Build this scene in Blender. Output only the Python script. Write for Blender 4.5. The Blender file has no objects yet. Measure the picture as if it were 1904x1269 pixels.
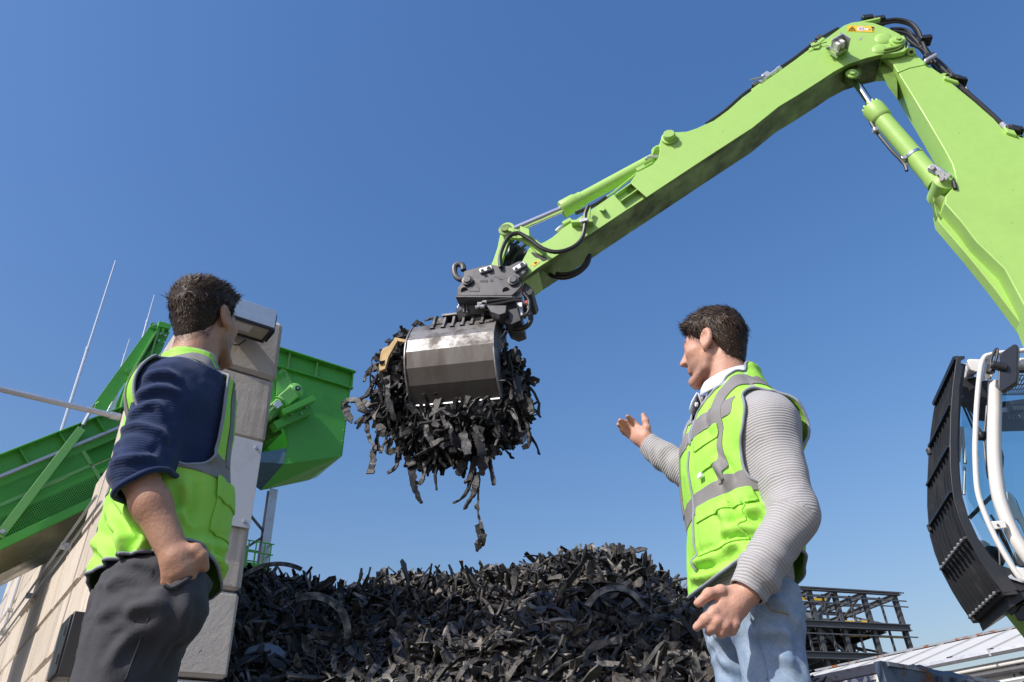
import bpy, bmesh, math, random
import numpy as np
from mathutils import Vector, Matrix
sc = bpy.context.scene
COL = sc.collection
# ------------------------------------------------------------------ camera
W0, H0, FPX = 1904.0, 1269.0, 1420.0
CAMH = 0.50
_U = np.array([-107.0, 2117.0, -FPX]); _U /= np.linalg.norm(_U)       # world up seen in camera axes
_F = np.array([0, 0, -1.0]); _F = _F - _U * _F.dot(_U); _F /= np.linalg.norm(_F)
_R = np.cross(_F, _U)
CAM_R = np.array([_R, _F, _U])            # camera axes -> world (X right, Y ahead, Z up)
CAM_T = np.array([0, 0, CAMH])
# ------------------------------------------------------------------ camera object, sky, sun, exposure
cam_d = bpy.data.cameras.new('camera'); cam = bpy.data.objects.new('camera', cam_d); COL.objects.link(cam)
cam_d.sensor_width = 36.0; cam_d.sensor_fit = 'HORIZONTAL'; cam_d.lens = FPX / W0 * 36.0
cam_d.clip_start = 0.05; cam_d.clip_end = 6000
cam.matrix_world = Matrix.Translation(Vector(CAM_T.tolist())) @ Matrix(CAM_R.tolist()).to_4x4()
sc.camera = cam
SUN_AZ, SUN_EL = math.radians(226.0), math.radians(42.0)
SUN_DIR = np.array([math.sin(SUN_AZ) * math.cos(SUN_EL), math.cos(SUN_AZ) * math.cos(SUN_EL), math.sin(SUN_EL)])
world = bpy.data.worlds.new('World'); sc.world = world; world.use_nodes = True
wn = world.node_tree; wn.nodes.clear()
_o = wn.nodes.new('ShaderNodeOutputWorld'); _b = wn.nodes.new('ShaderNodeBackground'); _s = wn.nodes.new('ShaderNodeTexSky')
_s.sky_type = 'NISHITA'; _s.sun_disc = False; _s.sun_elevation = SUN_EL; _s.sun_rotation = SUN_AZ
_s.altitude = 0; _s.air_density = 2.0; _s.dust_density = 2.2; _s.ozone_density = 6.2
_b.inputs['Strength'].default_value = 0.138
_h = wn.nodes.new('ShaderNodeHueSaturation'); _h.inputs['Saturation'].default_value = 1.22; wn.links.new(_s.outputs['Color'], _h.inputs['Color'])
_t = wn.nodes.new('ShaderNodeMix'); _t.data_type = 'RGBA'; _t.blend_type = 'MULTIPLY'; _t.inputs[0].default_value = 1.0; _t.inputs[7].default_value = (1.04, 0.93, 1.09, 1); wn.links.new(_h.outputs['Color'], _t.inputs[6])
wn.links.new(_t.outputs[2], _b.inputs['Color']); wn.links.new(_b.outputs['Background'], _o.inputs['Surface'])
sun_d = bpy.data.lights.new('sun', 'SUN'); sun_d.energy = 4.6; sun_d.angle = math.radians(0.53); sun_d.color = (1.0, 0.945, 0.86)
sun = bpy.data.objects.new('sun', sun_d); COL.objects.link(sun)
sun.rotation_euler = Vector(SUN_DIR.tolist()).to_track_quat('Z', 'Y').to_euler()
sun.location = (-20, -20, 30)
sc.view_settings.view_transform = 'Standard'; sc.view_settings.look = 'None'
sc.view_settings.exposure = 0.0; sc.view_settings.gamma = 1.0; sc.view_settings.use_curve_mapping = False
sc.cycles.use_denoising = True
sc.cycles.max_bounces = 8; sc.cycles.transparent_max_bounces = 12
# ------------------------------------------------------------------ helpers
rng = np.random.default_rng(7); random.seed(7)
def A(*v): return np.array(v, float)
def unit(v): v = np.asarray(v, float); return v / np.linalg.norm(v)
def az(a): a = math.radians(a); return A(math.sin(a), math.cos(a), 0)
UP = A(0, 0, 1)
def ray(px, py): return CAM_R @ A(px - W0 / 2, -(py - H0 / 2), -FPX)
def at(px, py, Y):                       # where the sight line of a picture point reaches the distance Y
    d = ray(px, py); return CAM_T + d * (Y / d[1])
def on(px, py, p0, n):                   # where it meets the real plane through p0 with normal n
    d = ray(px, py); return CAM_T + d * (np.dot(np.asarray(p0) - CAM_T, n) / np.dot(d, n))
def catmull(pts, n=8, closed=False):
    pts = [np.asarray(p, float) for p in pts]; out = []
    m = len(pts)
    for i in range(m if closed else m - 1):
        if closed: p0, p1, p2, p3 = pts[i - 1], pts[i], pts[(i + 1) % m], pts[(i + 2) % m]
        else: p0, p1, p2, p3 = pts[max(i - 1, 0)], pts[i], pts[i + 1], pts[min(i + 2, m - 1)]
        for k in range(n):
            t = k / n
            out.append(0.5 * ((2 * p1) + (-p0 + p2) * t + (2 * p0 - 5 * p1 + 4 * p2 - p3) * t * t + (-p0 + 3 * p1 - 3 * p2 + p3) * t ** 3))
    if not closed: out.append(pts[-1])
    return out
class MB:
    def __init__(s): s.v = []; s.f = []; s.m = []
    def add(s, verts, faces, mat=0):
        o = len(s.v); s.v += [tuple(map(float, q)) for q in verts]
        s.f += [tuple(i + o for i in f) for f in faces]; s.m += [mat] * len(faces); return s
    def box(s, c, size, ax=None, mat=0):
        ax = np.eye(3) if ax is None else np.asarray(ax, float)
        c = np.asarray(c, float); h = np.asarray(size, float) / 2
        vs = [c + ax[0] * h[0] * i + ax[1] * h[1] * j + ax[2] * h[2] * k for i in (-1, 1) for j in (-1, 1) for k in (-1, 1)]
        return s.add(vs, [(0, 1, 3, 2), (4, 6, 7, 5), (0, 4, 5, 1), (2, 3, 7, 6), (0, 2, 6, 4), (1, 5, 7, 3)], mat)
    def bar(s, p, q, w, h, up=UP, mat=0):   # a straight bar of w x h section
        p = np.asarray(p, float); q = np.asarray(q, float); d = q - p; L = np.linalg.norm(d); d = d / L
        u = np.asarray(up, float) - d * np.dot(up, d)
        if np.linalg.norm(u) < 1e-4: u = A(1, 0, 0) - d * d[0]
        u = unit(u); r = np.cross(d, u)
        return s.box((p + q) / 2, (L, w, h), (d, r, u), mat)
    def ibeam(s, p, q, w, h, t=0.02, up=UP):
        p = np.asarray(p, float); q = np.asarray(q, float); d = unit(q - p)
        u = np.asarray(up, float) - d * np.dot(up, d)
        if np.linalg.norm(u) < 1e-4: u = A(1, 0, 0) - d * d[0]
        u = unit(u)
        s.bar(p + u * (h - t) / 2, q + u * (h - t) / 2, w, t, u); s.bar(p - u * (h - t) / 2, q - u * (h - t) / 2, w, t, u)
        return s.bar(p, q, t, h - 2 * t, u)
    def prism(s, near, far, mat=0, cap=True):  # closed solid between two like polygons
        n = len(near); fs = [(i, (i + 1) % n, n + (i + 1) % n, n + i) for i in range(n)]
        if cap: fs += [tuple(range(n - 1, -1, -1)), tuple(range(n, 2 * n))]
        return s.add(list(near) + list(far), fs, mat)
    def tube(s, path, r, seg=10, cap=True, mat=0, closed=False):
        path = [np.asarray(p, float) for p in path]; n = len(path)
        rs = r if hasattr(r, '__len__') else [r] * n
        t0 = unit(path[1] - path[0]); u = np.cross(t0, UP)
        if np.linalg.norm(u) < 1e-3: u = np.cross(t0, A(1, 0, 0))
        u = unit(u); vs = []
        for i, p in enumerate(path):
            if closed: t = unit(path[(i + 1) % n] - path[i - 1])
            else: t = unit(path[min(i + 1, n - 1)] - path[max(i - 1, 0)])
            u = unit(u - t * np.dot(u, t)); w = np.cross(t, u)
            vs += [p + rs[i] * (u * math.cos(2 * math.pi * k / seg) + w * math.sin(2 * math.pi * k / seg)) for k in range(seg)]
        fs = []
        for i in range(n if closed else n - 1):
            a, b = i * seg, ((i + 1) % n) * seg
            fs += [(a + k, a + (k + 1) % seg, b + (k + 1) % seg, b + k) for k in range(seg)]
        if cap and not closed: fs += [tuple(range(seg - 1, -1, -1)), tuple(range((n - 1) * seg, n * seg))]
        return s.add(vs, fs, mat)
    def cyl(s, p, q, r, seg=16, r2=None, mat=0): return s.tube([p, q], [r, r if r2 is None else r2], seg, True, mat)
    def lathe(s, p, axis, prof, seg=20, mat=0):  # prof: (distance along axis, radius)
        p = np.asarray(p, float); axis = unit(axis)
        return s.tube_st([p + axis * a for a, r in prof], [r for a, r in prof], axis, seg, mat)
    def tube_st(s, path, rs, axis, seg, mat=0):
        u = np.cross(axis, UP)
        if np.linalg.norm(u) < 1e-3: u = np.cross(axis, A(1, 0, 0))
        u = unit(u); w = np.cross(axis, u); vs = []
        for p, r in zip(path, rs): vs += [p + r * (u * math.cos(2 * math.pi * k / seg) + w * math.sin(2 * math.pi * k / seg)) for k in range(seg)]
        n = len(path); fs = []
        for i in range(n - 1):
            a, b = i * seg, (i + 1) * seg
            fs += [(a + k, a + (k + 1) % seg, b + (k + 1) % seg, b + k) for k in range(seg)]
        fs += [tuple(range(seg - 1, -1, -1)), tuple(range((n - 1) * seg, n * seg))]
        return s.add(vs, fs, mat)
    def grid(s, P, mat=0):                   # P: rows x cols x 3
        P = np.asarray(P, float); r, c = P.shape[:2]
        fs = [(i * c + j, i * c + j + 1, (i + 1) * c + j + 1, (i + 1) * c + j) for i in range(r - 1) for j in range(c - 1)]
        return s.add(P.reshape(-1, 3), fs, mat)
    def mesh(s, name, org=(0, 0, 0), smooth=35, fix=True):
        me = bpy.data.meshes.new(name)
        v = np.array(s.v, float).reshape(-1, 3) - np.asarray(org, float)
        me.from_pydata(v.tolist(), [], s.f)
        if len(set(s.m)) > 1: me.polygons.foreach_set('material_index', s.m)
        if fix:
            bm = bmesh.new(); bm.from_mesh(me); bmesh.ops.recalc_face_normals(bm, faces=bm.faces); bm.to_mesh(me); bm.free()
        if smooth:
            me.polygons.foreach_set('use_smooth', [True] * len(me.polygons)); me.set_sharp_from_angle(angle=math.radians(smooth))
        me.update(); return me
def tag(o, label=None, cat=None, group=None, kind=None):
    if label: o['label'] = label
    if cat: o['category'] = cat
    if group: o['group'] = group
    if kind: o['kind'] = kind
    return o
def link(name, me, mats, parent=None, loc=(0, 0, 0), bevel=0, solid=0):
    o = bpy.data.objects.new(name, me); COL.objects.link(o)
    if parent is not None: o.parent = parent
    o.location = loc
    if not me.materials:
        for m in (mats if isinstance(mats, (list, tuple)) else [mats]): me.materials.append(m)
    if solid:
        md = o.modifiers.new('thickness', 'SOLIDIFY'); md.thickness = solid; md.offset = 0
    if bevel:
        md = o.modifiers.new('bevel', 'BEVEL'); md.width = bevel; md.segments = 2; md.limit_method = 'ANGLE'; md.angle_limit = math.radians(38)
    return o
def thing(name, loc, label, cat, group=None):
    o = bpy.data.objects.new(name, None); COL.objects.link(o); o.location = tuple(map(float, loc)); o.empty_display_size = 0.1
    return tag(o, label, cat, group)
def root_of(o):
    while o.parent is not None: o = o.parent
    return o
def part(name, mb, mats, parent, bevel=0, smooth=35, solid=0, label=None, fix=True):   # world-space builder -> child mesh
    org = np.array(root_of(parent).location)
    o = link(name, mb.mesh(name, org, smooth, fix), mats, parent, (0, 0, 0), bevel, solid)
    return tag(o, label) if label else o
def solo(name, mb, mats, org, label=None, cat=None, group=None, kind=None, bevel=0, smooth=35, solid=0):
    o = link(name, mb.mesh(name, org, smooth), mats, None, tuple(map(float, org)), bevel, solid)
    return tag(o, label, cat, group, kind)
# ------------------------------------------------------------------ materials
def _mat(name):
    m = bpy.data.materials.new(name); m.use_nodes = True; nt = m.node_tree
    return m, nt, nt.nodes['Principled BSDF']
def _n(nt, t, **k):
    n = nt.nodes.new(t)
    for a, b in k.items():
        if a.startswith('i_'):
            key = a[2:]
            n.inputs[int(key) if key.isdigit() else key].default_value = b
        else: setattr(n, a, b)
    return n
def ramp(nt, src, stops):
    r = nt.nodes.new('ShaderNodeValToRGB'); e = r.color_ramp.elements
    while len(e) < len(stops): e.new(0.5)
    for i, (p, c) in enumerate(stops):
        e[i].position = p; e[i].color = (c, c, c, 1) if not hasattr(c, '__len__') else (*c, 1)
    nt.links.new(src, r.inputs[0]); return r.outputs[0]
def mix(nt, fac, a, b, mode='MIX'):
    m = nt.nodes.new('ShaderNodeMix'); m.data_type = 'RGBA'; m.blend_type = mode
    for sock, v in ((m.inputs[0], fac), (m.inputs[6], a), (m.inputs[7], b)):
        if isinstance(v, (int, float)): sock.default_value = v
        elif isinstance(v, (tuple, list)): sock.default_value = (*v, 1) if len(v) == 3 else v
        else: nt.links.new(v, sock)
    return m.outputs[2]
def noise(nt, scale, detail=4, rough=0.55, vec=None, dist=0):
    n = _n(nt, 'ShaderNodeTexNoise', i_Scale=scale, i_Detail=detail, i_Roughness=rough, i_Distortion=dist)
    if vec is not None: nt.links.new(vec, n.inputs['Vector'])
    return n.outputs[0]
def objvec(nt, scale=(1, 1, 1), rot=(0, 0, 0)):
    tc = nt.nodes.new('ShaderNodeTexCoord'); mp = nt.nodes.new('ShaderNodeMapping')
    mp.inputs['Scale'].default_value = scale; mp.inputs['Rotation'].default_value = rot
    nt.links.new(tc.outputs['Object'], mp.inputs['Vector']); return mp.outputs[0]
def bump(nt, b, h, strength=0.3, dist=0.01):
    n = _n(nt, 'ShaderNodeBump'); n.inputs['Strength'].default_value = strength; n.inputs['Distance'].default_value = dist
    nt.links.new(h, n.inputs['Height'])
    if b.inputs['Normal'].is_linked: nt.links.new(b.inputs['Normal'].links[0].from_socket, n.inputs['Normal'])
    nt.links.new(n.outputs[0], b.inputs['Normal'])
def paint(name, col, rough=0.4, metal=0.0, dirt=0.25, dirtcol=(0.05, 0.045, 0.035), dscale=3.0, spec=0.5, bmp=0.05, streak=False, chip=None, lo=0.52, hi=0.72):
    m, nt, b = _mat(name); L = nt.links
    v = objvec(nt, (1, 1, 0.25) if streak else (1, 1, 1))
    n1 = noise(nt, dscale, 6, 0.62, v); n2 = noise(nt, dscale * 9, 4, 0.6, v)
    fac = ramp(nt, n1, [(lo, 0.0), (hi, dirt)])
    c = mix(nt, fac, col, dirtcol)
    c = mix(nt, ramp(nt, n2, [(0.3, 0.0), (0.8, 0.22)]), c, tuple(x * 0.72 for x in col))
    if chip: c = mix(nt, ramp(nt, noise(nt, chip[0], 5, 0.7, v), [(chip[1], 0.0), (chip[1] + 0.03, 1.0)]), c, chip[2])
    L.new(c, b.inputs['Base Color'])
    L.new(ramp(nt, n1, [(0.35, max(rough - 0.08, 0.05)), (0.75, min(rough + 0.2, 1))]), b.inputs['Roughness'])
    b.inputs['Metallic'].default_value = metal; b.inputs['Specular IOR Level'].default_value = spec
    if bmp: bump(nt, b, n2, bmp, 0.004)
    return m
def plain(name, col, rough=0.5, metal=0.0, spec=0.5, emit=None):
    m, nt, b = _mat(name); b.inputs['Base Color'].default_value = (*col, 1); b.inputs['Roughness'].default_value = rough
    b.inputs['Metallic'].default_value = metal; b.inputs['Specular IOR Level'].default_value = spec
    n1 = noise(nt, 14.0, 4, 0.6, objvec(nt))
    nt.links.new(mix(nt, ramp(nt, n1, [(0.35, 0.0), (0.75, 0.3)]), col, tuple(c * 0.7 for c in col)), b.inputs['Base Color'])
    return m
def glass_mat(name, tint=(0.75, 0.9, 0.95), alpha=0.35):
    m, nt, b = _mat(name)
    b.inputs['Base Color'].default_value = (*tint, 1); b.inputs['Roughness'].default_value = 0.03
    b.inputs['Specular IOR Level'].default_value = 0.7
    t = nt.nodes.new('ShaderNodeBsdfTransparent'); t.inputs[0].default_value = (*tint, 1)
    g = nt.nodes.new('ShaderNodeBsdfGlossy'); g.inputs['Roughness'].default_value = 0.02
    fr = nt.nodes.new('ShaderNodeFresnel'); fr.inputs[0].default_value = 1.6
    mx = nt.nodes.new('ShaderNodeMixShader')
    nt.links.new(fr.outputs[0], mx.inputs[0]); nt.links.new(t.outputs[0], mx.inputs[1]); nt.links.new(g.outputs[0], mx.inputs[2])
    nt.links.new(mx.outputs[0], nt.nodes['Material Output'].inputs['Surface']); return m
M = {}
M['lime'] = paint('lime_paint', (0.385, 0.635, 0.15), 0.42, dirt=0.12, dirtcol=(0.10, 0.13, 0.05), dscale=1.1, bmp=0.03, chip=(9.0, 0.69, (0.07, 0.09, 0.04)))
M['lime_worn_shaded'] = paint('worn_shaded_lime_paint', (0.18, 0.31, 0.05), 0.5, dirt=0.9, dirtcol=(0.026, 0.030, 0.010), dscale=2.2, bmp=0.1, lo=0.42, hi=0.66)  # wear and grime, with the shade of undersides put into the darker green
M['green'] = paint('green_paint', (0.085, 0.41, 0.05), 0.42, dirt=0.25, dirtcol=(0.03, 0.08, 0.02), dscale=1.5, bmp=0.03)
M['green_pale'] = paint('pale_green_paint', (0.17, 0.46, 0.11), 0.45, dirt=0.2, dscale=2.0, bmp=0.03)
M['white'] = paint('white_paint', (0.72, 0.71, 0.67), 0.35, dirt=0.18, dirtcol=(0.32, 0.29, 0.24), dscale=2.5, bmp=0.02)
M['black'] = paint('black_paint', (0.018, 0.020, 0.024), 0.42, dirt=0.4, dirtcol=(0.06, 0.055, 0.05), dscale=3.0, bmp=0.05)
M['grey_steel'] = paint('grey_steel', (0.10, 0.10, 0.105), 0.45, metal=0.35, dirt=0.6, dirtcol=(0.035, 0.032, 0.03), dscale=5.0, bmp=0.12)
M['worn_steel'] = paint('worn_shell_steel', (0.27, 0.265, 0.26), 0.5, metal=0.6, dirt=0.8, dirtcol=(0.05, 0.038, 0.028), dscale=6.0, bmp=0.45, lo=0.42, hi=0.62)
M['grimy_shaded_steel'] = paint('grimy_shaded_shell_steel', (0.085, 0.077, 0.07), 0.55, metal=0.35, dirt=0.9, dirtcol=(0.045, 0.032, 0.022), dscale=3.5, bmp=0.25, streak=True, lo=0.40, hi=0.66)
M['chrome'] = plain('chrome', (0.75, 0.76, 0.78), 0.12, 1.0)
M['galv'] = paint('galvanised_steel', (0.55, 0.56, 0.58), 0.42, metal=0.7, dirt=0.3, dirtcol=(0.3, 0.3, 0.3), dscale=9, bmp=0.05)
M['alu'] = plain('aluminium', (0.68, 0.69, 0.70), 0.38, 0.6)
M['hose'] = plain('hose_rubber', (0.022, 0.021, 0.020), 0.38)
M['yellow'] = plain('yellow_print', (0.85, 0.55, 0.03), 0.5)
M['print_black'] = plain('black_print', (0.02, 0.02, 0.02), 0.5)
M['print_white'] = plain('white_print', (0.8, 0.8, 0.78), 0.5)
M['red'] = plain('red_print', (0.5, 0.05, 0.04), 0.5)
M['glass'] = glass_mat('cab_glass', (0.62, 0.80, 0.86))
M['lamp_glass'] = plain('lamp_glass', (0.42, 0.38, 0.29), 0.15)
M['belt'] = plain('belt_rubber', (0.025, 0.025, 0.025), 0.7)
M['olive'] = paint('olive_liner', (0.16, 0.155, 0.085), 0.25, metal=0.5, dirt=0.4, dscale=2.0, bmp=0.05)
def concrete(name, base, dark):
    m, nt, b = _mat(name); L = nt.links
    v = objvec(nt); vs = objvec(nt, (3.0, 3.0, 0.22))
    big = noise(nt, 0.9, 6, 0.6, v); strk = noise(nt, 2.2, 5, 0.6, vs); fine = noise(nt, 38, 5, 0.65, v); pit = noise(nt, 16, 3, 0.5, v)
    oi = nt.nodes.new('ShaderNodeObjectInfo')
    c = mix(nt, ramp(nt, big, [(0.3, 0.0), (0.75, 0.5)]), base, dark)
    c = mix(nt, ramp(nt, strk, [(0.55, 0.0), (0.75, 0.6)]), c, tuple(x * 0.5 for x in dark))
    c = mix(nt, ramp(nt, fine, [(0.35, 0.0), (0.7, 0.25)]), c, tuple(x * 0.8 for x in dark))
    c = mix(nt, ramp(nt, pit, [(0.735, 0.0), (0.75, 0.8)]), c, (0.07, 0.06, 0.05))
    blot = noise(nt, 3.4, 7, .72, v, .8); c = mix(nt, ramp(nt, blot, [(0.66, 0.0), (0.74, 0.75)]), c, (0.13, 0.11, 0.09))
    hv = _n(nt, 'ShaderNodeHueSaturation'); L.new(c, hv.inputs['Color'])
    mr = _n(nt, 'ShaderNodeMapRange'); L.new(oi.outputs['Random'], mr.inputs[0]); mr.inputs[3].default_value = 0.86; mr.inputs[4].default_value = 1.08
    L.new(mr.outputs[0], hv.inputs['Value']); L.new(hv.outputs[0], b.inputs['Base Color'])
    b.inputs['Roughness'].default_value = 0.88; b.inputs['Specular IOR Level'].default_value = 0.25
    sp_ = noise(nt, 1.7, 8, .75, v, 1.2)
    bump(nt, b, sp_, 0.5, 0.03)
    bump(nt, b, fine, 0.25, 0.01); bump(nt, b, ramp(nt, pit, [(0.70, 1.0), (0.76, 0.0)]), 0.5, 0.012); bump(nt, b, big, 0.3, 0.05)
    return m
M['concrete'] = concrete('block_concrete', (0.68, 0.605, 0.51), (0.47, 0.395, 0.315))
def rust_paint(name, col, amt=0.56):
    m, nt, b = _mat(name); L = nt.links; v = objvec(nt)
    n1 = noise(nt, 3.0, 8, 0.68, v, 0.4); n2 = noise(nt, 26, 5, 0.6, v)
    rust = mix(nt, n2, (0.10, 0.032, 0.012), (0.30, 0.12, 0.045))
    f = ramp(nt, n1, [(amt, 0.0), (amt + 0.06, 1.0)])
    L.new(mix(nt, f, mix(nt, ramp(nt, n2, [(0.3, 0.0), (0.8, 0.4)]), col, tuple(c * 0.55 for c in col)), rust), b.inputs['Base Color'])
    L.new(ramp(nt, f, [(0, 0.5), (1, 0.9)]), b.inputs['Roughness']); bump(nt, b, n1, 0.3, 0.01); bump(nt, b, n2, 0.15, 0.005); return m
M['rust'] = rust_paint('rusty_grey_paint', (0.25, 0.27, 0.30), 0.53)
M['rust_blue'] = rust_paint('rusty_blue_paint', (0.055, 0.085, 0.14), 0.57)
def rubber(name, base, dust, amt=0.45):
    m, nt, b = _mat(name); L = nt.links; v = objvec(nt)
    oi = nt.nodes.new('ShaderNodeObjectInfo')
    g = nt.nodes.new('ShaderNodeNewGeometry')
    n1 = noise(nt, 7, 6, 0.65, v); n2 = noise(nt, 60, 4, 0.6, v)
    f = ramp(nt, n1, [(amt - .08, 0.0), (amt + 0.2, 0.95)])
    f = mix(nt, 1.0, f, ramp(nt, g.outputs['Random Per Island'], [(0.15, 0.02), (0.55, 0.35), (0.95, 1.0)]), 'MULTIPLY')
    c = mix(nt, f, base, dust)
    isl = ramp(nt, g.outputs['Random Per Island'], [(0.0, 0.5), (0.5, 1.0), (1.0, 1.5)])
    c = mix(nt, 1.0, c, isl, 'MULTIPLY')
    L.new(c, b.inputs['Base Color']); L.new(ramp(nt, n1, [(0.3, 0.38), (0.7, 0.72)]), b.inputs['Roughness'])
    b.inputs['Specular IOR Level'].default_value = 0.5
    bump(nt, b, n1, 0.5, 0.03); bump(nt, b, n2, 0.35, 0.006); return m
M['rubber'] = rubber('shredded_rubber', (0.010, 0.0098, 0.0100), (0.34, 0.305, 0.26), 0.50)
M['rubber_black'] = rubber('clean_rubber', (0.010, 0.0098, 0.0100), (0.085, 0.077, 0.067), 0.55)
M['rubber_grey'] = rubber('scuffed_rubber', (0.035, 0.035, 0.037), (0.16, 0.15, 0.14), 0.42)
M['wood'] = paint('splintered_wood', (0.55, 0.38, 0.17), 0.7, dirt=0.5, dirtcol=(0.22, 0.13, 0.06), dscale=8)
# ------------------------------------------------------------------ setting
E1, E2 = az(-38), az(52)                 # the yard's two directions
CN = A(-3.547, 6.812, 0)                 # the wall's near corner
m, nt, b = _mat('yard_concrete'); v = objvec(nt)
n1 = noise(nt, 0.35, 8, 0.65, v); n2 = noise(nt, 9, 6, 0.7, v)
nt.links.new(mix(nt, ramp(nt, n1, [(0.3, 0.0), (0.7, 0.8)]), (0.12, 0.113, 0.10), (0.065, 0.06, 0.055)), b.inputs['Base Color'])
b.inputs['Roughness'].default_value = 0.9; bump(nt, b, n2, 0.3, 0.02); M['yard'] = m
g = MB(); g.add([(-2500, -2500, 0), (2500, -2500, 0), (2500, 2500, 0), (-2500, 2500, 0)], [(0, 1, 2, 3)])
solo('ground', g, M['yard'], (0, 0, 0), kind='structure')

# concrete block wall: every block is a part
wall = thing('concrete_wall', CN, 'tall wall of stacked pale concrete blocks behind the man in the navy sweater', 'wall')
def block_mesh(length, seed):
    r = np.random.default_rng(seed); b_ = bmesh.new(); bmesh.ops.create_cube(b_, size=1.0)
    for v_ in b_.verts: v_.co = Vector((v_.co.x * (length - 0.022), v_.co.y * 1.0, v_.co.z * (0.8 - 0.024)))
    bmesh.ops.bevel(b_, geom=b_.edges[:], offset=0.034, segments=1, affect='EDGES')
    for v_ in b_.verts: v_.co += Vector(r.normal(0, 0.007, 3).tolist())
    me = bpy.data.meshes.new('block'); b_.to_mesh(me); b_.free(); me.materials.append(M['concrete']); return me
BM = {(L, k): block_mesh(L, 31 + k + int(L * 10)) for L in (1.6, 0.8) for k in range(3)}
rotz = math.atan2(E1[1], E1[0])
zt = 5.92
for c in range(-2, 8):
    z0 = zt - 0.8 * (c + 1)
    s = 0.0; k = 0
    lens = ([1.6] * 9) if c % 2 == 0 else ([0.8] + [1.6] * 8 + [0.8])
    for L in lens:
        s0, s1 = s, s + L; s = s1
        if c < 0 and s0 < 7.9: continue
        if 0 <= c < 2 and s0 > 3.1 + 0.8 * (c == 1) and s1 < 8.7: continue                       # the opening the conveyor passes through
        me = BM[(L, int(rng.integers(3)))]
        o = bpy.data.objects.new('block', me); COL.objects.link(o); o.parent = wall
        o.rotation_euler = (rng.normal(0, 0.002), rng.normal(0, 0.002), rotz + (math.pi if rng.random() < .5 else 0) + rng.normal(0, 0.002))
        p = E1 * (s0 + s1) / 2 + E2 * (0.51 + rng.normal(0, 0.008)) + UP * (z0 + 0.4)
        o.location = tuple(p)
        o.scale = (1, 1.02, 1)
# galvanised lamp arm sticking out of the wall
pa = on(226, 777, CN, E2); pb = pa - E2 * 4.2
arm = thing('steel_pole', pa, 'round grey steel pole sticking out level from the top of the concrete wall', 'pole')
part('tube', MB().cyl(pa, pb, 0.04, 14), M['galv'], arm)
part('collar', MB().cyl(pa - E2 * 0.02, pa - E2 * 0.15, 0.052, 14), M['galv'], arm)
# twin conduits lying along the sill of the opening
cd = thing('conduit', CN + E1 * 4.5 + UP * 4.4, 'pair of thin cable pipes running along the sill under the conveyor', 'pipe')
for k in range(2):
    part('pipe', MB().tube([CN + E1 * 2.6 - E2 * (0.05 + k * 0.07) + UP * (4.33 + 0.06 * k), CN + E1 * 12.5 - E2 * (0.05 + k * 0.07) + UP * (4.33 + 0.06 * k)], 0.018, 8), M['galv'], cd)
for s in (4.6, 7.4, 10.2):
    part('clamp', MB().box(CN + E1 * s - E2 * 0.075 + UP * 4.36, (0.04, 0.13, 0.09), (E1, E2, UP)), M['galv'], cd)
dp = thing('drain_pipe', CN + E1 * 10.7 + UP * 4.5, 'thin pale vertical pipe fixed to the sunlit face of the block wall', 'pipe')
part('tube', MB().cyl(CN + E1 * 10.7 - E2 * 0.06 + UP * 4.5, CN + E1 * 10.7 - E2 * 0.06 + UP * 6.3, 0.03, 10), M['alu'], dp)
part('clamp', MB().box(CN + E1 * 10.7 - E2 * 0.05 + UP * 4.9, (0.12, 0.1, 0.05), (E1, E2, UP)), M['alu'], dp)
part('foot', MB().box(CN + E1 * 10.7 - E2 * 0.05 + UP * 4.5, (0.1, 0.1, 0.08), (E1, E2, UP)), M['alu'], dp)
# floodlight
RF = CN                                      # the wall's end face lies in the plane through CN with normal E1
def rf(t, z, o=0.0): return CN + E2 * t + UP * z - E1 * o
fl = thing('floodlight', rf(0.65, 5.6), 'boxy silver floodlight fixed near the top of the block wall', 'lamp')
g = MB()
prof = [(0.10, 5.50), (0.43, 5.50), (0.43, 5.74), (0.16, 5.80), (0.10, 5.78)]
t0, t1 = 0.22, 0.80
g.prism([rf(t0, z, o) for o, z in prof], [rf(t1, z, o) for o, z in prof]); part('housing', g, M['alu'], fl, bevel=0.008)
bz = MB()
for (o0, o1, a, b2) in ((0.11, 0.14, t0 + .01, t1 - .01), (0.40, 0.425, t0 + .01, t1 - .01)):
    bz.box(rf((a + b2) / 2, 5.488, (o0 + o1) / 2), (b2 - a, o1 - o0, 0.03), (E2, -E1, UP))
for tt in (t0 + 0.025, t1 - 0.025): bz.box(rf(tt, 5.488, 0.27), (0.03, 0.255, 0.03), (E2, -E1, UP))
part('bezel', bz, M['black'], fl)
part('glass', MB().box(rf(0.51, 5.492, 0.27), (0.50, 0.25, 0.012), (E2, -E1, UP)), M['lamp_glass'], fl)
part('reflector', MB().box(rf(0.45, 5.484, 0.29), (0.26, 0.14, 0.006), (E2, -E1, UP)), M['alu'], fl)
part('fin', MB().box(rf(t1 + 0.012, 5.60, 0.26), (0.02, 0.24, 0.24), (E2, -E1, UP)), M['black'], fl)
part('bracket', MB().box(rf(0.5, 5.62, 0.05), (0.2, 0.1, 0.12), (E2, -E1, UP)), M['black'], fl)
part('cable', MB().tube(catmull([rf(0.28, 5.50, 0.12), rf(0.36, 5.40, 0.08), rf(0.52, 5.38, 0.06), rf(0.60, 5.46, 0.10)], 6), 0.008, 6), M['hose'], fl)
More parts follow.
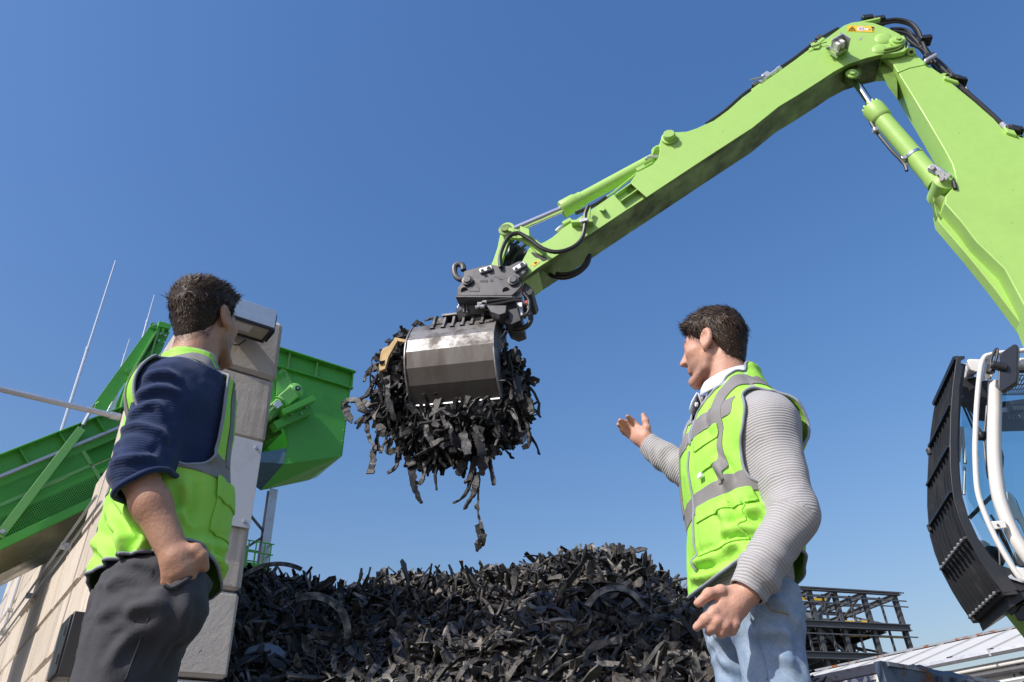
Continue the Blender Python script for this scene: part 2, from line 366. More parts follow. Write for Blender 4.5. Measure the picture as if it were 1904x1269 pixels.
# blank sheet
sh = thing('metal_sheet', rf(0.6, 3.34, 0.02), 'blank pale sheet metal panel bolted to the shaded end of the block wall', 'panel')
part('sheet', MB().box(rf(0.53, 3.82, 0.022), (0.93, 0.012, 0.965), (E2, -E1, UP)), M['alu'] if False else paint('pale_sheet', (0.62, 0.64, 0.66), 0.45, dirt=0.3, dirtcol=(0.3, 0.28, 0.25), dscale=4), sh, bevel=0.003)
for tt in (0.12, 0.93):
    for zz in (3.40, 4.22): part('bolt', MB().cyl(rf(tt, zz, 0.028), rf(tt, zz, 0.05), 0.018, 8), M['galv'], sh)
# black switch box on the lit face
def lf(s, z, o=0.0): return CN + E1 * s + UP * z - E2 * o
sb = thing('switch_box', lf(1.7, 2.12, 0.1), 'flat black cabinet fixed low on the sunlit face of the block wall', 'box')
part('case', MB().box(lf(1.70, 2.42, 0.09), (0.52, 0.17, 0.62), (E1, -E2, UP)), M['black'], sb, bevel=0.01)
part('door', MB().box(lf(1.70, 2.42, 0.187), (0.46, 0.02, 0.56), (E1, -E2, UP)), M['black'], sb, bevel=0.006)
part('latch', MB().box(lf(1.52, 2.55, 0.205), (0.03, 0.02, 0.09), (E1, -E2, UP)), M['grey_steel'], sb)
part('latch', MB().box(lf(1.52, 2.28, 0.205), (0.03, 0.02, 0.09), (E1, -E2, UP)), M['grey_steel'], sb)
# lightning rods
for (px, py, qx, qy, rr, lab) in ((113, 805, 215, 485, 0.034, 'longest of the three thin pale lightning rods above the conveyor'),
        (262, 640, 287, 549, 0.022, 'thin pale rod rising behind the peak of the green frame'),
        (224, 686, 241, 630, 0.017, 'shortest thin pale rod, between the two taller ones')):
    a_, b_ = at(px, py, 17), at(qx, qy, 17); a0 = A(a_[0], 17, 0.0)
    t = thing('lightning_rod', a0, lab, 'rod', 'lightning rods over the conveyor')
    mid = a_ + (b_ - a_) * 0.45
    part('mast', MB().cyl(a0, mid, rr * 1.15, 8), M['alu'], t)
    part('tip', MB().cyl(mid, b_, rr * 0.8, 8, rr * 0.5), M['alu'], t)
    part('joint', MB().cyl(mid - UP * 0.05, mid + UP * 0.05, rr * 1.35, 8), M['alu'], t)
# ------------------------------------------------------------------ green conveyor through the wall, chute, gantry
CJ = CN + E1 * 5.9                                   # its near side lies in the plane through CJ with normal E1
def kp(t, z, o=0.0): return CJ + E2 * t + UP * z + E1 * o
def kpx(px, py, o=0.0): return on(px, py, CJ + E1 * o, E1)
DV = unit(E2 * 0.757 + UP * 0.653); NV = unit(np.cross(E1, DV)); NV = NV if NV[2] > 0 else -NV
def cv(a, n, o=0.0): return CJ + DV * a + NV * n + E1 * o        # along the belt, above it, away from the camera
conv = thing('conveyor', kp(0, 0), 'long green conveyor with mesh guards climbing through the gap in the block wall', 'conveyor')
A0, A1, CW = -4.5, 7.6, 1.7
# side channels (near one detailed)
for o, far in ((0.0, False), (CW, True)):
    g = MB(); s_ = -1 if far else 1
    g.bar(cv(A0, 5.16, o + 0.03), cv(A1, 5.16, o + 0.03), 0.02, 0.30, NV)
    g.bar(cv(A0, 5.315, o - 0.03), cv(A1, 5.315, o - 0.03), 0.16, 0.02, NV)
    g.bar(cv(A0, 4.93, o + 0.05), cv(A1, 4.93, o + 0.05), 0.05, 0.12, NV)
    part('side_channel', g, M['green'], conv, bevel=0.004)
for a in np.arange(A0 + 0.35, A1, 0.62):
    part('rib', MB().bar(cv(a, 5.02, -0.035), cv(a, 5.305, -0.035), 0.014, 0.11, E1), M['green'], conv)
part('trim_strip', MB().bar(cv(A0, 5.005, -0.02), cv(A1, 5.005, -0.02), 0.10, 0.045, NV), M['galv'], conv)
# perforated guard: real bars
for j, (a0, a1) in enumerate(((-4.3, -2.6), (-2.55, -0.85), (-0.8, 0.9), (0.95, 2.65))):
    a0 += 3.0 - 1.2 - 0.35; a1 += 3.0 - 1.2 - 0.35
    for n0, n1, nm in ((4.62, 4.86, 'guard_strip'), (4.12, 4.58, 'mesh_guard')):
        g = MB(); p_ = 0.030
        for a in np.arange(a0, a1, p_): g.bar(cv(a, n0, 0.02), cv(a, n1, 0.02), 0.004, 0.011, DV)
        for n in np.arange(n0, n1, p_): g.bar(cv(a0, n, 0.022), cv(a1, n, 0.022), 0.004, 0.011, NV)
        tag(part(nm, g, M['green'], conv, smooth=0, fix=False), kind='stuff')
    g = MB(); g.bar(cv(a0 - .02, 4.60, 0.0), cv(a1 + .02, 4.60, 0.0), 0.02, 0.05, NV); part('guard_rail', g, M['green_pale'], conv)
    g = MB(); g.bar(cv(a1, 4.05, 0.0), cv(a1, 4.88, 0.0), 0.06, 0.02, E1); part('guard_post', g, M['green_pale'], conv)
    for n in (4.2, 4.55): part('bolt', MB().cyl(cv(a1, n, -0.012), cv(a1, n, -0.035), 0.016, 8), M['galv'], conv)
g = MB(); g.bar(cv(A0, 4.03, 0.0), cv(A1, 4.03, 0.0), 0.09, 0.13, NV); part('lower_flange', g, M['green'], conv, bevel=0.004)
g = MB(); g.bar(cv(A0, 4.03, CW), cv(A1, 4.03, CW), 0.09, 0.13, NV); part('lower_flange', g, M['green'], conv, bevel=0.004)
for a in np.arange(-3.3, 2.0, 0.3): part('bolt', MB().cyl(cv(a, 4.06, -0.045), cv(a, 4.06, -0.07), 0.014, 8), M['galv'], conv)
g = MB(); g.prism([cv(A0, 3.99, 0.06), cv(A1, 3.99, 0.06), cv(A1, 3.70, 0.35), cv(A0, 3.70, 0.35)], [cv(A0, 3.99, CW - .06), cv(A1, 3.99, CW - .06), cv(A1, 3.70, CW - .35), cv(A0, 3.70, CW - .35)])
part('belly_pan', g, M['olive'], conv)
part('belt', MB().bar(cv(A0, 4.4, CW / 2), cv(A1, 4.4, CW / 2), CW - 0.2, 0.05, NV), M['belt'], conv)
# back guard so the mesh is not seen through to bare sky everywhere
part('drum_cover', MB().bar(cv(A0, 4.45, CW - 0.1), cv(A1, 4.45, CW - 0.1), 0.03, 0.8, NV), M['green'], conv)
# pale flat strut with its turnbuckle
sa, sb_ = kpx(152, 797, -0.10), kpx(4, 990, -0.10)
part('strut', MB().bar(sa, sb_ + (sb_ - sa) * 0.04, 0.03, 0.13, np.cross(E1, unit(sb_ - sa))), M['green_pale'], conv, bevel=0.004)
part('strut_bolt', MB().cyl(sb_ - E1 * 0.012, sb_ - E1 * 0.06, 0.035, 8), M['galv'], conv)
tb0, tb1 = kpx(148, 801, -0.1), kpx(176, 752, -0.1)
part('turnbuckle', MB().cyl(tb0 + (tb1 - tb0) * .2, tb0 + (tb1 - tb0) * .75, 0.03, 8), M['galv'], conv)
part('threaded_rod', MB().cyl(tb0, tb1, 0.014, 8), M['grey_steel'], conv)
# green gantry plate above the belt
gan = thing('gantry', kpx(240, 690, 0.05), 'green bolted steel frame rising to a peak beside the wall, behind the man in navy', 'frame')
def quad(name, pts, o0, o1, mat, par): return part(name, MB().prism([kpx(x, y, o0) for x, y in pts], [kpx(x, y, o0) + E1 * (o1 - o0) for x, y in pts]), mat, par, bevel=0.003)
quad('side_plate', [(170, 757), (281, 604), (291, 612), (288, 622), (236, 706), (197, 764), (186, 764)], 0.05, 0.08, M['green'], gan)
quad('web_plate', [(236, 706), (288, 622), (300, 618), (262, 700), (225, 772), (205, 775)], 0.16, 0.19, M['green'], gan)
quad('infill_sheet', [(197, 768), (222, 722), (214, 764), (208, 776), (190, 780)], 0.12, 0.14, M['alu'], gan)
quad('flange', [(289, 616), (292, 618), (240, 706), (237, 704)], -0.02, 0.16, M['green_pale'], gan)
quad('post', [(296, 617), (316, 617), (292, 672), (281, 690), (276, 690)], 0.10, 0.34, M['green'], gan)
quad('post_flange', [(293, 612), (297, 612), (279, 675), (275, 675)], 0.02, 0.12, M['green_pale'], gan)
quad('knee_plate', [(288, 640), (283, 668), (262, 690), (252, 692)], 0.06, 0.09, M['green'], gan)
quad('lower_post', [(237, 706), (251, 703), (226, 772), (222, 772)], 0.02, 0.22, M['green'], gan)
quad('post_flange', [(237, 706), (239.5, 706), (224, 768), (221, 768)], -0.02, 0.12, M['green_pale'], gan)
quad('splice_plate', [(234, 687), (256, 679), (246, 702), (240, 697), (235, 692)], -0.01, 0.02, M['green'], gan)
pk = kpx(286, 606, 0.0)
part('pin_plate', MB().cyl(pk - E1 * 0.01, pk + E1 * 0.04, 0.065, 14), M['green'], gan)
part('pin', MB().cyl(pk - E1 * 0.05, pk + E1 * 0.06, 0.022, 10), M['galv'], gan)
quad('cap_plate', [(296, 597), (320, 604), (316, 612), (294, 607)], 0.0, 0.22, M['green'], gan)
quad('cap_web', [(303, 598), (309, 600), (304, 622), (300, 620)], 0.02, 0.05, M['green_pale'], gan)
for x, y in ((298, 622), (307, 625), (295, 635), (305, 638), (242, 695), (243, 707), (241, 720), (238, 733)):
    q = kpx(x, y, 0.02); part('bolt', MB().cyl(q - E1 * 0.03, q + E1 * 0.09, 0.018, 8), M['galv'], gan)
part('hook', MB().tube([kpx(175, 760, 0), kpx(178, 752, 0), kpx(184, 748, 0)], 0.02, 6), M['green_pale'], gan)
# discharge chute right of the wall
ch = thing('chute', kp(3.4, 6.3), 'big green steel discharge chute standing out beyond the shaded side of the block wall', 'chute')
CD = 1.25
near = [(2.25, 9.42), (4.60, 9.40), (4.535, 7.43), (3.335, 6.96), (3.37, 7.45), (3.2, 7.8), (2.25, 7.8)]
g = MB(); g.prism([kp(t, z) for t, z in near], [kp(t, z, 0.02) for t, z in near]); part('side_panel', g, M['green'], ch, bevel=0.003)
g = MB(); g.prism([kp(t, z, CD) for t, z in near], [kp(t, z, CD + 0.02) for t, z in near]); part('side_panel', g, M['green'], ch)
g = MB(); g.prism([kp(4.60, 9.40), kp(4.535, 7.43), kp(4.515, 7.43), kp(4.58, 9.40)], [kp(4.60, 9.40, CD), kp(4.535, 7.43, CD), kp(4.515, 7.43, CD), kp(4.58, 9.40, CD)]); part('end_panel', g, M['green'], ch)
# tapered hopper floor: from the near panel's lower edge down to the far lip
nb = [kp(4.535, 7.43), kp(3.335, 6.96)]; fb = [kpx(573, 893, 0.75), kpx(484, 912, 0.35)]
g = MB(); g.add([nb[0], nb[1], fb[1], fb[0]], [(0, 1, 2, 3)]); g.add([nb[0], kp(4.535, 7.43, CD), fb[0]], [(0, 2, 1)]); part('hopper_floor', g, M['green'], ch, solid=0.015, smooth=0)
lq = [kp(3.335, 6.96), kp(3.36, 7.30), kp(2.2, 6.9, 0.3), fb[1]]
g = MB(); g.add(lq, [(0, 1, 2, 3)]); part('hopper_side', g, paint('sky_tinted_sheet', (0.10, 0.17, 0.20), 0.25, metal=0.4, dirt=0.4), ch, solid=0.015, smooth=0)  # sky reflection on this sloped side put into its blue-grey colour
g = MB(); g.bar(kp(2.25, 9.44, -0.06), kp(4.63, 9.42, -0.06), 0.16, 0.03, UP); part('top_rail', g, M['green'], ch, bevel=0.004)
g = MB(); g.bar(kp(2.25, 9.03, -0.04), kp(4.62, 9.02, -0.04), 0.10, 0.03, UP); part('lower_rail', g, M['green'], ch, bevel=0.004)
for t in (2.55, 3.13, 3.75, 4.585): part('rib', MB().bar(kp(t, 9.03, -0.045), kp(t, 9.43, -0.045), 0.02, 0.09, E1), M['green_pale'] if t < 4 else M['green'], ch)
for k in range(7): q = kp(4.56 - 0.01 * k, 9.0 - k * 0.25, 0); part('bolt', MB().cyl(q, q - E1 * 0.02, 0.016, 8), M['green_pale'], ch)
# louvred box at the left of the chute
part('bearing_box', MB().prism([kpx(x, y, -0.05) for x, y in ((515, 700), (527, 678), (545, 715), (515, 735))], [kpx(x, y, -0.05) + E1 * 0.1 for x, y in ((515, 700), (527, 678), (545, 715), (515, 735))]), M['green_pale'], ch)
for k in range(4):
    a_, b_ = kpx(513, 694 + k * 2.6 + 4, -0.07), kpx(531, 687 + k * 2.6 + 4, -0.07); part('louvre', MB().bar(a_, b_, 0.02, 0.012), M['green'], ch)
# geared motor on its bracket
mo = thing('gear_motor', kpx(545, 735, -0.2), 'green geared electric motor bolted to the side of the chute', 'motor')
md = unit(kpx(560, 712, -0.2) - kpx(512, 752, -0.2)); gp = kpx(553.5, 722.5, -0.28)
part('gearbox', MB().lathe(gp + E1 * 0.22, -E1, [(0, 0.15), (0.02, 0.17), (0.12, 0.17), (0.15, 0.13), (0.2, 0.12), (0.22, 0.09)], 18), M['green_pale'], mo, bevel=0.004)
part('shaft_hole', MB().cyl(gp - E1 * 0.003, gp - E1 * 0.012, 0.055, 14), M['black'], mo)
part('shaft_end', MB().cyl(gp - E1 * 0.005, gp - E1 * 0.02, 0.022, 10), M['galv'], mo)
q0 = gp + E1 * 0.1 - md * 0.1
part('gear_case', MB().box(q0 - md * 0.18, (0.36, 0.26, 0.28), (md, E1, np.cross(md, E1))), M['green_pale'], mo, bevel=0.03)
g = MB(); g.lathe(q0 - md * 0.34, -md, [(0, 0.15), (0.03, 0.17), (0.05, 0.17), (0.055, 0.125), (0.42, 0.125), (0.44, 0.14), (0.52, 0.13), (0.55, 0.08)], 18); part('motor_body', g, M['green_pale'], mo)
for k in range(10):
    a = k * math.pi * 2 / 10; u_ = E1 * math.cos(a) + np.cross(md, E1) * math.sin(a)
    part('cooling_fin', MB().bar(q0 - md * 0.42 + u_ * 0.135, q0 - md * 0.74 + u_ * 0.135, 0.008, 0.03, u_), M['green_pale'], mo)
part('terminal_box', MB().box(q0 - md * 0.55 - E1 * 0.16, (0.16, 0.07, 0.12), (md, E1, np.cross(md, E1))), M['alu'], mo, bevel=0.006)
for k in range(8):
    a = k * math.pi / 4; part('bolt', MB().cyl(gp + (E2 * math.cos(a) + UP * math.sin(a)) * 0.145 + E1 * 0.1, gp + (E2 * math.cos(a) + UP * math.sin(a)) * 0.145 + E1 * 0.07, 0.014, 6), M['green'], mo)
b0, b1 = kpx(523, 771, -0.3), kpx(580, 745, -0.3)
part('bracket', MB().bar(b0, b1, 0.30, 0.11, np.cross(E1, unit(b1 - b0))), M['green'], mo, bevel=0.004)
b2, b3 = kpx(508, 795, -0.12), kpx(575, 765, -0.12)
part('base_beam', MB().bar(b2, b3, 0.22, 0.16, np.cross(E1, unit(b3 - b2))), M['green'], mo, bevel=0.004)
for x, y in ((541, 772), (569, 759), (560, 770)): q = kpx(x, y, -0.25); part('bolt', MB().cyl(q, q - E1 * 0.03, 0.018, 6), M['galv'], mo)
# lattice support with a small railed platform
lt = thing('lattice_post', kpx(490, 1030, 0.5) * A(1, 1, 0), 'slim grey lattice post holding up the green chute', 'post')
def vert(px, py, o):
    p = kpx(px, py, o); return A(p[0], p[1], 0)
va = vert(493, 1010, 0.5); ha = kp(0, 6.5)[2]
part('column', MB().ibeam(va, va + UP * 6.6, 0.16, 0.16, 0.02, E1), M['galv'], lt)
vb = va - E2 * 0.95
part('column', MB().ibeam(vb, vb + UP * 6.6, 0.16, 0.16, 0.02, E1), M['galv'], lt)
for k in range(7):
    z = 0.6 + 0.85 * k
    part('brace', MB().bar(va + UP * (z + (0.85 if k % 2 else 0)), vb + UP * (z + (0 if k % 2 else 0.85)), 0.03, 0.045), M['grey_steel'], lt)
pl = thing('platform', va - E2 * 0.4 + UP * 4.9, 'small green railed platform beside the grey lattice post, low behind the wall', 'platform')
pc = on(470, 1058, va, E1)
part('deck', MB().box(pc + E2 * 0.0, (0.42, 0.5, 0.06), (E2, E1, UP)), M['green'], pl)
for i, dx in enumerate((-0.22, -0.08, 0.08, 0.2)):
    for dy in (-0.25, 0.25): part('post', MB().cyl(pc + E2 * dx + E1 * dy, pc + E2 * dx + E1 * dy + UP * 0.42, 0.013, 6), M['green'], pl)
for z in (0.22, 0.42):
    for dy in (-0.25, 0.25): part('rail', MB().cyl(pc - E2 * 0.25 + E1 * dy + UP * z, pc + E2 * 0.25 + E1 * dy + UP * z, 0.012, 6), M['green'], pl)
    part('rail', MB().cyl(pc + E2 * 0.2 - E1 * 0.25 + UP * z, pc + E2 * 0.2 + E1 * 0.25 + UP * z, 0.012, 6), M['green'], pl)
# ------------------------------------------------------------------ steel frame building, white shed, skip
FP = at(1668, 1107, 46); FD = az(70); FB = az(-20)
def fx(x, y, o=0.0): return on(x, y, FP + FB * o, FB)
fr = thing('unfinished_building', fx(1580, 1200) * A(1, 1, 0), 'unfinished dark grey steel frame of a building, standing behind the man in jeans', 'building')
sA = fx(1668, 1107); u_of = lambda p: float(np.dot(p - FP, FD))
zT, zM1, zM2 = fx(1668, 1107)[2], fx(1690, 1170)[2], fx(1607, 1223)[2]
cols = [u_of(fx(x, 1160)) for x in (1440, 1479, 1519, 1566, 1620, 1678)]
zs = [0.0, zM2, zM1, zT]; DEP = 9.0
fm = M['frame_steel'] = paint('frame_primer', (0.085, 0.092, 0.10), 0.55, dirt=0.3, dirtcol=(0.2, 0.2, 0.2), dscale=0.8)
def fpt(u, z, o=0.0): return FP * A(1, 1, 0) + FD * u + FB * o + UP * z
for o in (0.0, DEP * 0.5, DEP):
    for u in cols:
        part('column', MB().ibeam(fpt(u, 0, o), fpt(u, zT - 0.1, o), 0.24, 0.26, 0.05, FB), fm, fr)
    for z, h in ((zM2, 0.36), (zM1, 0.36), (zT, 0.18)):
        part('beam', MB().ibeam(fpt(cols[0], z, o - 0.2), fpt(cols[-1] + 0.25, z, o - 0.2), 0.26, h, 0.05, UP), fm, fr)
for k in range(len(cols) - 1):
    u = (cols[k] + cols[k + 1]) / 2
    for o in (0.0, DEP): part('post', MB().bar(fpt(u, zM2, o), fpt(u, zT - .2, o), 0.10, 0.10, FB), fm, fr)
    part('roof_tie', MB().bar(fpt(cols[k], zT - .15, 0.3), fpt(cols[k + 1], zT - .15, DEP * .5), 0.09, 0.09), fm, fr)
for z in (zM2 + 1.1, zM1 + 1.15, zM1 + 1.95, zT - 0.42): part('rail', MB().bar(fpt(cols[0], z, -0.3), fpt(cols[-1] + 0.5, z, -0.3), 0.06, 0.06), fm, fr)
for z in (zM2, zM1):
    part('deck', MB().box(fpt((cols[0] + cols[-1]) / 2, z + 0.22, DEP * 0.5), (cols[-1] - cols[0], DEP * 0.94, 0.1), (FD, FB, UP)), fm, fr)
    for u in np.arange(cols[0], cols[-1], 1.25): part('joist', MB().ibeam(fpt(u, z - 0.05, 0.2), fpt(u, z - 0.05, DEP - .2), 0.14, 0.34, 0.04, UP), fm, fr)
for u in cols: part('roof_beam', MB().ibeam(fpt(u, zT - 0.1, 0), fpt(u, zT - 0.1, DEP), 0.22, 0.3, 0.04, UP), fm, fr)
for o in np.arange(1.2, DEP, 1.6): part('purlin', MB().bar(fpt(cols[0], zT + 0.08, o), fpt(cols[-1], zT + 0.08, o), 0.10, 0.12), fm, fr)
for u0, u1, z0, z1, o in ((cols[2], cols[3], zM1, zT, 0.1), (cols[2], cols[3], zM1, zM2, 0.1), (cols[3], cols[4], zM1, zT, DEP), (cols[4], cols[5], zT - .4, zM1, DEP), (cols[1], cols[2], zM2, zM1, DEP), (cols[4], cols[5], zM2, zM1, DEP * .5)):
    part('brace', MB().bar(fpt(u0, z0, o), fpt(u1, z1, o), 0.12, 0.14), fm, fr)
for o0, o1, z0, z1 in ((0, DEP * .5, zM1, zT), (DEP * .5, DEP, zT, zM1), (0, DEP * .5, zM2, zM1)): part('brace', MB().bar(fpt(cols[-1], z0, o0), fpt(cols[-1], z1, o1), 0.10, 0.12), fm, fr)
for u0, u1, z, o in ((cols[0], cols[3] - .2, zM1 + 1.55, 0.5), (cols[3], cols[5], zM1 + 1.3, DEP), (cols[3] + .2, cols[4], zM2 + 1.3, 0.6), (cols[1], cols[2], zM2 + 1.3, 1.5), (cols[4], cols[5] + .3, zM2 + 1.25, 0.4)):
    part('safety_rail', MB().bar(fpt(u0, z, o), fpt(u1, z, o), 0.05, 0.13), M['yellow'], fr)
part('safety_rail', MB().bar(fpt(cols[4] + .3, zM1 + 0.4, 0.4), fpt(cols[5], zM1 + 1.5, DEP * .5), 0.05, 0.14), M['yellow'], fr)
for u in (cols[5] - 0.9, cols[5] - 0.3):
    part('ladder_stile', MB().bar(fpt(u, zM2, DEP * .45), fpt(u, zT - .6, DEP * .45), 0.08, 0.08), fm, fr)
for z in np.arange(zM2 + .5, zT - .7, 0.85): part('ladder_rung', MB().bar(fpt(cols[5] - 0.9, z, DEP * .45), fpt(cols[5] - 0.3, z, DEP * .45), 0.06, 0.06), fm, fr)
r_ = np.random.default_rng(5)
for k in range(26):
    u = r_.uniform(cols[1], cols[5]); z = r_.choice([zM2, zM1]); L = r_.uniform(0.5, 1.6); o = r_.uniform(.8, DEP - 1)
    part('loose_steel', MB().bar(fpt(u, z - 0.30 - r_.uniform(0, .3), o), fpt(u + L, z - 0.35 - r_.uniform(0, .5), o + r_.uniform(-1, 1)), 0.10, 0.09), M['galv'] if k % 3 else fm, fr)
for k in range(16):
    u = r_.uniform(cols[1], cols[4]); h = r_.uniform(.5, 1.2); part('guard_stanchion', MB().bar(fpt(u, zM2 + .25, 1.0 + r_.uniform(0, 5)), fpt(u, zM2 + h, 1.0), 0.05, 0.05), fm, fr)
hv = thing('hoist', fpt(cols[4] - 2.0, zT - 1.6, 2.5), 'small dark hoist unit hanging under the roof of the grey steel frame', 'hoist')
part('motor', MB().box(fpt(cols[4] - 2.0, zT - 1.5, 2.5), (0.7, 0.4, 0.5), (FD, FB, UP)), M['black'], hv, bevel=.05)
part('hook_block', MB().box(fpt(cols[4] - 1.8, zT - 2.2, 2.5), (0.35, 0.3, 0.5), (FD, FB, UP)), M['grey_steel'], hv, bevel=.05)
part('tag', MB().box(fpt(cols[4] - 2.4, zT - 1.2, 2.4), (0.25, 0.1, 0.25), (FD, FB, UP)), M['lime'], hv)
part('trolley', MB().box(fpt(cols[4] - 1.9, zT - 0.75, 2.5), (1.5, 0.25, 0.35), (FD, FB, UP)), M['galv'], hv, bevel=.04)
# white shed
EV = at(1800, 1217, 21)
shed = thing('white_shed', EV * A(1, 1, 0), 'long low white building with ribbed metal roof and grey gutter, below the cab', 'building')
def sp(u, o=0.0, z=0.0): return EV + E1 * u + E2 * o + UP * z
RH = 4.5; rz = on(1800, 1188, EV + E2 * RH, E2)[2] - EV[2]
U0, U1 = -9.0, 16.0
wm = paint('white_cladding', (0.74, 0.74, 0.72), 0.6, dirt=0.15, dirtcol=(0.4, 0.38, 0.33), dscale=0.8)
rm = paint('white_roof_sheet', (0.62, 0.61, 0.57), 0.55, dirt=0.35, dirtcol=(0.33, 0.29, 0.24), dscale=1.2)
rsl = unit(E2 * (RH + .3) + UP * (rz + rz * .3 / RH))
for u in np.arange(U0, U1, 1.05):
    a0, b0 = sp(u, -0.05, -rz * .05 / RH), sp(u, RH, rz); a1, b1 = sp(u + 1.04, -0.05, -rz * .05 / RH), sp(u + 1.04, RH, rz)
    part('roof_sheet', MB().prism([a0, b0, b1, a1], [p - UP * 0.04 for p in (a0, b0, b1, a1)]), rm, shed)
    part('roof_rib', MB().bar(a0 + UP * .03, b0 + UP * .03, 0.03, 0.02, E1), rm, shed)
    part('eave_clip', MB().box(a0 - E2 * 0.02 - UP * 0.02, (0.14, 0.06, 0.10), (E1, E2, UP)), M['black'], shed)
part('ridge_cap', MB().bar(sp(U0, RH, rz + .03), sp(U1, RH, rz + .03), 0.25, 0.06, UP), M['rust'], shed)
part('wall', MB().box(sp((U0 + U1) / 2, 0.4, -EV[2] / 2 - 0.15), (U1 - U0, 0.3, EV[2] - .2), (E1, E2, UP)), wm, shed)
part('wall', MB().box(sp(U1 - .15, RH / 2 + .4, -EV[2] / 2), (0.3, RH, EV[2] + .3), (E1, E2, UP)), wm, shed)
for u in np.arange(U0 + 1, U1, 2.4): part('panel_joint', MB().box(sp(u, 0.245, -EV[2] / 2 - .3), (0.03, 0.02, EV[2] - .5), (E1, E2, UP)), M['grey_steel'], shed)
g = MB(); cs = [(0.0, 0.0), (-0.12, 0.0), (-0.13, -0.08), (-0.08, -0.13), (0.0, -0.14)]
g.prism([sp(U0, o - .06, z - .03) for o, z in cs], [sp(U1, o - .06, z - .03) for o, z in cs]); part('gutter', g, M['galv'], shed)
for u in np.arange(U0, U1, 2.1): part('gutter_joint', MB().box(sp(u, -0.12, -0.09), (0.05, 0.16, 0.16), (E1, E2, UP)), M['galv'], shed)
for dz, r, mt in ((-0.36, 0.05, M['white']), (-0.52, 0.085, M['grey_steel']), (-0.74, 0.06, M['alu']), (-0.86, 0.03, M['white'])):
    part('pipe', MB().cyl(sp(U0, 0.10, dz), sp(U1, 0.10, dz), r, 10), mt, shed)
for u in np.arange(U0, U1, 1.6): part('pipe_bracket', MB().box(sp(u, 0.17, -0.62), (0.05, 0.12, 0.6), (E1, E2, UP)), M['black'], shed)
# rusty skip with its painted number
SK = at(1635, 1229, 10.0)
skip = thing('skip', SK * A(1, 1, 0), 'rusty blue grey steel skip with the white number 067 painted on its end', 'skip')
def sk(a, b_, z=0.0): return SK + E1 * a + E2 * b_ + UP * z
sL = float(np.dot(on(1495, 1257, SK, E2) - SK, E1)); sR = float(np.dot(on(1851, 1264, SK, E1) - SK, E2))
print('skip', SK, sL, sR)
zb = -SK[2] + 0.15
part('rim', MB().bar(sk(0.0, 0.095, -0.06), sk(sL, 0.095, -0.06), 0.07, 0.12, UP), M['rust'], skip, bevel=0.012)
part('corner_post', MB().box(sk(0.03, 0.06, zb / 2), (0.10, 0.14, -zb), (E1, E2, UP)), M['rust_blue'], skip, bevel=0.01)
part('end_panel', MB().box(sk(sL / 2, 0.13, zb / 2 - .1), (sL, 0.03, -zb - .2), (E1, E2, UP)), paint('skip_blue', (0.16, 0.20, 0.28), 0.5, dirt=0.4, dirtcol=(0.1, 0.06, 0.04), dscale=4), skip)
for u in np.arange(0.45, sL, 0.62): part('stiffener', MB().box(sk(u, 0.085, zb / 2 - .1), (0.10, 0.09, -zb - .2), (E1, E2, UP)), M['rust'], skip, bevel=0.01)
for dz in (0.55, 1.1): part('side_rail', MB().box(sk(sL / 2, 0.075, -dz - .1), (sL, 0.10, 0.09), (E1, E2, UP)), M['rust'], skip, bevel=0.01)
prof = [0.0, -0.03, -0.02, 0.02, -0.05, -0.02, -0.06, -0.04, -0.02, -0.05, -0.03]
tt = np.linspace(0, sR, 11); bulge = [0.0, 0.02, 0.03, 0.02, 0.09, 0.08, 0.10, 0.03, 0.03, 0.02, 0.0]
rows = [[sk(-bl * k_, t, p * k_ + z) for t, p, bl in zip(tt, prof, bulge)] for z, k_ in ((0, 1), (-0.06, 1.1), (-0.3, .6), (-0.9, .4), (zb, .2))]
part('side_panel', MB().grid(rows), M['rust_blue'], skip, solid=0.03)
for t in (sR * 0.40, sR * 0.52, sR * 0.64): part('side_rib', MB().box(sk(-0.10, t, zb / 2 - .05), (0.12, 0.11, -zb - .1), (E1, E2, UP)), M['rust_blue'] if t < sR * .6 else M['rust'], skip, bevel=0.012)
part('rim', MB().bar(sk(-0.03, 0.1, -0.035), sk(-0.03, sR, -0.06), 0.05, 0.05, UP), M['rust'], skip)
part('far_rim', MB().bar(sk(sL, 0.05, -0.09), sk(sL, sR, -0.09), 0.12, 0.16, UP), M['rust'], skip)
part('far_side', MB().box(sk(sL, sR / 2, zb / 2 - .1), (0.04, sR, -zb - .2), (E1, E2, UP)), M['rust_blue'], skip)
part('lock_bar', MB().tube([sk(sL - .05, -0.02, 0.02), sk(sL + 0.1, -0.05, -0.12), sk(sL + .02, -0.04, -.4)], 0.025, 8), M['rust_blue'], skip)
def letters(txt, size, mat, par, org, ex_, ey_, ez_, depth=0.004, name='lettering'):
    cu = bpy.data.curves.new('lettering', 'FONT'); cu.body = txt; cu.size = size; cu.extrude = depth; cu.align_x = 'CENTER'; cu.offset = size * 0.02
    o = bpy.data.objects.new('tmp', cu); COL.objects.link(o)
    bpy.context.view_layer.update()
    me = bpy.data.meshes.new_from_object(o.evaluated_get(bpy.context.evaluated_depsgraph_get())); bpy.data.objects.remove(o); bpy.data.curves.remove(cu)
    rt_ = np.array(root_of(par).location)
    for v_ in me.vertices: v_.co = Vector((np.asarray(org) - rt_ + ex_ * v_.co.x + ey_ * v_.co.y + ez_ * v_.co.z).tolist())
    me.materials.clear(); me.materials.append(mat)
    ob = bpy.data.objects.new(name, me); COL.objects.link(ob); ob.parent = par; return ob
part('number_panel', MB().box(sk(0.30, 0.078, -0.66), (0.46, 0.03, 1.06), (E1, E2, UP)), paint('skip_panel', (0.17, 0.22, 0.32), 0.5, dirt=0.3, dscale=4), skip)
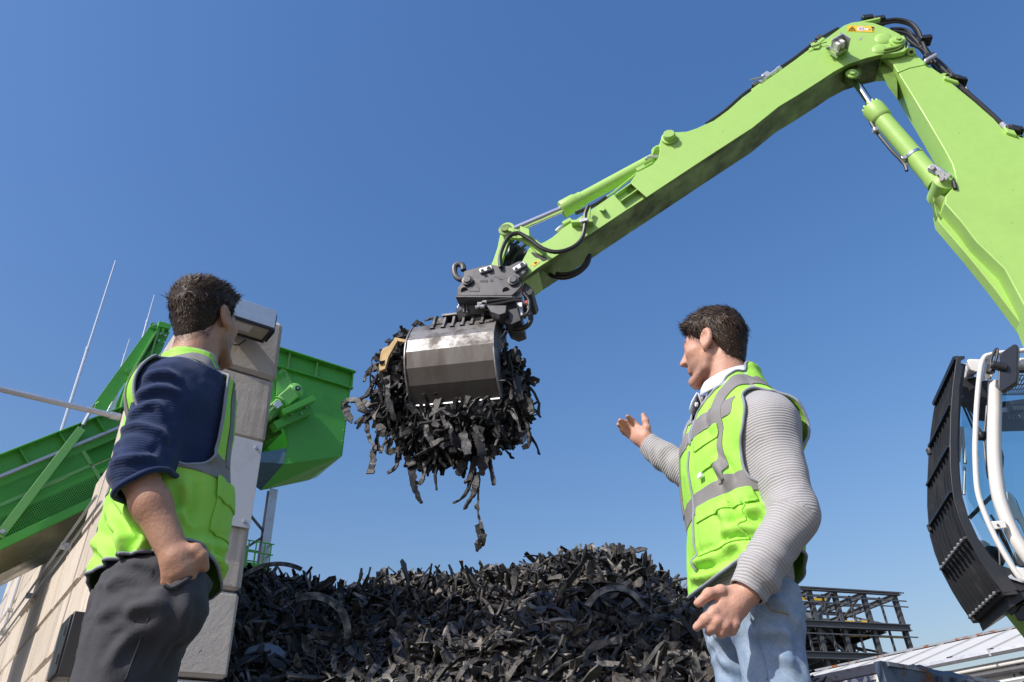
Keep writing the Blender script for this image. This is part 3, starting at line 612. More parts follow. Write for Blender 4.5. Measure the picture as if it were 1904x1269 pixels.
letters('067', 0.34, plain('number_paint', (0.75, 0.75, 0.73), 0.6), skip, sk(0.29, 0.055, -0.405), -E1 * 0.82, UP * 1.15, -E2)
# ------------------------------------------------------------------ green material handler
XQ = A(4.9, 6.18, 0); XL = az(9)                   # the near side plates lie in this upright plane
def ex(x, y, o=0.0): return on(x, y, XQ + XL * o, XL)
def exl(pts, o=0.0): return [ex(x, y, o) for x, y in pts]
exc = thing('material_handler', A(5.4, 6.9, 0), 'bright green material handler with a long raised arm reaching over the heap', 'excavator')
def slab(name, pts, o0, o1, mats, par, bevel=0.006, under=None, label=None):
    n_ = exl(pts, o0); f_ = [p + XL * (o1 - o0) for p in n_]; g = MB(); g.prism(n_, f_)
    if under is not None:
        for i in range(len(pts)):
            if i in under: g.m[i] = 1
    return part(name, g, mats, par, bevel=bevel, label=label)
def fillet(pts, k=3):                                 # round a picture outline a little
    return [tuple(p[:2]) for p in catmull([A(x, y, 0) for x, y in pts], k, True)]
stick_top_a = [(985, 459), (998, 455), (1012, 450.5), (1027, 441.5), (1036, 434), (1047, 424), (1060, 415.5), (1086, 399), (1106, 385.5), (1141, 361.4)]
stick_top_b = [(1171.5, 340), (1185, 321), (1214, 306), (1224, 294), (1226.5, 282), (1226, 268), (1229.5, 257), (1237, 249), (1252, 246.5), (1277, 245), (1295, 239), (1328, 224), (1354, 205), (1380, 182), (1401, 166.5), (1473.6, 115.3), (1508, 89.5), (1529, 77.5), (1555, 58), (1570.7, 47), (1584.5, 42), (1600, 40), (1623, 42.5), (1650, 52), (1671, 62.5), (1684, 72), (1690, 81), (1689, 90), (1681, 96.5), (1664, 100), (1640, 101.5)]
stick_bot_b = [(1611, 108.5), (1579, 119), (1550, 134.5), (1527, 150), (1484, 177.5), (1449, 198.5), (1400, 238), (1303, 301), (1202, 367.7)]
stick_bot_a = [(1166.5, 390.4), (1098, 436), (1045, 470), (1000, 499), (984, 511), (968, 521), (962, 510), (966, 496), (974, 480)]
body = stick_top_a + stick_top_b + stick_bot_b + stick_bot_a
nt_ = len(stick_top_a) + len(stick_top_b)
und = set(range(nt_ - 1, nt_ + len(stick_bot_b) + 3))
stick = slab('stick', body, 0.07, 0.50, [M['lime'], M['lime_worn_shaded']], exc, under=und)
slab('side_plate', [(985, 459)] + stick_top_a[1:] + [(1166.5, 390.4)] + stick_bot_a[1:], 0.0, 0.068, [M['lime'], M['lime_worn_shaded']], stick, bevel=0.008, under=set(range(10, 15)))
slab('side_plate', stick_top_b + stick_bot_b, 0.0, 0.068, [M['lime'], M['lime_worn_shaded']], stick, bevel=0.008, under=set(range(len(stick_top_b) - 1, 60)))
# channels inside the open bay of the side plate
def seg_pts(a, b, t): return (a[0] + (b[0] - a[0]) * t, a[1] + (b[1] - a[1]) * t)
for t in (0.06, 0.52):
    p0, p1 = seg_pts((1143, 363), (1166, 389), t), seg_pts((1172, 342), (1200, 366), t)
    part('bay_flange', MB().bar(ex(*p0, 0.035), ex(*p1, 0.035), 0.06, 0.014, np.cross(XL, unit(ex(*p1) - ex(*p0)))), M['lime'], stick)
part('bay_hole', MB().cyl(ex(1173, 358, 0.069), ex(1173, 358, 0.060), 0.045, 14), M['lime_worn_shaded'], stick)
for x, y in ((1150, 367), (1158, 371), (1164, 377), (1186, 352), (1190, 358)): part('bay_bolt', MB().cyl(ex(x, y, 0.07), ex(x, y, 0.055), 0.012, 6), M['galv'], stick)
# weld lines, pin caps, brackets
part('pin_cap', MB().lathe(ex(1244.5, 259.5, 0.0), -XL, [(0, 0.10), (0.03, 0.10), (0.035, 0.075), (0.09, 0.073), (0.10, 0.062)], 24), M['lime'], stick)
for x, y in ((1224, 281), (1222, 287)): part('eye_plate', MB().cyl(ex(x, y, 0.12), ex(x, y, 0.17), 0.055, 14), M['lime'], stick)
q = ex(1121, 390, 0.0); part('lifting_eye', MB().prism(exl([(1114, 391), (1121, 384), (1126, 389), (1122, 393)], 0.0), exl([(1114, 391), (1121, 384), (1126, 389), (1122, 393)], -0.07)), M['lime'], stick, bevel=0.004)
elb = ex(1668, 79, 0.0)
part('elbow_pin', MB().lathe(elb, -XL, [(0, 0.10), (0.02, 0.10), (0.025, 0.07), (0.05, 0.065), (0.055, 0.03), (0.07, 0.028)], 22), M['lime'], stick)
arc = [(1642, 93), (1655, 90), (1668, 87), (1678, 81), (1681, 74), (1677, 69)]
part('retainer_plate', MB().tube(catmull([ex(x, y, -0.015) for x, y in arc], 4), 0.02, 8), M['lime'], stick)
part('retainer_plate', MB().tube(catmull([ex(x, y + 6, -0.008) for x, y in arc[:4]], 4), 0.012, 8), M['lime_worn_shaded'], stick)
for c_, r_ in (((1643, 72), 0.11), ((1635, 92), 0.09)):
    part('weld_boss', MB().lathe(ex(*c_, 0.0), -XL, [(-0.01, r_), (0.004, r_ * 0.97), (0.016, r_ * 0.8), (0.022, r_ * 0.4)], 20), M['lime'], stick)
# warning label near the elbow
lb = exl([(1577.5, 47.5), (1626, 49.5), (1624.5, 60.5), (1576, 58.5)], -0.004)
part('warning_sticker', MB().prism(lb, [p + XL * 0.003 for p in lb]), M['yellow'], stick, smooth=0)
def lbl(u, v): return lb[0] + (lb[1] - lb[0]) * u + (lb[3] - lb[0]) * v - XL * 0.002
g = MB(); tri = [lbl(0.03, 0.85), lbl(0.30, 0.85), lbl(0.17, 0.2)]
for i in range(3): g.bar(tri[i], tri[(i + 1) % 3], 0.004, 0.007, XL)
g.box(lbl(0.18, 0.6), (0.05, 0.004, 0.02), (unit(lb[1] - lb[0]), XL, UP)); part('warning_triangle', g, M['print_black'], stick, smooth=0)
def disc(c, r, name, mat, par):
    n_ = 18; u_ = unit(lb[1] - lb[0]); w_ = unit(lb[0] - lb[3]); pts = [c + u_ * r * math.cos(2 * math.pi * k / n_) + w_ * r * math.sin(2 * math.pi * k / n_) for k in range(n_)]
    return part(name, MB().prism(pts, [p + XL * 0.0015 for p in pts]), mat, par, smooth=0)
disc(lbl(0.50, 0.5), 0.048, 'print_disc', M['print_white'], stick); disc(lbl(0.73, 0.55), 0.022, 'print_disc', M['print_white'], stick)
g = MB()
for k in range(4): g.bar(lbl(0.42 + 0.05 * k, 0.75) - XL * .002, lbl(0.44 + 0.05 * k, 0.25) - XL * .002, 0.002, 0.006, XL)
part('print_hatch', g, M['red'], stick, smooth=0)
g = MB()
for u0, u1 in ((0.80, 0.83), (0.85, 0.88)): g.bar(lbl(u0, 0.58), lbl(u1, 0.58), 0.003, 0.008, XL)
g.bar(lbl(0.935, 0.25), lbl(0.935, 0.8), 0.003, 0.022, XL); g.box(lbl(0.935, 0.2), (0.03, 0.003, 0.03), (unit(lb[1] - lb[0]), XL, UP)); part('print_figure', g, M['print_black'], stick, smooth=0)
lb = exl([(998, 484), (1004, 487), (993, 496), (987, 492)], -0.004)
part('warning_sticker', MB().prism(lb, [p + XL * 0.003 for p in lb]), M['yellow'], stick, smooth=0)
g = MB(); tri = [lbl(0.2, 0.6), lbl(0.75, 0.6), lbl(0.45, 0.25)]
for i in range(3): g.bar(tri[i], tri[(i + 1) % 3], 0.003, 0.006, XL)
part('warning_triangle', g, M['print_black'], stick, smooth=0)
lb = exl([(1599, 71), (1604, 69), (1601, 74), (1597, 75)], -0.003); part('rating_plate', MB().prism(lb, [p + XL * 0.002 for p in lb]), M['alu'], stick, smooth=0)
# aluminium lamp box on the side plate
bx = [(1541, 90), (1556, 100), (1575, 94), (1575, 74), (1560, 62), (1541, 76)]
lc = ex(1560, 84, -0.14); lu = unit(ex(1576, 72, 0) - ex(1555, 84, 0)); lw = np.cross(XL, lu); lw = lw if lw[2] > 0 else -lw
lampb = part('work_lamp', MB().box(lc + lw * 0.05, (0.17, 0.20, 0.02), (lu, XL, lw)), M['alu'], stick, bevel=0.004)
part('shroud', MB().box(lc + lu * 0.085, (0.012, 0.20, 0.17), (lu, XL, lw)), M['alu'], lampb)
part('shroud', MB().box(lc - lu * 0.085 + XL * 0.06, (0.012, 0.10, 0.17), (lu, XL, lw)), M['alu'], lampb)
for k in (-1, 1): part('lens', MB().box(lc - lu * 0.02 + lu * 0.035 * k - XL * 0.02 - lw * 0.01, (0.05, 0.10, 0.10), (lu, XL, lw)), M['print_white'], lampb, bevel=0.01)
part('bracket', MB().prism(exl([(1535, 89), (1557, 105), (1576, 93), (1556, 80)], -0.09), exl([(1535, 89), (1557, 105), (1576, 93), (1556, 80)], 0.0)), M['lime'], stick, bevel=0.003)
for x, y in ((1538, 90), (1556, 100)): part('bracket_bolt', MB().cyl(ex(x, y, -0.09), ex(x, y, -0.12), 0.016, 8), M['galv'], stick)
# valve and hose along the top edge
part('top_hose', MB().tube(catmull([ex(*p, 0.06) for p in ((1313, 231), (1345, 209), (1380, 178), (1400, 164))], 5), 0.022, 8), M['hose'], stick)
part('top_hose', MB().tube(catmull([ex(*p, 0.10) for p in ((1446, 130), (1475, 111), (1507, 86), (1530, 70), (1558, 54))], 5), 0.026, 8), M['hose'], stick)
vd = unit(ex(1446, 131, 0.06) - ex(1410, 157, 0.06))
va_ = ex(1412, 155, 0.06)
val = part('shut_off_valve', MB().lathe(va_, vd, [(0, 0.03), (0.06, 0.03), (0.06, 0.04), (0.10, 0.04), (0.10, 0.028), (0.32, 0.028), (0.32, 0.036), (0.38, 0.036)], 10), M['galv'], stick)
part('valve_body', MB().box(ex(1425, 143, 0.06), (0.11, 0.08, 0.09), (vd, XL, np.cross(XL, vd))), M['galv'], val, bevel=0.006)
part('handle', MB().tube(catmull([ex(1422, 141, 0.02), ex(1416, 144, 0.02), ex(1395, 149, 0.02)], 4), 0.012, 6), M['galv'], val)
for x, y in ((1405, 160), (1522, 74), (1512, 84)):
    part('hose_clamp', MB().box(ex(x, y, 0.05), (0.09, 0.10, 0.06), (vd, XL, np.cross(XL, vd))), M['grey_steel'], stick, bevel=0.006)
    part('clamp_bracket', MB().box(ex(x + 2, y + 5, 0.03), (0.16, 0.05, 0.05), (vd, XL, np.cross(XL, vd))), M['lime'], stick, bevel=0.006)
part('lug_plate', MB().prism(exl([(1507, 82), (1512, 79), (1527, 83), (1522, 90), (1511, 91)], -0.02), exl([(1507, 82), (1512, 79), (1527, 83), (1522, 90), (1511, 91)], 0.01)), M['lime'], stick, bevel=0.003)
part('lamp_wire', MB().tube(catmull([ex(*p, -0.03) for p in ((1501, 91), (1512, 86), (1524, 82), (1537, 79))], 5), 0.006, 5), M['hose'], stick)
# upper cylinder on the stick
c0, c1 = ex(1044, 391, 0.25), ex(1214, 299, 0.25); cd_ = unit(c1 - c0); cl = np.linalg.norm(c1 - c0)
ucyl = part('bucket_cylinder', MB().lathe(c0, cd_, [(0, 0.105), (0.02, 0.115), (0.20, 0.115), (0.24, 0.10), (0.30, 0.10), (0.31, 0.088), (cl, 0.088)], 22), M['lime'], exc)
rp = ex(945, 432, 0.25)
part('rod', MB().cyl(rp, c0 + cd_ * 0.1, 0.052, 16), M['chrome'], ucyl)
part('end_lug', MB().cyl(c1 + cd_ * 0.12 - XL * 0.09, c1 + cd_ * 0.12 + XL * 0.09, 0.12, 16), M['lime'], ucyl)
part('rod_eye', MB().cyl(rp - XL * 0.08, rp + XL * 0.08, 0.09, 16), M['lime'], ucyl)
part('oil_pipe', MB().tube(catmull([ex(*p, 0.06) for p in ((1213, 303), (1195, 314), (1180, 326), (1155, 346), (1138, 360), (1125, 368))], 5), 0.014, 7), M['lime'], ucyl)
part('oil_hose', MB().tube(catmull([ex(*p, 0.06) for p in ((1127, 367), (1110, 379), (1085, 391), (1070, 397))], 5), 0.024, 8), M['hose'], ucyl)
part('fitting', MB().tube(catmull([ex(*p, 0.08) for p in ((1201, 297), (1206, 293), (1216, 292), (1224, 292))], 4), 0.02, 8), M['galv'], ucyl)
part('pipe_clamp', MB().box(ex(1192, 315, 0.05), (0.12, 0.06, 0.06), (cd_, XL, np.cross(XL, cd_))), M['lime'], ucyl, bevel=0.008)
# link and guide lever at the tip
def twin(name, pts, os_, th, mat, bevel=0.006):
    for o in os_: slab(name, pts, o, o + th, mat, exc, bevel)
twin('tipping_link', [(931, 430), (935, 424), (943, 424), (950, 430), (946, 448), (938, 472), (930, 497), (911, 497), (917, 484), (925, 460)], (0.09, 0.36), 0.06, M['lime'])
twin('guide_lever', [(932, 426), (940, 421), (953, 424), (972, 431), (990, 440), (1008, 455), (1014, 468), (1008, 475), (998, 470), (984, 456), (966, 444), (945, 441), (934, 436)], (-0.03, 0.48), 0.05, M['lime'])
lp = ex(940, 429, -0.03)
part('link_pin', MB().lathe(lp, -XL, [(-0.6, 0.05), (0, 0.05), (0, 0.085), (0.02, 0.085), (0.025, 0.05), (0.05, 0.045)], 18), M['lime_worn_shaded'], exc)
part('pin_clip', MB().box(ex(949, 428, -0.06), (0.11, 0.03, 0.06), (unit(ex(955, 431) - ex(943, 427)), XL, UP)), M['lime'], exc, bevel=0.006)
part('hose_bracket', MB().box(ex(977, 434, -0.07), (0.13, 0.08, 0.12), (unit(ex(985, 437) - ex(970, 432)), XL, UP)), M['lime'], exc, bevel=0.008)
for pts, r in (([(931, 498), (930, 478), (936, 458), (946, 441), (960, 434), (972, 437), (990, 449), (1010, 463), (1035, 469), (1062, 462), (1080, 447), (1087, 425), (1088, 400), (1094, 384)], 0.026),
               ([(940, 499), (945, 475), (957, 456), (965, 449)], 0.022), ([(950, 498), (956, 478), (968, 463), (978, 455)], 0.02), ([(935, 499), (938, 470), (948, 452), (955, 447)], 0.02)):
    part('hose', MB().tube(catmull([ex(x, y, -0.09 if r > 0.024 else 0.2) for x, y in pts], 5), r, 8), M['hose'], exc)
for k in range(7): part('hose', MB().tube(catmull([ex(948 + 4 * k, 452 + 1.5 * k, 0.14 + 0.05 * k), ex(946 + 3 * k, 470, 0.12 + .05 * k), ex(938 + 5 * k, 486 + k, 0.2 + 0.03 * k), ex(940 + 5 * k, 505, 0.25)], 5), 0.018, 6), M['hose'], exc)
slab('inner_block', [(948, 455), (978, 462), (982, 478), (968, 500), (945, 500), (940, 480)], 0.26, 0.34, M['black'], exc)
for pts in ([(1097, 474), (1092, 492), (1075, 508), (1052, 517), (1030, 515), (1020, 508)], [(1094, 478), (1084, 496), (1064, 508), (1046, 511), (1034, 509)]):
    part('hose', MB().tube(catmull([ex(x, y, 0.30) for x, y in pts], 5), 0.026, 8), M['hose'], exc)
part('hose_clamp', MB().box(ex(1086, 413, -0.09), (0.10, 0.08, 0.05), (unit(A(1, -.15, .1)), XL, UP)), M['galv'], exc, bevel=0.006)
part('clamp_rail', MB().box(ex(1083, 417, -0.02), (0.26, 0.12, 0.045), (unit(ex(1097, 417) - ex(1070, 418)), XL, UP)), M['lime'], exc, bevel=0.006)
part('weld_strip', MB().prism(exl([(1092, 385), (1098, 385), (1094, 436), (1084, 443), (1088, 420)], -0.006), exl([(1092, 385), (1098, 385), (1094, 436), (1084, 443), (1088, 420)], 0.0)), M['lime'], stick)
part('grease_nipple', MB().lathe(ex(1034, 431, 0.05), unit(ex(1040, 425) - ex(1028, 434)), [(0, 0.02), (0.05, 0.03), (0.1, 0.03), (0.13, 0.015)], 8), M['galv'], stick)
part('clamp_bracket', MB().box(ex(1055, 414, 0.03), (0.12, 0.06, 0.06), (cd_, XL, np.cross(XL, cd_))), M['lime'], stick, bevel=0.01)
# quick hitch
hp = [(862, 505), (869, 502), (880, 499.5), (896, 494.7), (912, 491.7), (927, 494.7), (947, 494.5), (962, 486.5), (970, 485), (979.5, 489.5), (982, 498), (977, 507), (964, 518), (940, 520), (861.5, 522)]
hit = slab('quick_hitch', hp, -0.06, -0.01, M['grey_steel'], exc, bevel=0.008)
for o in (0.36,): slab('hitch_plate', hp, o, o + 0.05, M['grey_steel'], hit)
slab('hitch_core', [(870, 510), (930, 505), (965, 500), (960, 516), (868, 519)], -0.01, 0.36, M['black'], hit)
ap = [(861, 522), (867.5, 517.5), (890, 516.5), (915, 517), (922, 514), (931, 520), (940, 518), (956, 517.5), (969, 523), (971, 530), (966, 537), (956, 546.5), (951.5, 550), (849, 550), (850, 536)]
slab('adapter_plate', ap, -0.11, -0.065, M['grey_steel'], hit, bevel=0.008); slab('adapter_plate', ap, 0.42, 0.46, M['grey_steel'], hit)
for x, y in ((870, 524), (955, 524)): part('hitch_pin', MB().lathe(ex(x, y, -0.11), -XL, [(-.7, .04), (0, 0.045), (0, 0.065), (0.03, 0.065), (0.035, 0.045), (0.05, 0.04)], 16), M['grey_steel'], hit)
for x, y in ((863.5, 541), (941, 541)): part('slot', MB().cyl(ex(x, y, -0.1095), ex(x, y, -0.114), 0.042, 14), M['black'], hit)
for x, y, w in ((900, 523, 0.09), (914, 522, 0.035)): part('slot', MB().box(ex(x, y, -0.111), (w, 0.006, 0.03), (unit(ex(960, 524) - ex(870, 524)), XL, UP)), M['black'], hit)
part('weld_plate', MB().box(ex(882, 538.5, -0.112), (0.12, 0.006, 0.055), (unit(ex(960, 541) - ex(870, 541)), XL, UP)), M['grey_steel'], hit)
for (x, y), (x2, y2) in (((896, 504), (911, 499)), ((959, 501), (973, 492))):
    kd = unit(ex(x2, y2) - ex(x, y)); kl = np.linalg.norm(ex(x2, y2) - ex(x, y))
    kp_ = part('keeper', MB().box((ex(x, y, -0.075) + ex(x2, y2, -0.075)) / 2, (kl + 0.06, 0.03, 0.07), (kd, XL, np.cross(XL, kd))), M['alu'], hit, bevel=0.012)
    part('keeper_bolt', MB().cyl(ex(x + 1, y - 0.5, -0.09), ex(x + 1, y - 0.5, -0.115), 0.022, 6), M['galv'], kp_)
    part('keeper_bolt', MB().cyl(ex(x2 - 2, y2 + 0.5, -0.09), ex(x2 - 2, y2 + 0.5, -0.11), 0.026, 10), M['galv'], kp_)
hk = [(866, 519), (856, 520), (848, 514), (845, 505), (846, 496), (853, 492), (860, 494), (862, 503)]
part('lifting_hook', MB().tube(catmull([ex(x, y, 0.22) for x, y in hk], 5), 0.036, 10), M['rust'] if False else M['grey_steel'], hit)
slab('base_flange', [(847, 549.5), (953, 550), (953, 553.5), (847, 553)], -0.13, 0.10, M['grey_steel'], hit)
slab('hitch_wedge', [(975, 525), (983, 530), (992, 540), (988, 548), (974, 552), (970, 540)], 0.05, 0.45, M['black'], exc)
# boom
bn = [(1640, 104), (1665, 84), (1690, 88.5), (1706, 103), (1723, 119), (1749, 137), (1756, 141), (1762, 149), (1770, 155), (1810.6, 188), (1848.4, 221), (1874.4, 250.5), (1891, 253), (1905, 257), (1930, 282), (2040, 400), (2075, 520), (2085, 700), (2085, 860), (1985, 880), (1972, 760), (1940, 655), (1904, 567), (1868, 500), (1815, 449), (1787, 412), (1757, 378), (1758.5, 364), (1772.7, 348.4), (1777, 334), (1775, 320), (1770, 304), (1756, 278), (1725.5, 226), (1692.5, 171.5), (1660, 119)]
boom = slab('boom', bn, 0.09, 0.40, [M['lime'], M['lime_worn_shaded']], exc, bevel=0.010)
part('boom_fork', MB().prism(exl([(1640, 106), (1653, 113), (1668, 150), (1669, 186), (1650, 160), (1636, 128)], 0.16), exl([(1640, 106), (1653, 113), (1668, 150), (1669, 186), (1650, 160), (1636, 128)], 0.42)), M['lime_worn_shaded'], boom)  # shade under the stick put into its darker worn paint
part('weld_seam', MB().tube([ex(1668, 136, 0.088), ex(1690, 127, 0.088), ex(1723, 120, 0.088)], 0.007, 6), M['lime'], boom)
bl = part('boom_lug', MB().cyl(ex(1694.5, 97, 0.09), ex(1694.5, 97, 0.04), 0.05, 14), M['lime'], boom)
part('lug_hole', MB().cyl(ex(1694.5, 97, 0.04), ex(1694.5, 97, 0.035), 0.022, 10), M['black'], bl)
def lug(pts, hole, o=0.1):
    l_ = part('bracket', MB().prism(exl(pts, o), exl(pts, o + 0.03)), M['lime'], boom, bevel=0.003)
    part('bracket_hole', MB().cyl(ex(*hole, o - 0.002), ex(*hole, o - 0.006), 0.022, 10), M['print_black'], l_)
lug([(1749, 138), (1756, 136), (1764, 138), (1768, 146), (1772, 154), (1764, 152)], (1761, 141))
lug([(1876, 251), (1888, 252), (1899, 251), (1904, 256), (1902, 264), (1893, 265), (1886, 258)], (1898, 256))
# lower boom lobe and cylinder root
slab('root_lobe', [(1741, 392), (1752, 380), (1775, 412), (1800, 440), (1850, 492), (1905, 570), (1905, 612), (1850, 538), (1800, 476), (1745, 412)], 0.28, 0.42, M['lime'], boom)
slab('root_cheek', [(1733, 360), (1740, 352), (1752, 372), (1762, 392), (1750, 412), (1741, 402)], 0.28, 0.36, M['lime_worn_shaded'], boom)
part('root_tube', MB().cyl(ex(1752, 372, 0.3), ex(1776, 396, 0.3), 0.12, 14), M['lime_worn_shaded'], boom)
# boom to stick cylinder
k0, k1 = ex(1626, 206, 0.24), ex(1744, 343, 0.24); kd = unit(k1 - k0); kl = np.linalg.norm(k1 - k0)
scyl = part('stick_cylinder', MB().lathe(k0 - kd * 0.07, kd, [(0, 0.105), (0.02, 0.125), (0.05, 0.13), (0.22, 0.13), (0.26, 0.115), (0.27, 0.106), (kl - 0.04, 0.106), (kl - 0.035, 0.115), (kl + 0.06, 0.115)], 28), M['lime'], exc)
for k in range(10):
    a = k * math.pi / 5; u_ = XL * math.cos(a) + np.cross(XL, kd) * math.sin(a); part('gland_bolt', MB().cyl(k0 - kd * 0.07 + u_ * 0.098, k0 - kd * 0.10 + u_ * 0.098, 0.015, 6), M['lime'], scyl)
rt = ex(1583, 141, 0.24)
part('rod', MB().cyl(rt, k0, 0.05, 18), M['chrome'], scyl)
part('rod_eye', MB().cyl(rt - XL * 0.08, rt + XL * 0.08, 0.10, 18), M['lime_worn_shaded'], scyl)
part('clevis', MB().prism(exl([(1570, 134), (1582, 122), (1600, 124), (1602, 138), (1592, 148), (1576, 146)], 0.10), exl([(1570, 134), (1582, 122), (1600, 124), (1602, 138), (1592, 148), (1576, 146)], 0.15)), M['lime_worn_shaded'], exc, bevel=0.006)
part('clevis_pin', MB().lathe(ex(1584, 139, 0.10), -XL, [(0, 0.08), (0.02, 0.08), (0.03, 0.05), (0.05, 0.045)], 16), M['lime'], exc)
rb = ex(1752, 352, 0.24)
part('base_eye', MB().lathe(rb + XL * 0.16, -XL, [(0, 0.125), (0.30, 0.125), (0.31, 0.10), (0.33, 0.07), (0.35, 0.06), (0.36, 0.03)], 20), M['lime'], scyl)
bmid = k0 + kd * (kl * 0.64)
part('band_clamp', MB().lathe(bmid - kd * 0.015, kd, [(0, 0.104), (0, 0.113), (0.035, 0.113), (0.035, 0.104)], 28), M['chrome'], scyl)
part('clamp_screw', MB().box(bmid - np.cross(XL, kd) * 0.12 * (1 if np.cross(XL, kd)[0] > 0 else -1), (0.05, 0.09, 0.08), (kd, XL, np.cross(XL, kd))), M['galv'], scyl, bevel=0.008)
part('side_hose', MB().tube(catmull([ex(*p, 0.2) for p in ((1619, 228), (1628, 243), (1640, 259), (1660, 283), (1681, 305), (1686, 318))], 5), 0.020, 7), M['hose'], scyl)
part('fitting', MB().box(ex(1628, 243, 0.18), (0.07, 0.07, 0.07)), M['galv'], scyl, bevel=0.015)
fv = [ex(1731, 312, 0.12), ex(1745, 320, 0.10), ex(1758, 330, 0.10)]
vb_ = part('hose_valve', MB().tube(catmull(fv, 4), 0.05, 10), M['galv'], scyl)
for x, y in ((1733, 311), (1744, 321), (1751, 325), (1757, 331), (1750, 332), (1762, 326)): part('fitting', MB().cyl(ex(x, y, 0.03), ex(x + 4, y + 4, 0.12), 0.028, 8), M['galv'], vb_)
part('valve_hose', MB().tube(catmull([ex(*p, 0.08) for p in ((1757, 331), (1768, 333), (1774, 342), (1776, 352))], 4), 0.024, 8), M['hose'], scyl)
# hoses over the elbow and down the boom
for pts, r, o in (([(1608, 40), (1635, 41), (1665, 37), (1690, 42), (1705, 55), (1713, 72), (1722, 96), (1735, 112), (1757, 133), (1775, 150)], 0.028, 0.14),
               ([(1640, 45), (1665, 40), (1692, 46), (1706, 62), (1715, 82), (1727, 100)], 0.028, 0.24),
               ([(1655, 55), (1680, 55), (1697, 66), (1712, 84), (1726, 104), (1745, 128), (1760, 138)], 0.024, 0.30),
               ([(1660, 58), (1688, 64), (1703, 76), (1718, 95), (1740, 118), (1752, 136)], 0.024, 0.2),
               ([(1672, 66), (1695, 74), (1712, 92), (1728, 112), (1738, 127), (1747, 136)], 0.022, 0.34),
               ([(1686, 72), (1703, 86), (1720, 97), (1733, 118)], 0.02, 0.12),
               ([(1692, 84), (1712, 90), (1726, 101), (1748, 115), (1780, 148)], 0.018, 0.38)):
    part('hose', MB().tube(catmull([ex(x, y, o) for x, y in pts], 5), r, 8), M['hose'], exc)
for x, y in ((1612, 38), (1634, 40), (1720, 76), (1728, 110)):
    part('hose_clamp', MB().box(ex(x, y, 0.15), (0.14, 0.14, 0.07), (unit(A(1, -.15, -.1)), XL, UP)), M['black'], exc, bevel=0.008)
part('clamp_bracket', MB().box(ex(1618, 41, 0.08), (0.26, 0.06, 0.04), (unit(A(1, -.15, .05)), XL, UP)), M['lime'], exc, bevel=0.01)
part('spanner_clip', MB().box(ex(1730, 109, 0.05), (0.20, 0.05, 0.06), (unit(A(.9, -.15, .45)), XL, UP)), M['galv'], exc, bevel=0.015)
part('boom_pipe', MB().tube(catmull([ex(*p, 0.12) for p in ((1776, 152), (1788, 164), (1812, 185), (1840, 210), (1862, 231))], 5), 0.030, 10), M['hose'], boom)
part('pipe_end', MB().cyl(ex(1862, 231, 0.12), ex(1873, 242, 0.12), 0.036, 10), M['galv'], boom)
part('boom_pipe', MB().tube(catmull([ex(*p, 0.30) for p in ((1776, 148), (1793, 160), (1800, 170), (1812, 183), (1825, 198))], 5), 0.014, 6), M['grey_steel'], boom)
for x, y in ((1776, 148), (1785, 151), (1882, 245), (1888, 243)): part('hose_clamp', MB().box(ex(x, y, 0.10), (0.14, 0.12, 0.06), (unit(A(.8, -.15, -.6)), XL, UP)), M['black'], boom, bevel=0.008)
part('clamp_bracket', MB().box(ex(1768, 151, 0.08), (0.18, 0.05, 0.05), (unit(A(.7, -.1, -.7)), XL, UP)), M['lime'], boom, bevel=0.01)
part('clamp_bracket', MB().box(ex(1878, 247, 0.08), (0.12, 0.05, 0.10), (unit(A(.7, -.1, -.7)), XL, UP)), M['lime'], boom, bevel=0.01)
part('boom_pipe', MB().tube(catmull([ex(*p, 0.14) for p in ((1896, 262), (1904, 280), (1925, 310), (1960, 340))], 5), 0.03, 8), M['galv'], boom)
# grease and scuffs, each with a shape of its own
def smear(pts, o, mat='print_black'):
    a_ = exl(fillet(pts, 4), o); part('grease_stain', MB().prism(a_, [p + XL * 0.0015 for p in a_]), M[mat], stick, smooth=0)
smear([(988, 469), (996, 471), (1004, 476), (1014, 478), (1017, 483), (1009, 486), (1003, 481), (996, 479), (990, 474)], -0.0025)
smear([(1640, 96), (1655, 93), (1668, 91), (1679, 86), (1680, 89), (1668, 95), (1652, 97.5), (1641, 99)], -0.0025)
smear([(1684, 76), (1688, 81), (1686, 88), (1683, 90), (1684, 83)], -0.0025)
ud = unit(ex(1202, 367.7) - ex(1400, 238)); un = np.cross(XL, ud); un = un if un[2] < 0 else -un
for (x, y), ln, o, w in (((1345, 273), 0.55, 0.10, 0.07), ((1372, 256), 0.35, 0.16, 0.05), ((1320, 290), 0.2, 0.30, 0.12), ((1300, 303), 0.25, 0.38, 0.05), ((1040, 474), 0.5, 0.22, 0.06), ((1150, 401), 0.22, 0.32, 0.05), ((1420, 222), 0.4, 0.36, 0.06)):
    c_ = ex(x, y, o) + un * 0.001; g = MB(); r2 = np.random.default_rng(int(x)); n_ = 14; top = [c_ + ud * ln * math.cos(2 * math.pi * k / n_) * .5 * r2.uniform(.6, 1.2) + XL * w * math.sin(2 * math.pi * k / n_) * r2.uniform(.4, 1.2) + XL * 0.3 * w * math.cos(6 * math.pi * k / n_) for k in range(n_)]
    g.prism([p + un * 0.002 for p in top], [p - un * 0.006 for p in top]); part('scuff', g, M['hose'], stick, smooth=0)
# ------------------------------------------------------------------ clamshell grapple
GA = unit(az(103) - UP * 0.085); GB = az(193); GO = ex(853, 681, 0.25)
def gp_(s, u, z): return GO + GA * s + GB * u + UP * z
grap = thing('clamshell_grapple', GO, 'grey steel clamshell grapple clenched round a bundle of black rubber, under the green arm', 'grapple')
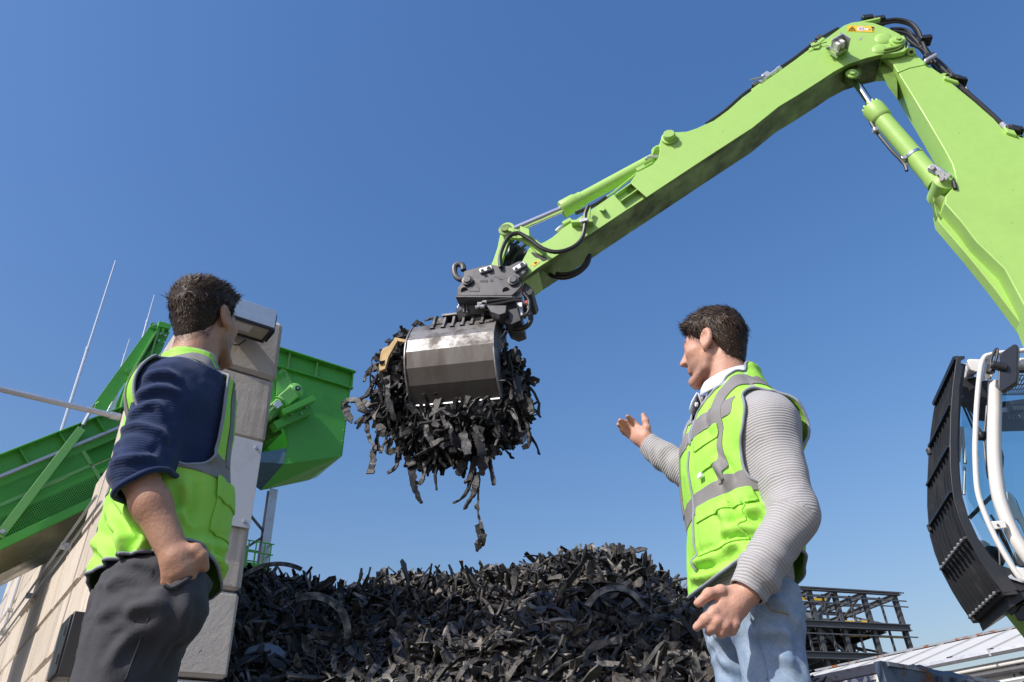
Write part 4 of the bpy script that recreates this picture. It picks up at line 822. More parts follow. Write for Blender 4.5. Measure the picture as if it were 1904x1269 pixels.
# rotator
rc = ex(884, 583, 0.24); RAX = unit(UP + XL * 0.02)
rot = part('rotator', MB().lathe(rc, RAX, [(-0.16, 0.20), (-0.08, 0.25), (-0.06, 0.245), (-0.02, 0.245), (0.0, 0.225), (0.05, 0.215), (0.06, 0.13), (0.22, 0.13)], 32), M['grey_steel'], grap)
for k in range(26):
    a = k * 2 * math.pi / 26; q = rc + A(math.cos(a), math.sin(a), 0) * 0.205 + UP * 0.05; part('ring_bolt', MB().cyl(q, q + UP * 0.028, 0.012, 6), M['galv'], rot)
part('ring_hole', MB().cyl(rc + unit(CAM_T - rc) * A(1, 1, 0) * 0.292 - UP * 0.04, rc + unit(CAM_T - rc) * A(1, 1, 0) * 0.30 - UP * 0.04, 0.015, 10), M['black'], rot)
up_ = slab('mount_plate', [(849, 553), (953, 553.5), (951, 557), (858, 557)], -0.10, 0.10, M['grey_steel'], grap)
slab('mount_web', [(850, 554), (960, 554), (955, 585), (915, 588), (868, 580)], 0.10, 0.30, M['black'], grap)
slab('mount_cheek', [(925, 556), (948, 556), (967, 575), (970, 600), (955, 606), (940, 600), (930, 580)], -0.04, 0.30, M['grey_steel'], grap)
slab('valve_block', [(905, 568), (942, 568), (940, 582), (928, 586), (912, 580)], -0.16, 0.05, M['grey_steel'], grap)
slab('valve_block', [(942, 578), (962, 572), (969, 596), (950, 604)], -0.08, 0.22, M['black'], grap)
slab('coupling_guard', [(957, 545), (968, 535), (971, 552), (972, 590), (964, 590)], -0.04, 0.03, M['galv'], grap)
for x, y in ((967, 538), (978, 564)): slab('red_coupler', [(x - 4, y - 5), (x + 4, y - 7), (x + 3, y + 6), (x - 3, y + 5)], -0.02, 0.06, M['red'], grap)
for pts, r in (([(893, 566), (905, 562), (925, 559), (950, 556), (970, 555)], 0.018), ([(888, 572), (905, 569), (930, 565), (955, 560), (970, 560)], 0.018),
               ([(966, 574), (980, 578), (987, 590), (984, 602), (972, 611), (952, 613)], 0.03), ([(972, 566), (984, 570), (980, 584), (968, 590)], 0.018), ([(974, 545), (984, 560), (982, 575)], 0.018)):
    part('hose', MB().tube(catmull([ex(x, y, -0.12 if r < .02 else 0.05) for x, y in pts], 6), r, 8), M['hose'], grap)
for x, y in ((888, 566), (893, 571), (897, 563), (884, 572)): part('fitting', MB().cyl(ex(x, y, -0.12), ex(x + 8, y - 1, -0.12), 0.02, 8), M['galv'], grap)
for x, y in ((862, 571), (868, 572)): part('stay', MB().cyl(ex(x, y - 12, 0.0), ex(x + 1, y + 10, 0.0), 0.014, 8), M['grey_steel'], grap)
# frame under the rotator
part('frame', MB().box(gp_(0.12, -0.15, 0.50), (0.75, 0.38, 0.20), (GA, GB, UP)), M['black'], grap, bevel=0.02)
part('frame_plate', MB().box(gp_(0.16, 0.02, 0.615), (0.62, 0.30, 0.025), (GA, GB, UP)), M['grey_steel'], grap)
# shells: facets of the near shell
prof = [(0.15, 0.50), (0.24, 0.37), (0.33, 0.20), (0.365, 0.02), (0.34, -0.18), (0.26, -0.36), (0.10, -0.53)]
TH = 0.03
def shell(name, prof, s0, s1, flip=1, dz=0.0, du=0.0):
    pr = [(u * flip + du, z + dz) for u, z in prof]; inn = []
    for i, (u, z) in enumerate(pr):
        a_ = A(*pr[max(i - 1, 0)]); b_ = A(*pr[min(i + 1, len(pr) - 1)]); d = unit(b_ - a_); n_ = A(-d[1], d[0]) * flip
        if n_[0] * flip < 0: n_ = -n_
        inn.append((u - n_[0] * TH, z - n_[1] * TH))
    g = MB(); poly = pr + inn[::-1]
    g.prism([gp_(s0, u, z) for u, z in poly], [gp_(s1, u, z) for u, z in poly])
    for i in range(3, len(pr) - 1): g.m[i] = 1                    # lower plates: grime plus their dimmer reflection, both put into the colour
    return part(name, g, [M['worn_steel'], M['grimy_shaded_steel']], grap, smooth=0), pr, inn
S0, S1 = -0.50, 0.50
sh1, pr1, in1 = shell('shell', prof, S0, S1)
# cheeks with the crescent cut-out
def cheek(s, pr, deep, par, w=0.022):
    o_ = [(u, z) for u, z in pr]
    cut = [(u - d, z * 0.86 - 0.02) for (u, z), d in zip(pr, deep)]
    out = [(u + 0.012 * (1 if u >= 0 else -1), z) for u, z in o_]
    return part('cheek_plate', MB().prism([gp_(s, u, z) for u, z in out + cut[::-1]], [gp_(s + w, u, z) for u, z in out + cut[::-1]]), M['worn_steel'], par, bevel=0.006, smooth=20)
deep = [0.40, 0.36, 0.30, 0.26, 0.22, 0.17, 0.10]
fine = lambda pr: [tuple(p[:2]) for p in catmull([A(u, z, 0) for u, z in pr], 4)]
cheek(S1, fine(pr1), list(np.interp(np.linspace(0, 6, 25), range(7), deep)), sh1); cheek(S0 - 0.022, fine(pr1), list(np.interp(np.linspace(0, 6, 25), range(7), deep)), sh1)
# raised flat bars along the facets and the cutting edge
for i in ():
    u, z = prof[i]; d = unit(A(prof[i + 1][0] - prof[i - 1][0], prof[i + 1][1] - prof[i - 1][1]))
    part('facet_seam', MB().bar(gp_(S0 + .01, u + 0.001, z), gp_(S1 - .01, u + 0.001, z), 0.010, 0.006, GB), M['worn_steel'], sh1, bevel=0.002)
part('lip', MB().prism([gp_(S0 + 0.02, u, z) for u, z in ((0.10, -0.535), (0.075, -0.52), (-0.03, -0.72), (0.0, -0.73))], [gp_(S1 - 0.01, u, z) for u, z in ((0.10, -0.535), (0.075, -0.52), (-0.03, -0.72), (0.0, -0.73))]), M['grey_steel'], sh1, bevel=0.005)
part('edge_bar', MB().bar(gp_(S0 + 0.02, 0.115, -0.535), gp_(S1 - 0.0, 0.115, -0.535), 0.03, 0.022, UP), M['alu'], sh1, bevel=0.005)
for s in (0.12, 0.25, 0.38): part('lip_bolt', MB().cyl(gp_(s, 0.055, -0.63), gp_(s, 0.075, -0.64), 0.022, 8), M['grey_steel'], sh1)
for s in (-0.28,): part('edge_stop', MB().box(gp_(s, 0.09, -0.60), (0.025, 0.06, 0.15), (GA, GB, UP)), M['grey_steel'], sh1)
# ribs from the frame down to the shell
for k, s in enumerate((-0.26, -0.13, -0.02, 0.10, 0.21, 0.33)):
    c_ = catmull([A(-0.10, 0.66, 0), A(0.06, 0.68, 0), A(0.14, 0.62, 0), A(0.19, 0.50, 0), A(0.235, 0.42, 0)], 4)
    i_ = catmull([A(-0.10, 0.58, 0), A(0.02, 0.60, 0), A(0.09, 0.55, 0), A(0.13, 0.47, 0), A(0.20, 0.38, 0)], 4)
    poly = c_ + i_[::-1]
    part('rib', MB().prism([gp_(s, p[0], p[1]) for p in poly], [gp_(s + 0.032, p[0], p[1]) for p in poly]), M['worn_steel'], sh1, bevel=0.004)
    part('rib_pocket', MB().box(gp_(s + 0.016, 0.235, 0.40), (0.055, 0.03, 0.03), (GA, GB, UP)), M['black'], sh1, bevel=0.008)
for s0, s1 in ((-0.23, -0.13), (0.24, 0.33)): part('gusset', MB().prism([gp_(s0, u, z) for u, z in ((-0.02, 0.65), (0.10, 0.63), (0.17, 0.50), (0.13, 0.48))], [gp_(s1, u, z) for u, z in ((-0.02, 0.65), (0.10, 0.63), (0.17, 0.50), (0.13, 0.48))]), M['worn_steel'], sh1, bevel=0.004)
part('pivot_tube', MB().cyl(gp_(-0.45, -0.02, 0.50), gp_(0.48, -0.02, 0.50), 0.06, 14), M['grey_steel'], grap)
part('ear_plate', MB().prism([gp_(0.505, u, z) for u, z in ((0.04, 0.66), (0.10, 0.56), (0.0, 0.40), (-0.16, 0.36), (-0.18, 0.52), (-0.08, 0.58))], [gp_(0.53, u, z) for u, z in ((0.04, 0.66), (0.10, 0.56), (0.0, 0.40), (-0.16, 0.36), (-0.18, 0.52), (-0.08, 0.58))]), M['grey_steel'], grap, bevel=0.004)
for u, z in ((-0.06, 0.46), (-0.12, 0.30), (-0.10, 0.14), (-0.16, 0.20)): part('cheek_bolt', MB().cyl(gp_(0.52, u, z), gp_(0.56, u, z), 0.022, 6), M['grey_steel'], grap)
# second shell, swung open on the far side
prb = [(0.05, 0.46), (0.20, 0.38), (0.33, 0.24), (0.39, 0.06), (0.37, -0.14), (0.29, -0.34), (0.10, -0.50)]
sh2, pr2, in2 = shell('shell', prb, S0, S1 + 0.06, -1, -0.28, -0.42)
cheek(S1 + 0.06, fine(pr2), list(-np.interp(np.linspace(0, 6, 25), range(7), [0.30, 0.30, 0.28, 0.26, 0.22, 0.17, 0.08])), sh2); cheek(S0 - 0.02, fine(pr2), list(-np.interp(np.linspace(0, 6, 25), range(7), deep)), sh2)
# ------------------------------------------------------------------ cab of the material handler
CQ = A(3.26, 5.32, 0); CL = az(12); CF = az(-78)      # near side plane; CL points away from the camera, CF is where the cab faces
def cx(x, y, o=0.0): return on(x, y, CQ + CL * o, CL)
def cxl(pts, o=0.0): return [cx(x, y, o) for x, y in pts]
cab = part('cab', MB().prism(cxl([(1870, 1108), (2060, 985), (2060, 1010), (1880, 1130)], 0.05), [p + CL * 0.72 for p in cxl([(1870, 1108), (2060, 985), (2060, 1010), (1880, 1130)], 0.05)]), M['black'], exc)
CWID = 0.82
L_ = [(1779, 663), (1775.7, 682.6), (1771, 719), (1767.4, 762), (1765.5, 821), (1766, 868), (1769.5, 905), (1773, 930), (1783, 963), (1798.6, 1001), (1821, 1041), (1841, 1071.5), (1867, 1107)]
R_ = [(1894.4, 1097), (1861.6, 1056.5), (1841.4, 1033.7), (1818.7, 1001), (1801, 963), (1790, 925), (1784, 891.7), (1780, 832.6), (1781.6, 785.4), (1785, 714.5), (1791, 682), (1788.5, 680), (1786, 674), (1788, 670), (1794, 668), (1793.5, 662)]
grd = part('front_guard', MB().prism(cxl(L_ + R_, 0.0), cxl(L_ + R_, 0.035)), M['black'], cab, bevel=0.004)
nL = [cx(x, y, 0.0) for x, y in L_]
part('guard_side', MB().prism([p + CL * (CWID - 0.03) for p in cxl(L_ + R_)], [p + CL * CWID for p in cxl(L_ + R_)]), M['black'], grd)
path = catmull(nL, 3)
tn = [unit(path[min(i + 1, len(path) - 1)] - path[max(i - 1, 0)]) for i in range(len(path))]
inn = []
for p, t in zip(path, tn):
    n_ = np.cross(t, CL); n_ = n_ if np.dot(n_, CF) < 0 else -n_; inn.append(n_)
for k in range(8):
    w = 0.035 + (k + 0.55) * (CWID - 0.06) / 8.2
    ring = []
    for p, n_ in zip(path, inn): ring.append([p + CL * w + n_ * 0.012, p + CL * (w + 0.009) + n_ * 0.012, p + CL * (w + 0.009) + n_ * 0.085, p + CL * w + n_ * 0.085])
    g = MB(); m_ = len(ring); vs = [q for r in ring for q in r]; fs = []
    for i in range(m_ - 1):
        for j in range(4): fs.append((i * 4 + j, i * 4 + (j + 1) % 4, (i + 1) * 4 + (j + 1) % 4, (i + 1) * 4 + j))
    g.add(vs, fs + [(0, 1, 2, 3), tuple((m_ - 1) * 4 + q for q in (3, 2, 1, 0))]); part('guard_bar', g, M['black'], grd)
def near_at(y):
    for (x0, y0), (x1, y1) in zip(L_, L_[1:]):
        if y0 <= y <= y1: return cx(x0 + (x1 - x0) * (y - y0) / (y1 - y0), y)
for y in (750, 828, 912, 998, 1097):
    p = near_at(y); part('guard_rung', MB().bar(p + CL * 0.02, p + CL * (CWID - 0.02), 0.03, 0.016, UP), M['black'] if y != 998 else M['grey_steel'], grd)  # the sunlit rung gets lighter steel, its light put into the colour
    for k in range(8):
        if y in (998, 1097): w = 0.03 + (k + 0.55) * (CWID - 0.06) / 8.2; part('rung_bolt', MB().cyl(p + CL * w + CF * 0.0, p + CL * w + CF * 0.025, 0.012, 6), M['galv'], grd)
bq = nL[-1]; part('guard_sill', MB().prism([nL[-1], nL[-2] * 0.15 + nL[-1] * 0.85, cx(1890, 1099), cx(1893, 1105)], [p + CL * CWID for p in (nL[-1], nL[-2] * 0.15 + nL[-1] * 0.85, cx(1890, 1099), cx(1893, 1105))]), M['black'], grd)
part('guard_top', MB().bar(nL[0] + CL * 0.02, nL[0] + CL * CWID, 0.04, 0.03, UP), M['black'], grd)
for y, wv in ((760, .80), (915, .78), (1105, .74)): part('guard_hinge', MB().box(near_at(min(y, 1100)) + CL * wv, (0.03, 0.05, 0.06)), M['grey_steel'], grd, bevel=0.008)
# white pillar and the hand rail
def bend(name, pts, r, mat, o, seg=12, par=cab): return part(name, MB().tube(catmull([cx(x, y, o) for x, y in pts], 5), r, seg), mat, par)
PIL = [(1849, 712), (1848, 762), (1847, 809), (1848, 856), (1855, 915), (1865, 950), (1882, 991), (1903, 1026), (1945, 1080)]
pil = bend('pillar', PIL, 0.046, M['white'], 0.10, 14)
bend('pillar_seal', [(x + 10, y) for x, y in PIL], 0.02, M['galv'], 0.13, 8)
hr = bend('hand_rail', [(1904, 652), (1880, 655), (1856, 657), (1842, 660), (1831, 664), (1824, 681), (1819.5, 714), (1815.5, 762), (1813.5, 809), (1813, 845), (1815, 890), (1818, 915), (1824, 937), (1836, 968), (1854, 1006), (1874, 1041), (1892, 1069), (1906, 1080), (1930, 1085)], 0.019, M['white'], 0.03, 12)
part('rail_bracket', MB().prism(cxl([(1841, 970), (1869, 968), (1873, 982), (1862, 983.5), (1849, 985)], 0.02), cxl([(1841, 970), (1869, 968), (1873, 982), (1862, 983.5), (1849, 985)], 0.05)), M['white'], hr, bevel=0.006)
part('rail_bolt', MB().cyl(cx(1855.5, 976.5, 0.02), cx(1855.5, 976.5, 0.01), 0.008, 8), M['grey_steel'], hr)
part('rail_foot', MB().prism(cxl([(1889, 1055), (1904, 1057), (1912, 1078), (1899, 1076)], 0.02), cxl([(1889, 1055), (1904, 1057), (1912, 1078), (1899, 1076)], 0.05)), M['white'], hr, bevel=0.005)
rf_ = part('roof_corner', MB().prism(cxl([(1797, 670), (1803, 668), (1826, 668.5), (1824, 694), (1812, 692), (1805, 689)], 0.12), cxl([(1797, 670), (1803, 668), (1826, 668.5), (1824, 694), (1812, 692), (1805, 689)], 0.7)), M['white'], cab, bevel=0.012)
part('rail_plate', MB().prism(cxl([(1833, 667), (1847, 667), (1850, 690), (1843, 706), (1826, 709)], 0.05), cxl([(1833, 667), (1847, 667), (1850, 690), (1843, 706), (1826, 709)], 0.08)), M['white'], cab, bevel=0.006)
part('plate_bolt', MB().cyl(cx(1836, 700, 0.05), cx(1836, 700, 0.035), 0.02, 12), M['galv'], cab)
for x, y, o in ((1799, 688.5, .3), (1793.5, 699, .5)):
    hd = part('headlight', MB().lathe(cx(x, y, o) - CF * 0.06, CF, [(0, 0.04), (0.04, 0.06), (0.08, 0.062)], 16), M['galv'], cab)
    part('lens', MB().cyl(cx(x, y, o) + CF * 0.02, cx(x, y, o) + CF * 0.03, 0.055, 16), M['print_white'], hd)
# mirror
mp = [(1856, 662), (1862, 655), (1884, 640), (1890, 640), (1892.5, 645), (1892, 700), (1890.5, 711), (1862.5, 729.5), (1857, 725), (1855, 716), (1855.5, 690)]
mir = part('mirror', MB().prism(cxl(mp, -0.10), [p + CL * 0.05 - CF * 0.03 for p in cxl(mp, -0.10)]), plain('mirror_plastic', (0.035, 0.037, 0.045), 0.35), cab, bevel=0.012)
part('mirror_arm', MB().tube(catmull([cx(x, y, -0.06) for x, y in ((1843, 690), (1842, 672), (1846, 660), (1852, 650), (1854.5, 651), (1853, 665), (1849, 680), (1847, 693))], 4), 0.011, 8), M['black'], mir)
part('mirror_joint', MB().lathe(cx(1845.5, 679, -0.10), unit(cx(1862, 683, -.1) - cx(1845.5, 679, -.1)), [(-0.01, 0.025), (0, 0.034), (0.09, 0.036), (0.10, 0.02)], 14), M['black'], mir)
part('mirror_clamp', MB().cyl(cx(1840, 694, -0.04), cx(1842, 680, -0.04), 0.025, 10), M['black'], mir)
# dark inner head board, wipers, far side pillars
part('visor', MB().prism(cxl([(1789, 708), (1806, 703), (1820, 700), (1820, 716), (1800, 730), (1786, 740)], 0.35), cxl([(1789, 708), (1806, 703), (1820, 700), (1820, 716), (1800, 730), (1786, 740)], 0.42)), M['black'], cab)
part('head_board', MB().prism(cxl([(1783, 755), (1790, 735), (1828, 708), (1842, 708), (1838, 760), (1831, 784), (1817, 782), (1800, 760)], 0.30), cxl([(1783, 755), (1790, 735), (1828, 708), (1842, 708), (1838, 760), (1831, 784), (1817, 782), (1800, 760)], 0.36)), M['black'], cab)
for pts in ([(1785, 742), (1795, 765), (1808, 795), (1826, 810)], [(1789, 740), (1800, 762), (1812, 788), (1827, 806)], [(1835, 755), (1832, 790), (1829, 812)], [(1829, 815), (1832, 850), (1836, 880), (1838, 890)], [(1842, 958), (1853, 975), (1862, 1000), (1888, 1046)], [(1853, 985), (1858, 1020), (1860, 1060)], [(1860, 985), (1872, 1010), (1890, 1052)]):
    part('wiper_arm', MB().tube([cx(x, y, 0.16) for x, y in pts], 0.008, 6), M['black'], cab)
part('wiper_motor', MB().box(cx(1826, 811, 0.16), (0.06, 0.06, 0.06)), M['black'], cab, bevel=0.012)
for x0, y0, x1, y1, r in ((1787, 795, 1783, 858, .012), (1789, 795, 1794.5, 862, .014), (1794, 868, 1792, 920, .012), (1816, 830, 1819, 858, .006), (1818, 862, 1819, 900, .005)):
    part('window_frame', MB().cyl(cx(x0, y0, 0.72), cx(x1, y1, 0.72), r, 8), M['white'], cab)
part('sill_bar', MB().bar(cx(1803, 963, 0.5), cx(1846, 921, 0.5), 0.03, 0.03), M['black'], cab)
# roof grille, shelf, right-hand interior
g = MB()
for k in range(14): g.bar(cx(1862 + 4 * k, 735, 0.3) , cx(1868 + 6.5 * k, 696, 0.75), 0.007, 0.007)
for k in range(5): g.bar(cx(1858, 735 - 8 * k, 0.3 + .1 * k), cx(1960, 728 - 9 * k, 0.3 + .1 * k), 0.007, 0.007)
part('roof_grille', g, M['black'], cab, smooth=0)
part('roof_rail', MB().bar(cx(1895, 675, 0.12), cx(2040, 672, 0.12), 0.05, 0.07, UP), M['white'], cab, bevel=0.01)
part('roof_rail', MB().bar(cx(1890, 688, 0.5), cx(2040, 684, 0.5), 0.05, 0.05, UP), M['black'], cab, bevel=0.01)
sh_ = part('shelf', MB().prism(cxl([(1859, 748), (1960, 735), (1960, 800), (1861, 803)], 0.62), cxl([(1859, 748), (1960, 735), (1960, 800), (1861, 803)], 0.70)), M['black'], cab)
for k in range(4): part('vent', MB().box(cx(1876 + 7 * k, 777, 0.61), (0.018, 0.02, 0.05)), M['grey_steel'], sh_, bevel=0.005)
part('radio', MB().box(cx(1893, 760, 0.61), (0.16, 0.02, 0.04)), M['grey_steel'], sh_, bevel=0.005)
part('shelf_label', MB().box(cx(1869, 763, 0.61), (0.06, 0.01, 0.04)), M['alu'], sh_)
part('far_pillar', MB().cyl(cx(1958, 740, 0.75), cx(1975, 1040, 0.75), 0.05, 8), M['black'], cab)
# glass panes
def pane(name, pts, o): g = MB(); v_ = cxl(pts, o); g.add(v_, [tuple(range(len(v_)))]); return part(name, g, M['glass'], cab, smooth=0)
pane('side_window', [(1857, 722), (1975, 715), (1975, 1040), (1915, 1030), (1880, 985), (1862, 930), (1857, 860)], 0.12)
pane('front_window', [(1787, 735), (1838, 720), (1838, 870), (1850, 960), (1893, 1050), (1872, 1060), (1835, 1020), (1803, 960), (1790, 905)], 0.40)
pane('far_window', [(1785, 745), (1845, 730), (1975, 730), (1975, 1045), (1900, 1060), (1850, 1000), (1800, 930), (1785, 860)], 0.74)
# seat and controls
seat = part('seat', MB().prism(cxl([(1869, 917), (1874, 913.5), (1880, 920), (1892, 940), (1904, 968), (1925, 1010), (1915, 1020), (1893, 968), (1884, 966), (1874, 942)], 0.36), cxl([(1869, 917), (1874, 913.5), (1880, 920), (1892, 940), (1904, 968), (1925, 1010), (1915, 1020), (1893, 968), (1884, 966), (1874, 942)], 0.62)), M['white'], cab, bevel=0.02)
part('seat_back', MB().prism(cxl([(1876, 913), (1890, 930), (1904, 966), (1940, 1000), (1950, 1010), (1920, 1010), (1890, 967), (1904, 968), (1888, 930)], 0.40), cxl([(1876, 913), (1890, 930), (1904, 966), (1940, 1000), (1950, 1010), (1920, 1010), (1890, 967), (1904, 968), (1888, 930)], 0.60)), M['black'], seat)
part('head_rest', MB().prism(cxl([(1860, 833), (1864, 838), (1867, 850), (1866, 868), (1861, 882), (1858, 870), (1858, 845)], 0.4), cxl([(1860, 833), (1864, 838), (1867, 850), (1866, 868), (1861, 882), (1858, 870), (1858, 845)], 0.6)), M['black'], seat, bevel=0.01)
con = part('console', MB().prism(cxl([(1819, 1006), (1828, 1004), (1840, 1012), (1852, 1032), (1858, 1046), (1850, 1052), (1836, 1038), (1824, 1020)], 0.45), cxl([(1819, 1006), (1828, 1004), (1840, 1012), (1852, 1032), (1858, 1046), (1850, 1052), (1836, 1038), (1824, 1020)], 0.65)), M['white'], cab, bevel=0.015)
part('speaker', MB().lathe(cx(1845, 1037, 0.44), -CL, [(0, 0.085), (0.03, 0.08), (0.04, 0.05)], 18), M['black'], con)
part('console', MB().prism(cxl([(1884, 1028), (1904, 1024), (1925, 1050), (1900, 1056), (1890, 1052)], 0.45), cxl([(1884, 1028), (1904, 1024), (1925, 1050), (1900, 1056), (1890, 1052)], 0.6)), M['grey_steel'], cab, bevel=0.012)
part('floor_plate', MB().prism(cxl([(1842, 1034), (1858, 1050), (1890, 1062), (1910, 1080), (1905, 1097), (1893, 1100), (1862, 1058)], 0.04), cxl([(1842, 1034), (1858, 1050), (1890, 1062), (1910, 1080), (1905, 1097), (1893, 1100), (1862, 1058)], 0.75)), M['black'], cab)
part('latch_plate', MB().prism(cxl([(1871, 1074), (1880, 1068), (1886, 1074), (1896, 1079), (1902, 1084), (1890, 1080)], 0.02), cxl([(1871, 1074), (1880, 1068), (1886, 1074), (1896, 1079), (1902, 1084), (1890, 1080)], 0.04)), M['alu'], cab)
# under the cab: rails, step and the green deck
part('cab_rail', MB().bar(cx(1858, 1135, 0.3), cx(1930, 1088, 0.3), 0.06, 0.05), M['grey_steel'], cab)
part('cab_step', MB().prism(cxl([(1872, 1112), (1886, 1112), (1892, 1138), (1880, 1146), (1872, 1138)], 0.15), cxl([(1872, 1112), (1886, 1112), (1892, 1138), (1880, 1146), (1872, 1138)], 0.35)), M['black'], cab, bevel=0.008)
part('cab_mount', MB().prism(cxl([(1886, 1140), (1898, 1125), (1930, 1110), (1930, 1150), (1893, 1156)], 0.15), cxl([(1886, 1140), (1898, 1125), (1930, 1110), (1930, 1150), (1893, 1156)], 0.5)), M['black'], cab, bevel=0.01)
dk = cxl([(1864, 1140), (1890, 1120), (2090, 985), (2120, 1090), (1995, 1290), (1935, 1232), (1904, 1190)], 1.0)
part('deck_plate', MB().prism(dk, [p - CL * 0.7 for p in dk]), M['lime'], exc, bevel=0.02)
# chassis, below and beside the picture
cc = A(5.6, 6.9, 0)
bf = ex(2035, 868, 0.245)
part('boom_foot', MB().bar(bf + unit(bf - cc - UP * 1.5) * 0.25, cc + UP * 1.35, 0.31, 0.62, CF), M['lime'], exc, bevel=0.02)
part('engine_hood', MB().box(cc - CF * 1.9 + UP * 1.85, (2.1, 2.0, 1.25), (CF, CL, UP)), M['lime'], exc, bevel=0.06)
part('counterweight', MB().box(cc - CF * 3.1 + UP * 1.75, (0.5, 2.1, 1.0), (CF, CL, UP)), M['black'], exc, bevel=0.12)
for o in (0.1, 0.74): part('rear_post', MB().bar(cx(2046, 668, o), cx(2052, 1000, o), 0.08, 0.08, CF), M['white'], cab, bevel=0.01)
part('rear_wall', MB().prism(cxl([(2046, 850), (2052, 1000), (2046, 1000), (2040, 850)], 0.1), cxl([(2046, 850), (2052, 1000), (2046, 1000), (2040, 850)], 0.74)), M['black'], cab)
part('roof', MB().prism(cxl([(1985, 662), (2052, 660), (2052, 672), (1985, 674)], 0.08), cxl([(1985, 662), (2052, 660), (2052, 672), (1985, 674)], 0.76)), M['white'], cab, bevel=0.01)
part('turret', MB().cyl(cc + UP * 0.9, cc + UP * 1.25, 0.7, 24), M['black'], exc)
part('chassis', MB().box(cc + UP * 0.75, (3.6, 1.3, 0.45), (CF, CL, UP)), M['grey_steel'], exc, bevel=0.05)
for i in (-1.3, 1.3):
    for j in (-1.0, 1.0):
        w_ = part('wheel', MB().lathe(cc + CF * i + CL * (j - 0.2) + UP * 0.55, CL, [(0, 0.3), (0, 0.52), (0.05, 0.55), (0.35, 0.55), (0.4, 0.52), (0.4, 0.3)], 28), M['hose'], exc)
        part('rim', MB().lathe(cc + CF * i + CL * (j - 0.19) + UP * 0.55, CL, [(0, 0.1), (0, 0.3), (0.36, 0.3), (0.36, 0.1)], 20), M['lime'], w_)
# ------------------------------------------------------------------ shredded tyre rubber: heap and the grapple's load
def fast_mesh(name, V, Q, mat):
    me = bpy.data.meshes.new(name); V = np.ascontiguousarray(V, np.float32); Q = np.ascontiguousarray(Q, np.int32)
    me.vertices.add(len(V)); me.vertices.foreach_set('co', V.ravel())
    me.loops.add(Q.size); me.loops.foreach_set('vertex_index', Q.ravel())
    me.polygons.add(len(Q)); me.polygons.foreach_set('loop_start', np.arange(0, Q.size, Q.shape[1], dtype=np.int32))
    me.polygons.foreach_set('use_smooth', [False] * len(Q)); me.update(calc_edges=True); me.validate(); me.materials.append(mat); return me
def ribbon(path, width, thick, r, normal=None, twist=0.0, jag=0.25):
    """bent, torn strip: rings of four corners along a path"""
    path = np.asarray(path, float); n = len(path); V = []
    w_ = width if hasattr(width, '__len__') else [width] * n
    ref = unit(r.normal(size=3)) if normal is None else np.asarray(normal, float)
    for i in range(n):
        t = unit(path[min(i + 1, n - 1)] - path[max(i - 1, 0)])
        u = ref - t * np.dot(ref, t)
        u = unit(u) if np.linalg.norm(u) > 1e-3 else unit(np.cross(t, A(.3, .5, .8)))
        a = twist * i / max(n - 1, 1); v = np.cross(t, u); nn = u * math.cos(a) + v * math.sin(a); ww = np.cross(t, nn)
        l_, h_ = w_[i] * (0.5 + r.uniform(-jag, jag)), w_[i] * (0.5 + r.uniform(-jag, jag)); th = thick * r.uniform(.7, 1.2) / 2
        V += [path[i] - ww * l_ - nn * th, path[i] + ww * h_ - nn * th, path[i] + ww * h_ + nn * th, path[i] - ww * l_ + nn * th]
    Q = []
    for i in range(n - 1):
        for j in range(4): Q.append((i * 4 + j, i * 4 + (j + 1) % 4, (i + 1) * 4 + (j + 1) % 4, (i + 1) * 4 + j))
    Q += [(3, 2, 1, 0), tuple((n - 1) * 4 + q for q in (0, 1, 2, 3))]
    return np.array(V), np.array(Q)
def shred(r, L, w, t, n=6, bend=None):
    b_ = r.uniform(-1.8, 1.8) if bend is None else bend; b2 = r.uniform(-0.8, 0.8); p = np.zeros(3); a = -b_ / 2; a2 = 0; P_ = [p.copy()]
    for i in range(n - 1):
        a += b_ / (n - 1); a2 += b2 / (n - 1) + r.normal(0, .08); p = p + L / (n - 1) * A(math.cos(a), math.sin(a2) * .6, math.sin(a)); P_.append(p.copy())
    P_ = np.array(P_); P_ -= P_.mean(0); pr = r.uniform(.55, 1.1, n); pr[0] *= r.uniform(.3, .9); pr[-1] *= r.uniform(.3, .9)
    return ribbon(P_, w * pr, t, r, A(0, 0, 1), r.uniform(-1.2, 1.2))
def rot_rand(r, up, spread):
    """random heading about an up direction, tipped by spread"""
    u = unit(np.asarray(up) + r.normal(0, spread, 3)); x = r.normal(size=3); x = unit(x - u * np.dot(x, u)); return np.array([x, np.cross(u, x), u]).T
RX = np.array([-8, -5.2, -4.0, -3.4, -2.9, -2.35, -2.0, -1.6, -1.2, -0.7, -0.2, 0.2, 0.6, 1.0, 1.35, 1.7, 2.15, 2.55, 3.2, 4.2, 6.0])
RZ = np.array([2.6, 3.8, 3.94, 3.92, 3.86, 3.86, 3.98, 3.95, 3.86, 3.85, 3.91, 3.94, 3.93, 3.94, 3.93, 3.80, 3.52, 3.26, 2.6, 1.7, 0.0])
YR = 10.9
_hp = np.random.default_rng(3).uniform(0, 6.28, (6, 2))
def heap_z(x, y):
    zr = np.interp(x, RX, RZ) - 0.13 - 0.06 * (x < -1.5); d = np.where(y < YR, (YR - y) * 0.80, (y - YR) * 0.6)
    d = np.sqrt(d * d + 0.09) - 0.3
    nz = sum(a * np.sin(x * fx_ + p[0]) * np.cos(y * fy_ + p[1]) for a, fx_, fy_, p in ((.10, 1.3, 1.1, _hp[0]), (.08, 2.6, 2.1, _hp[1]), (.06, 4.7, 5.2, _hp[2]), (.04, 9.1, 8.3, _hp[3])))
    return np.maximum(zr - d + nz, -0.05)
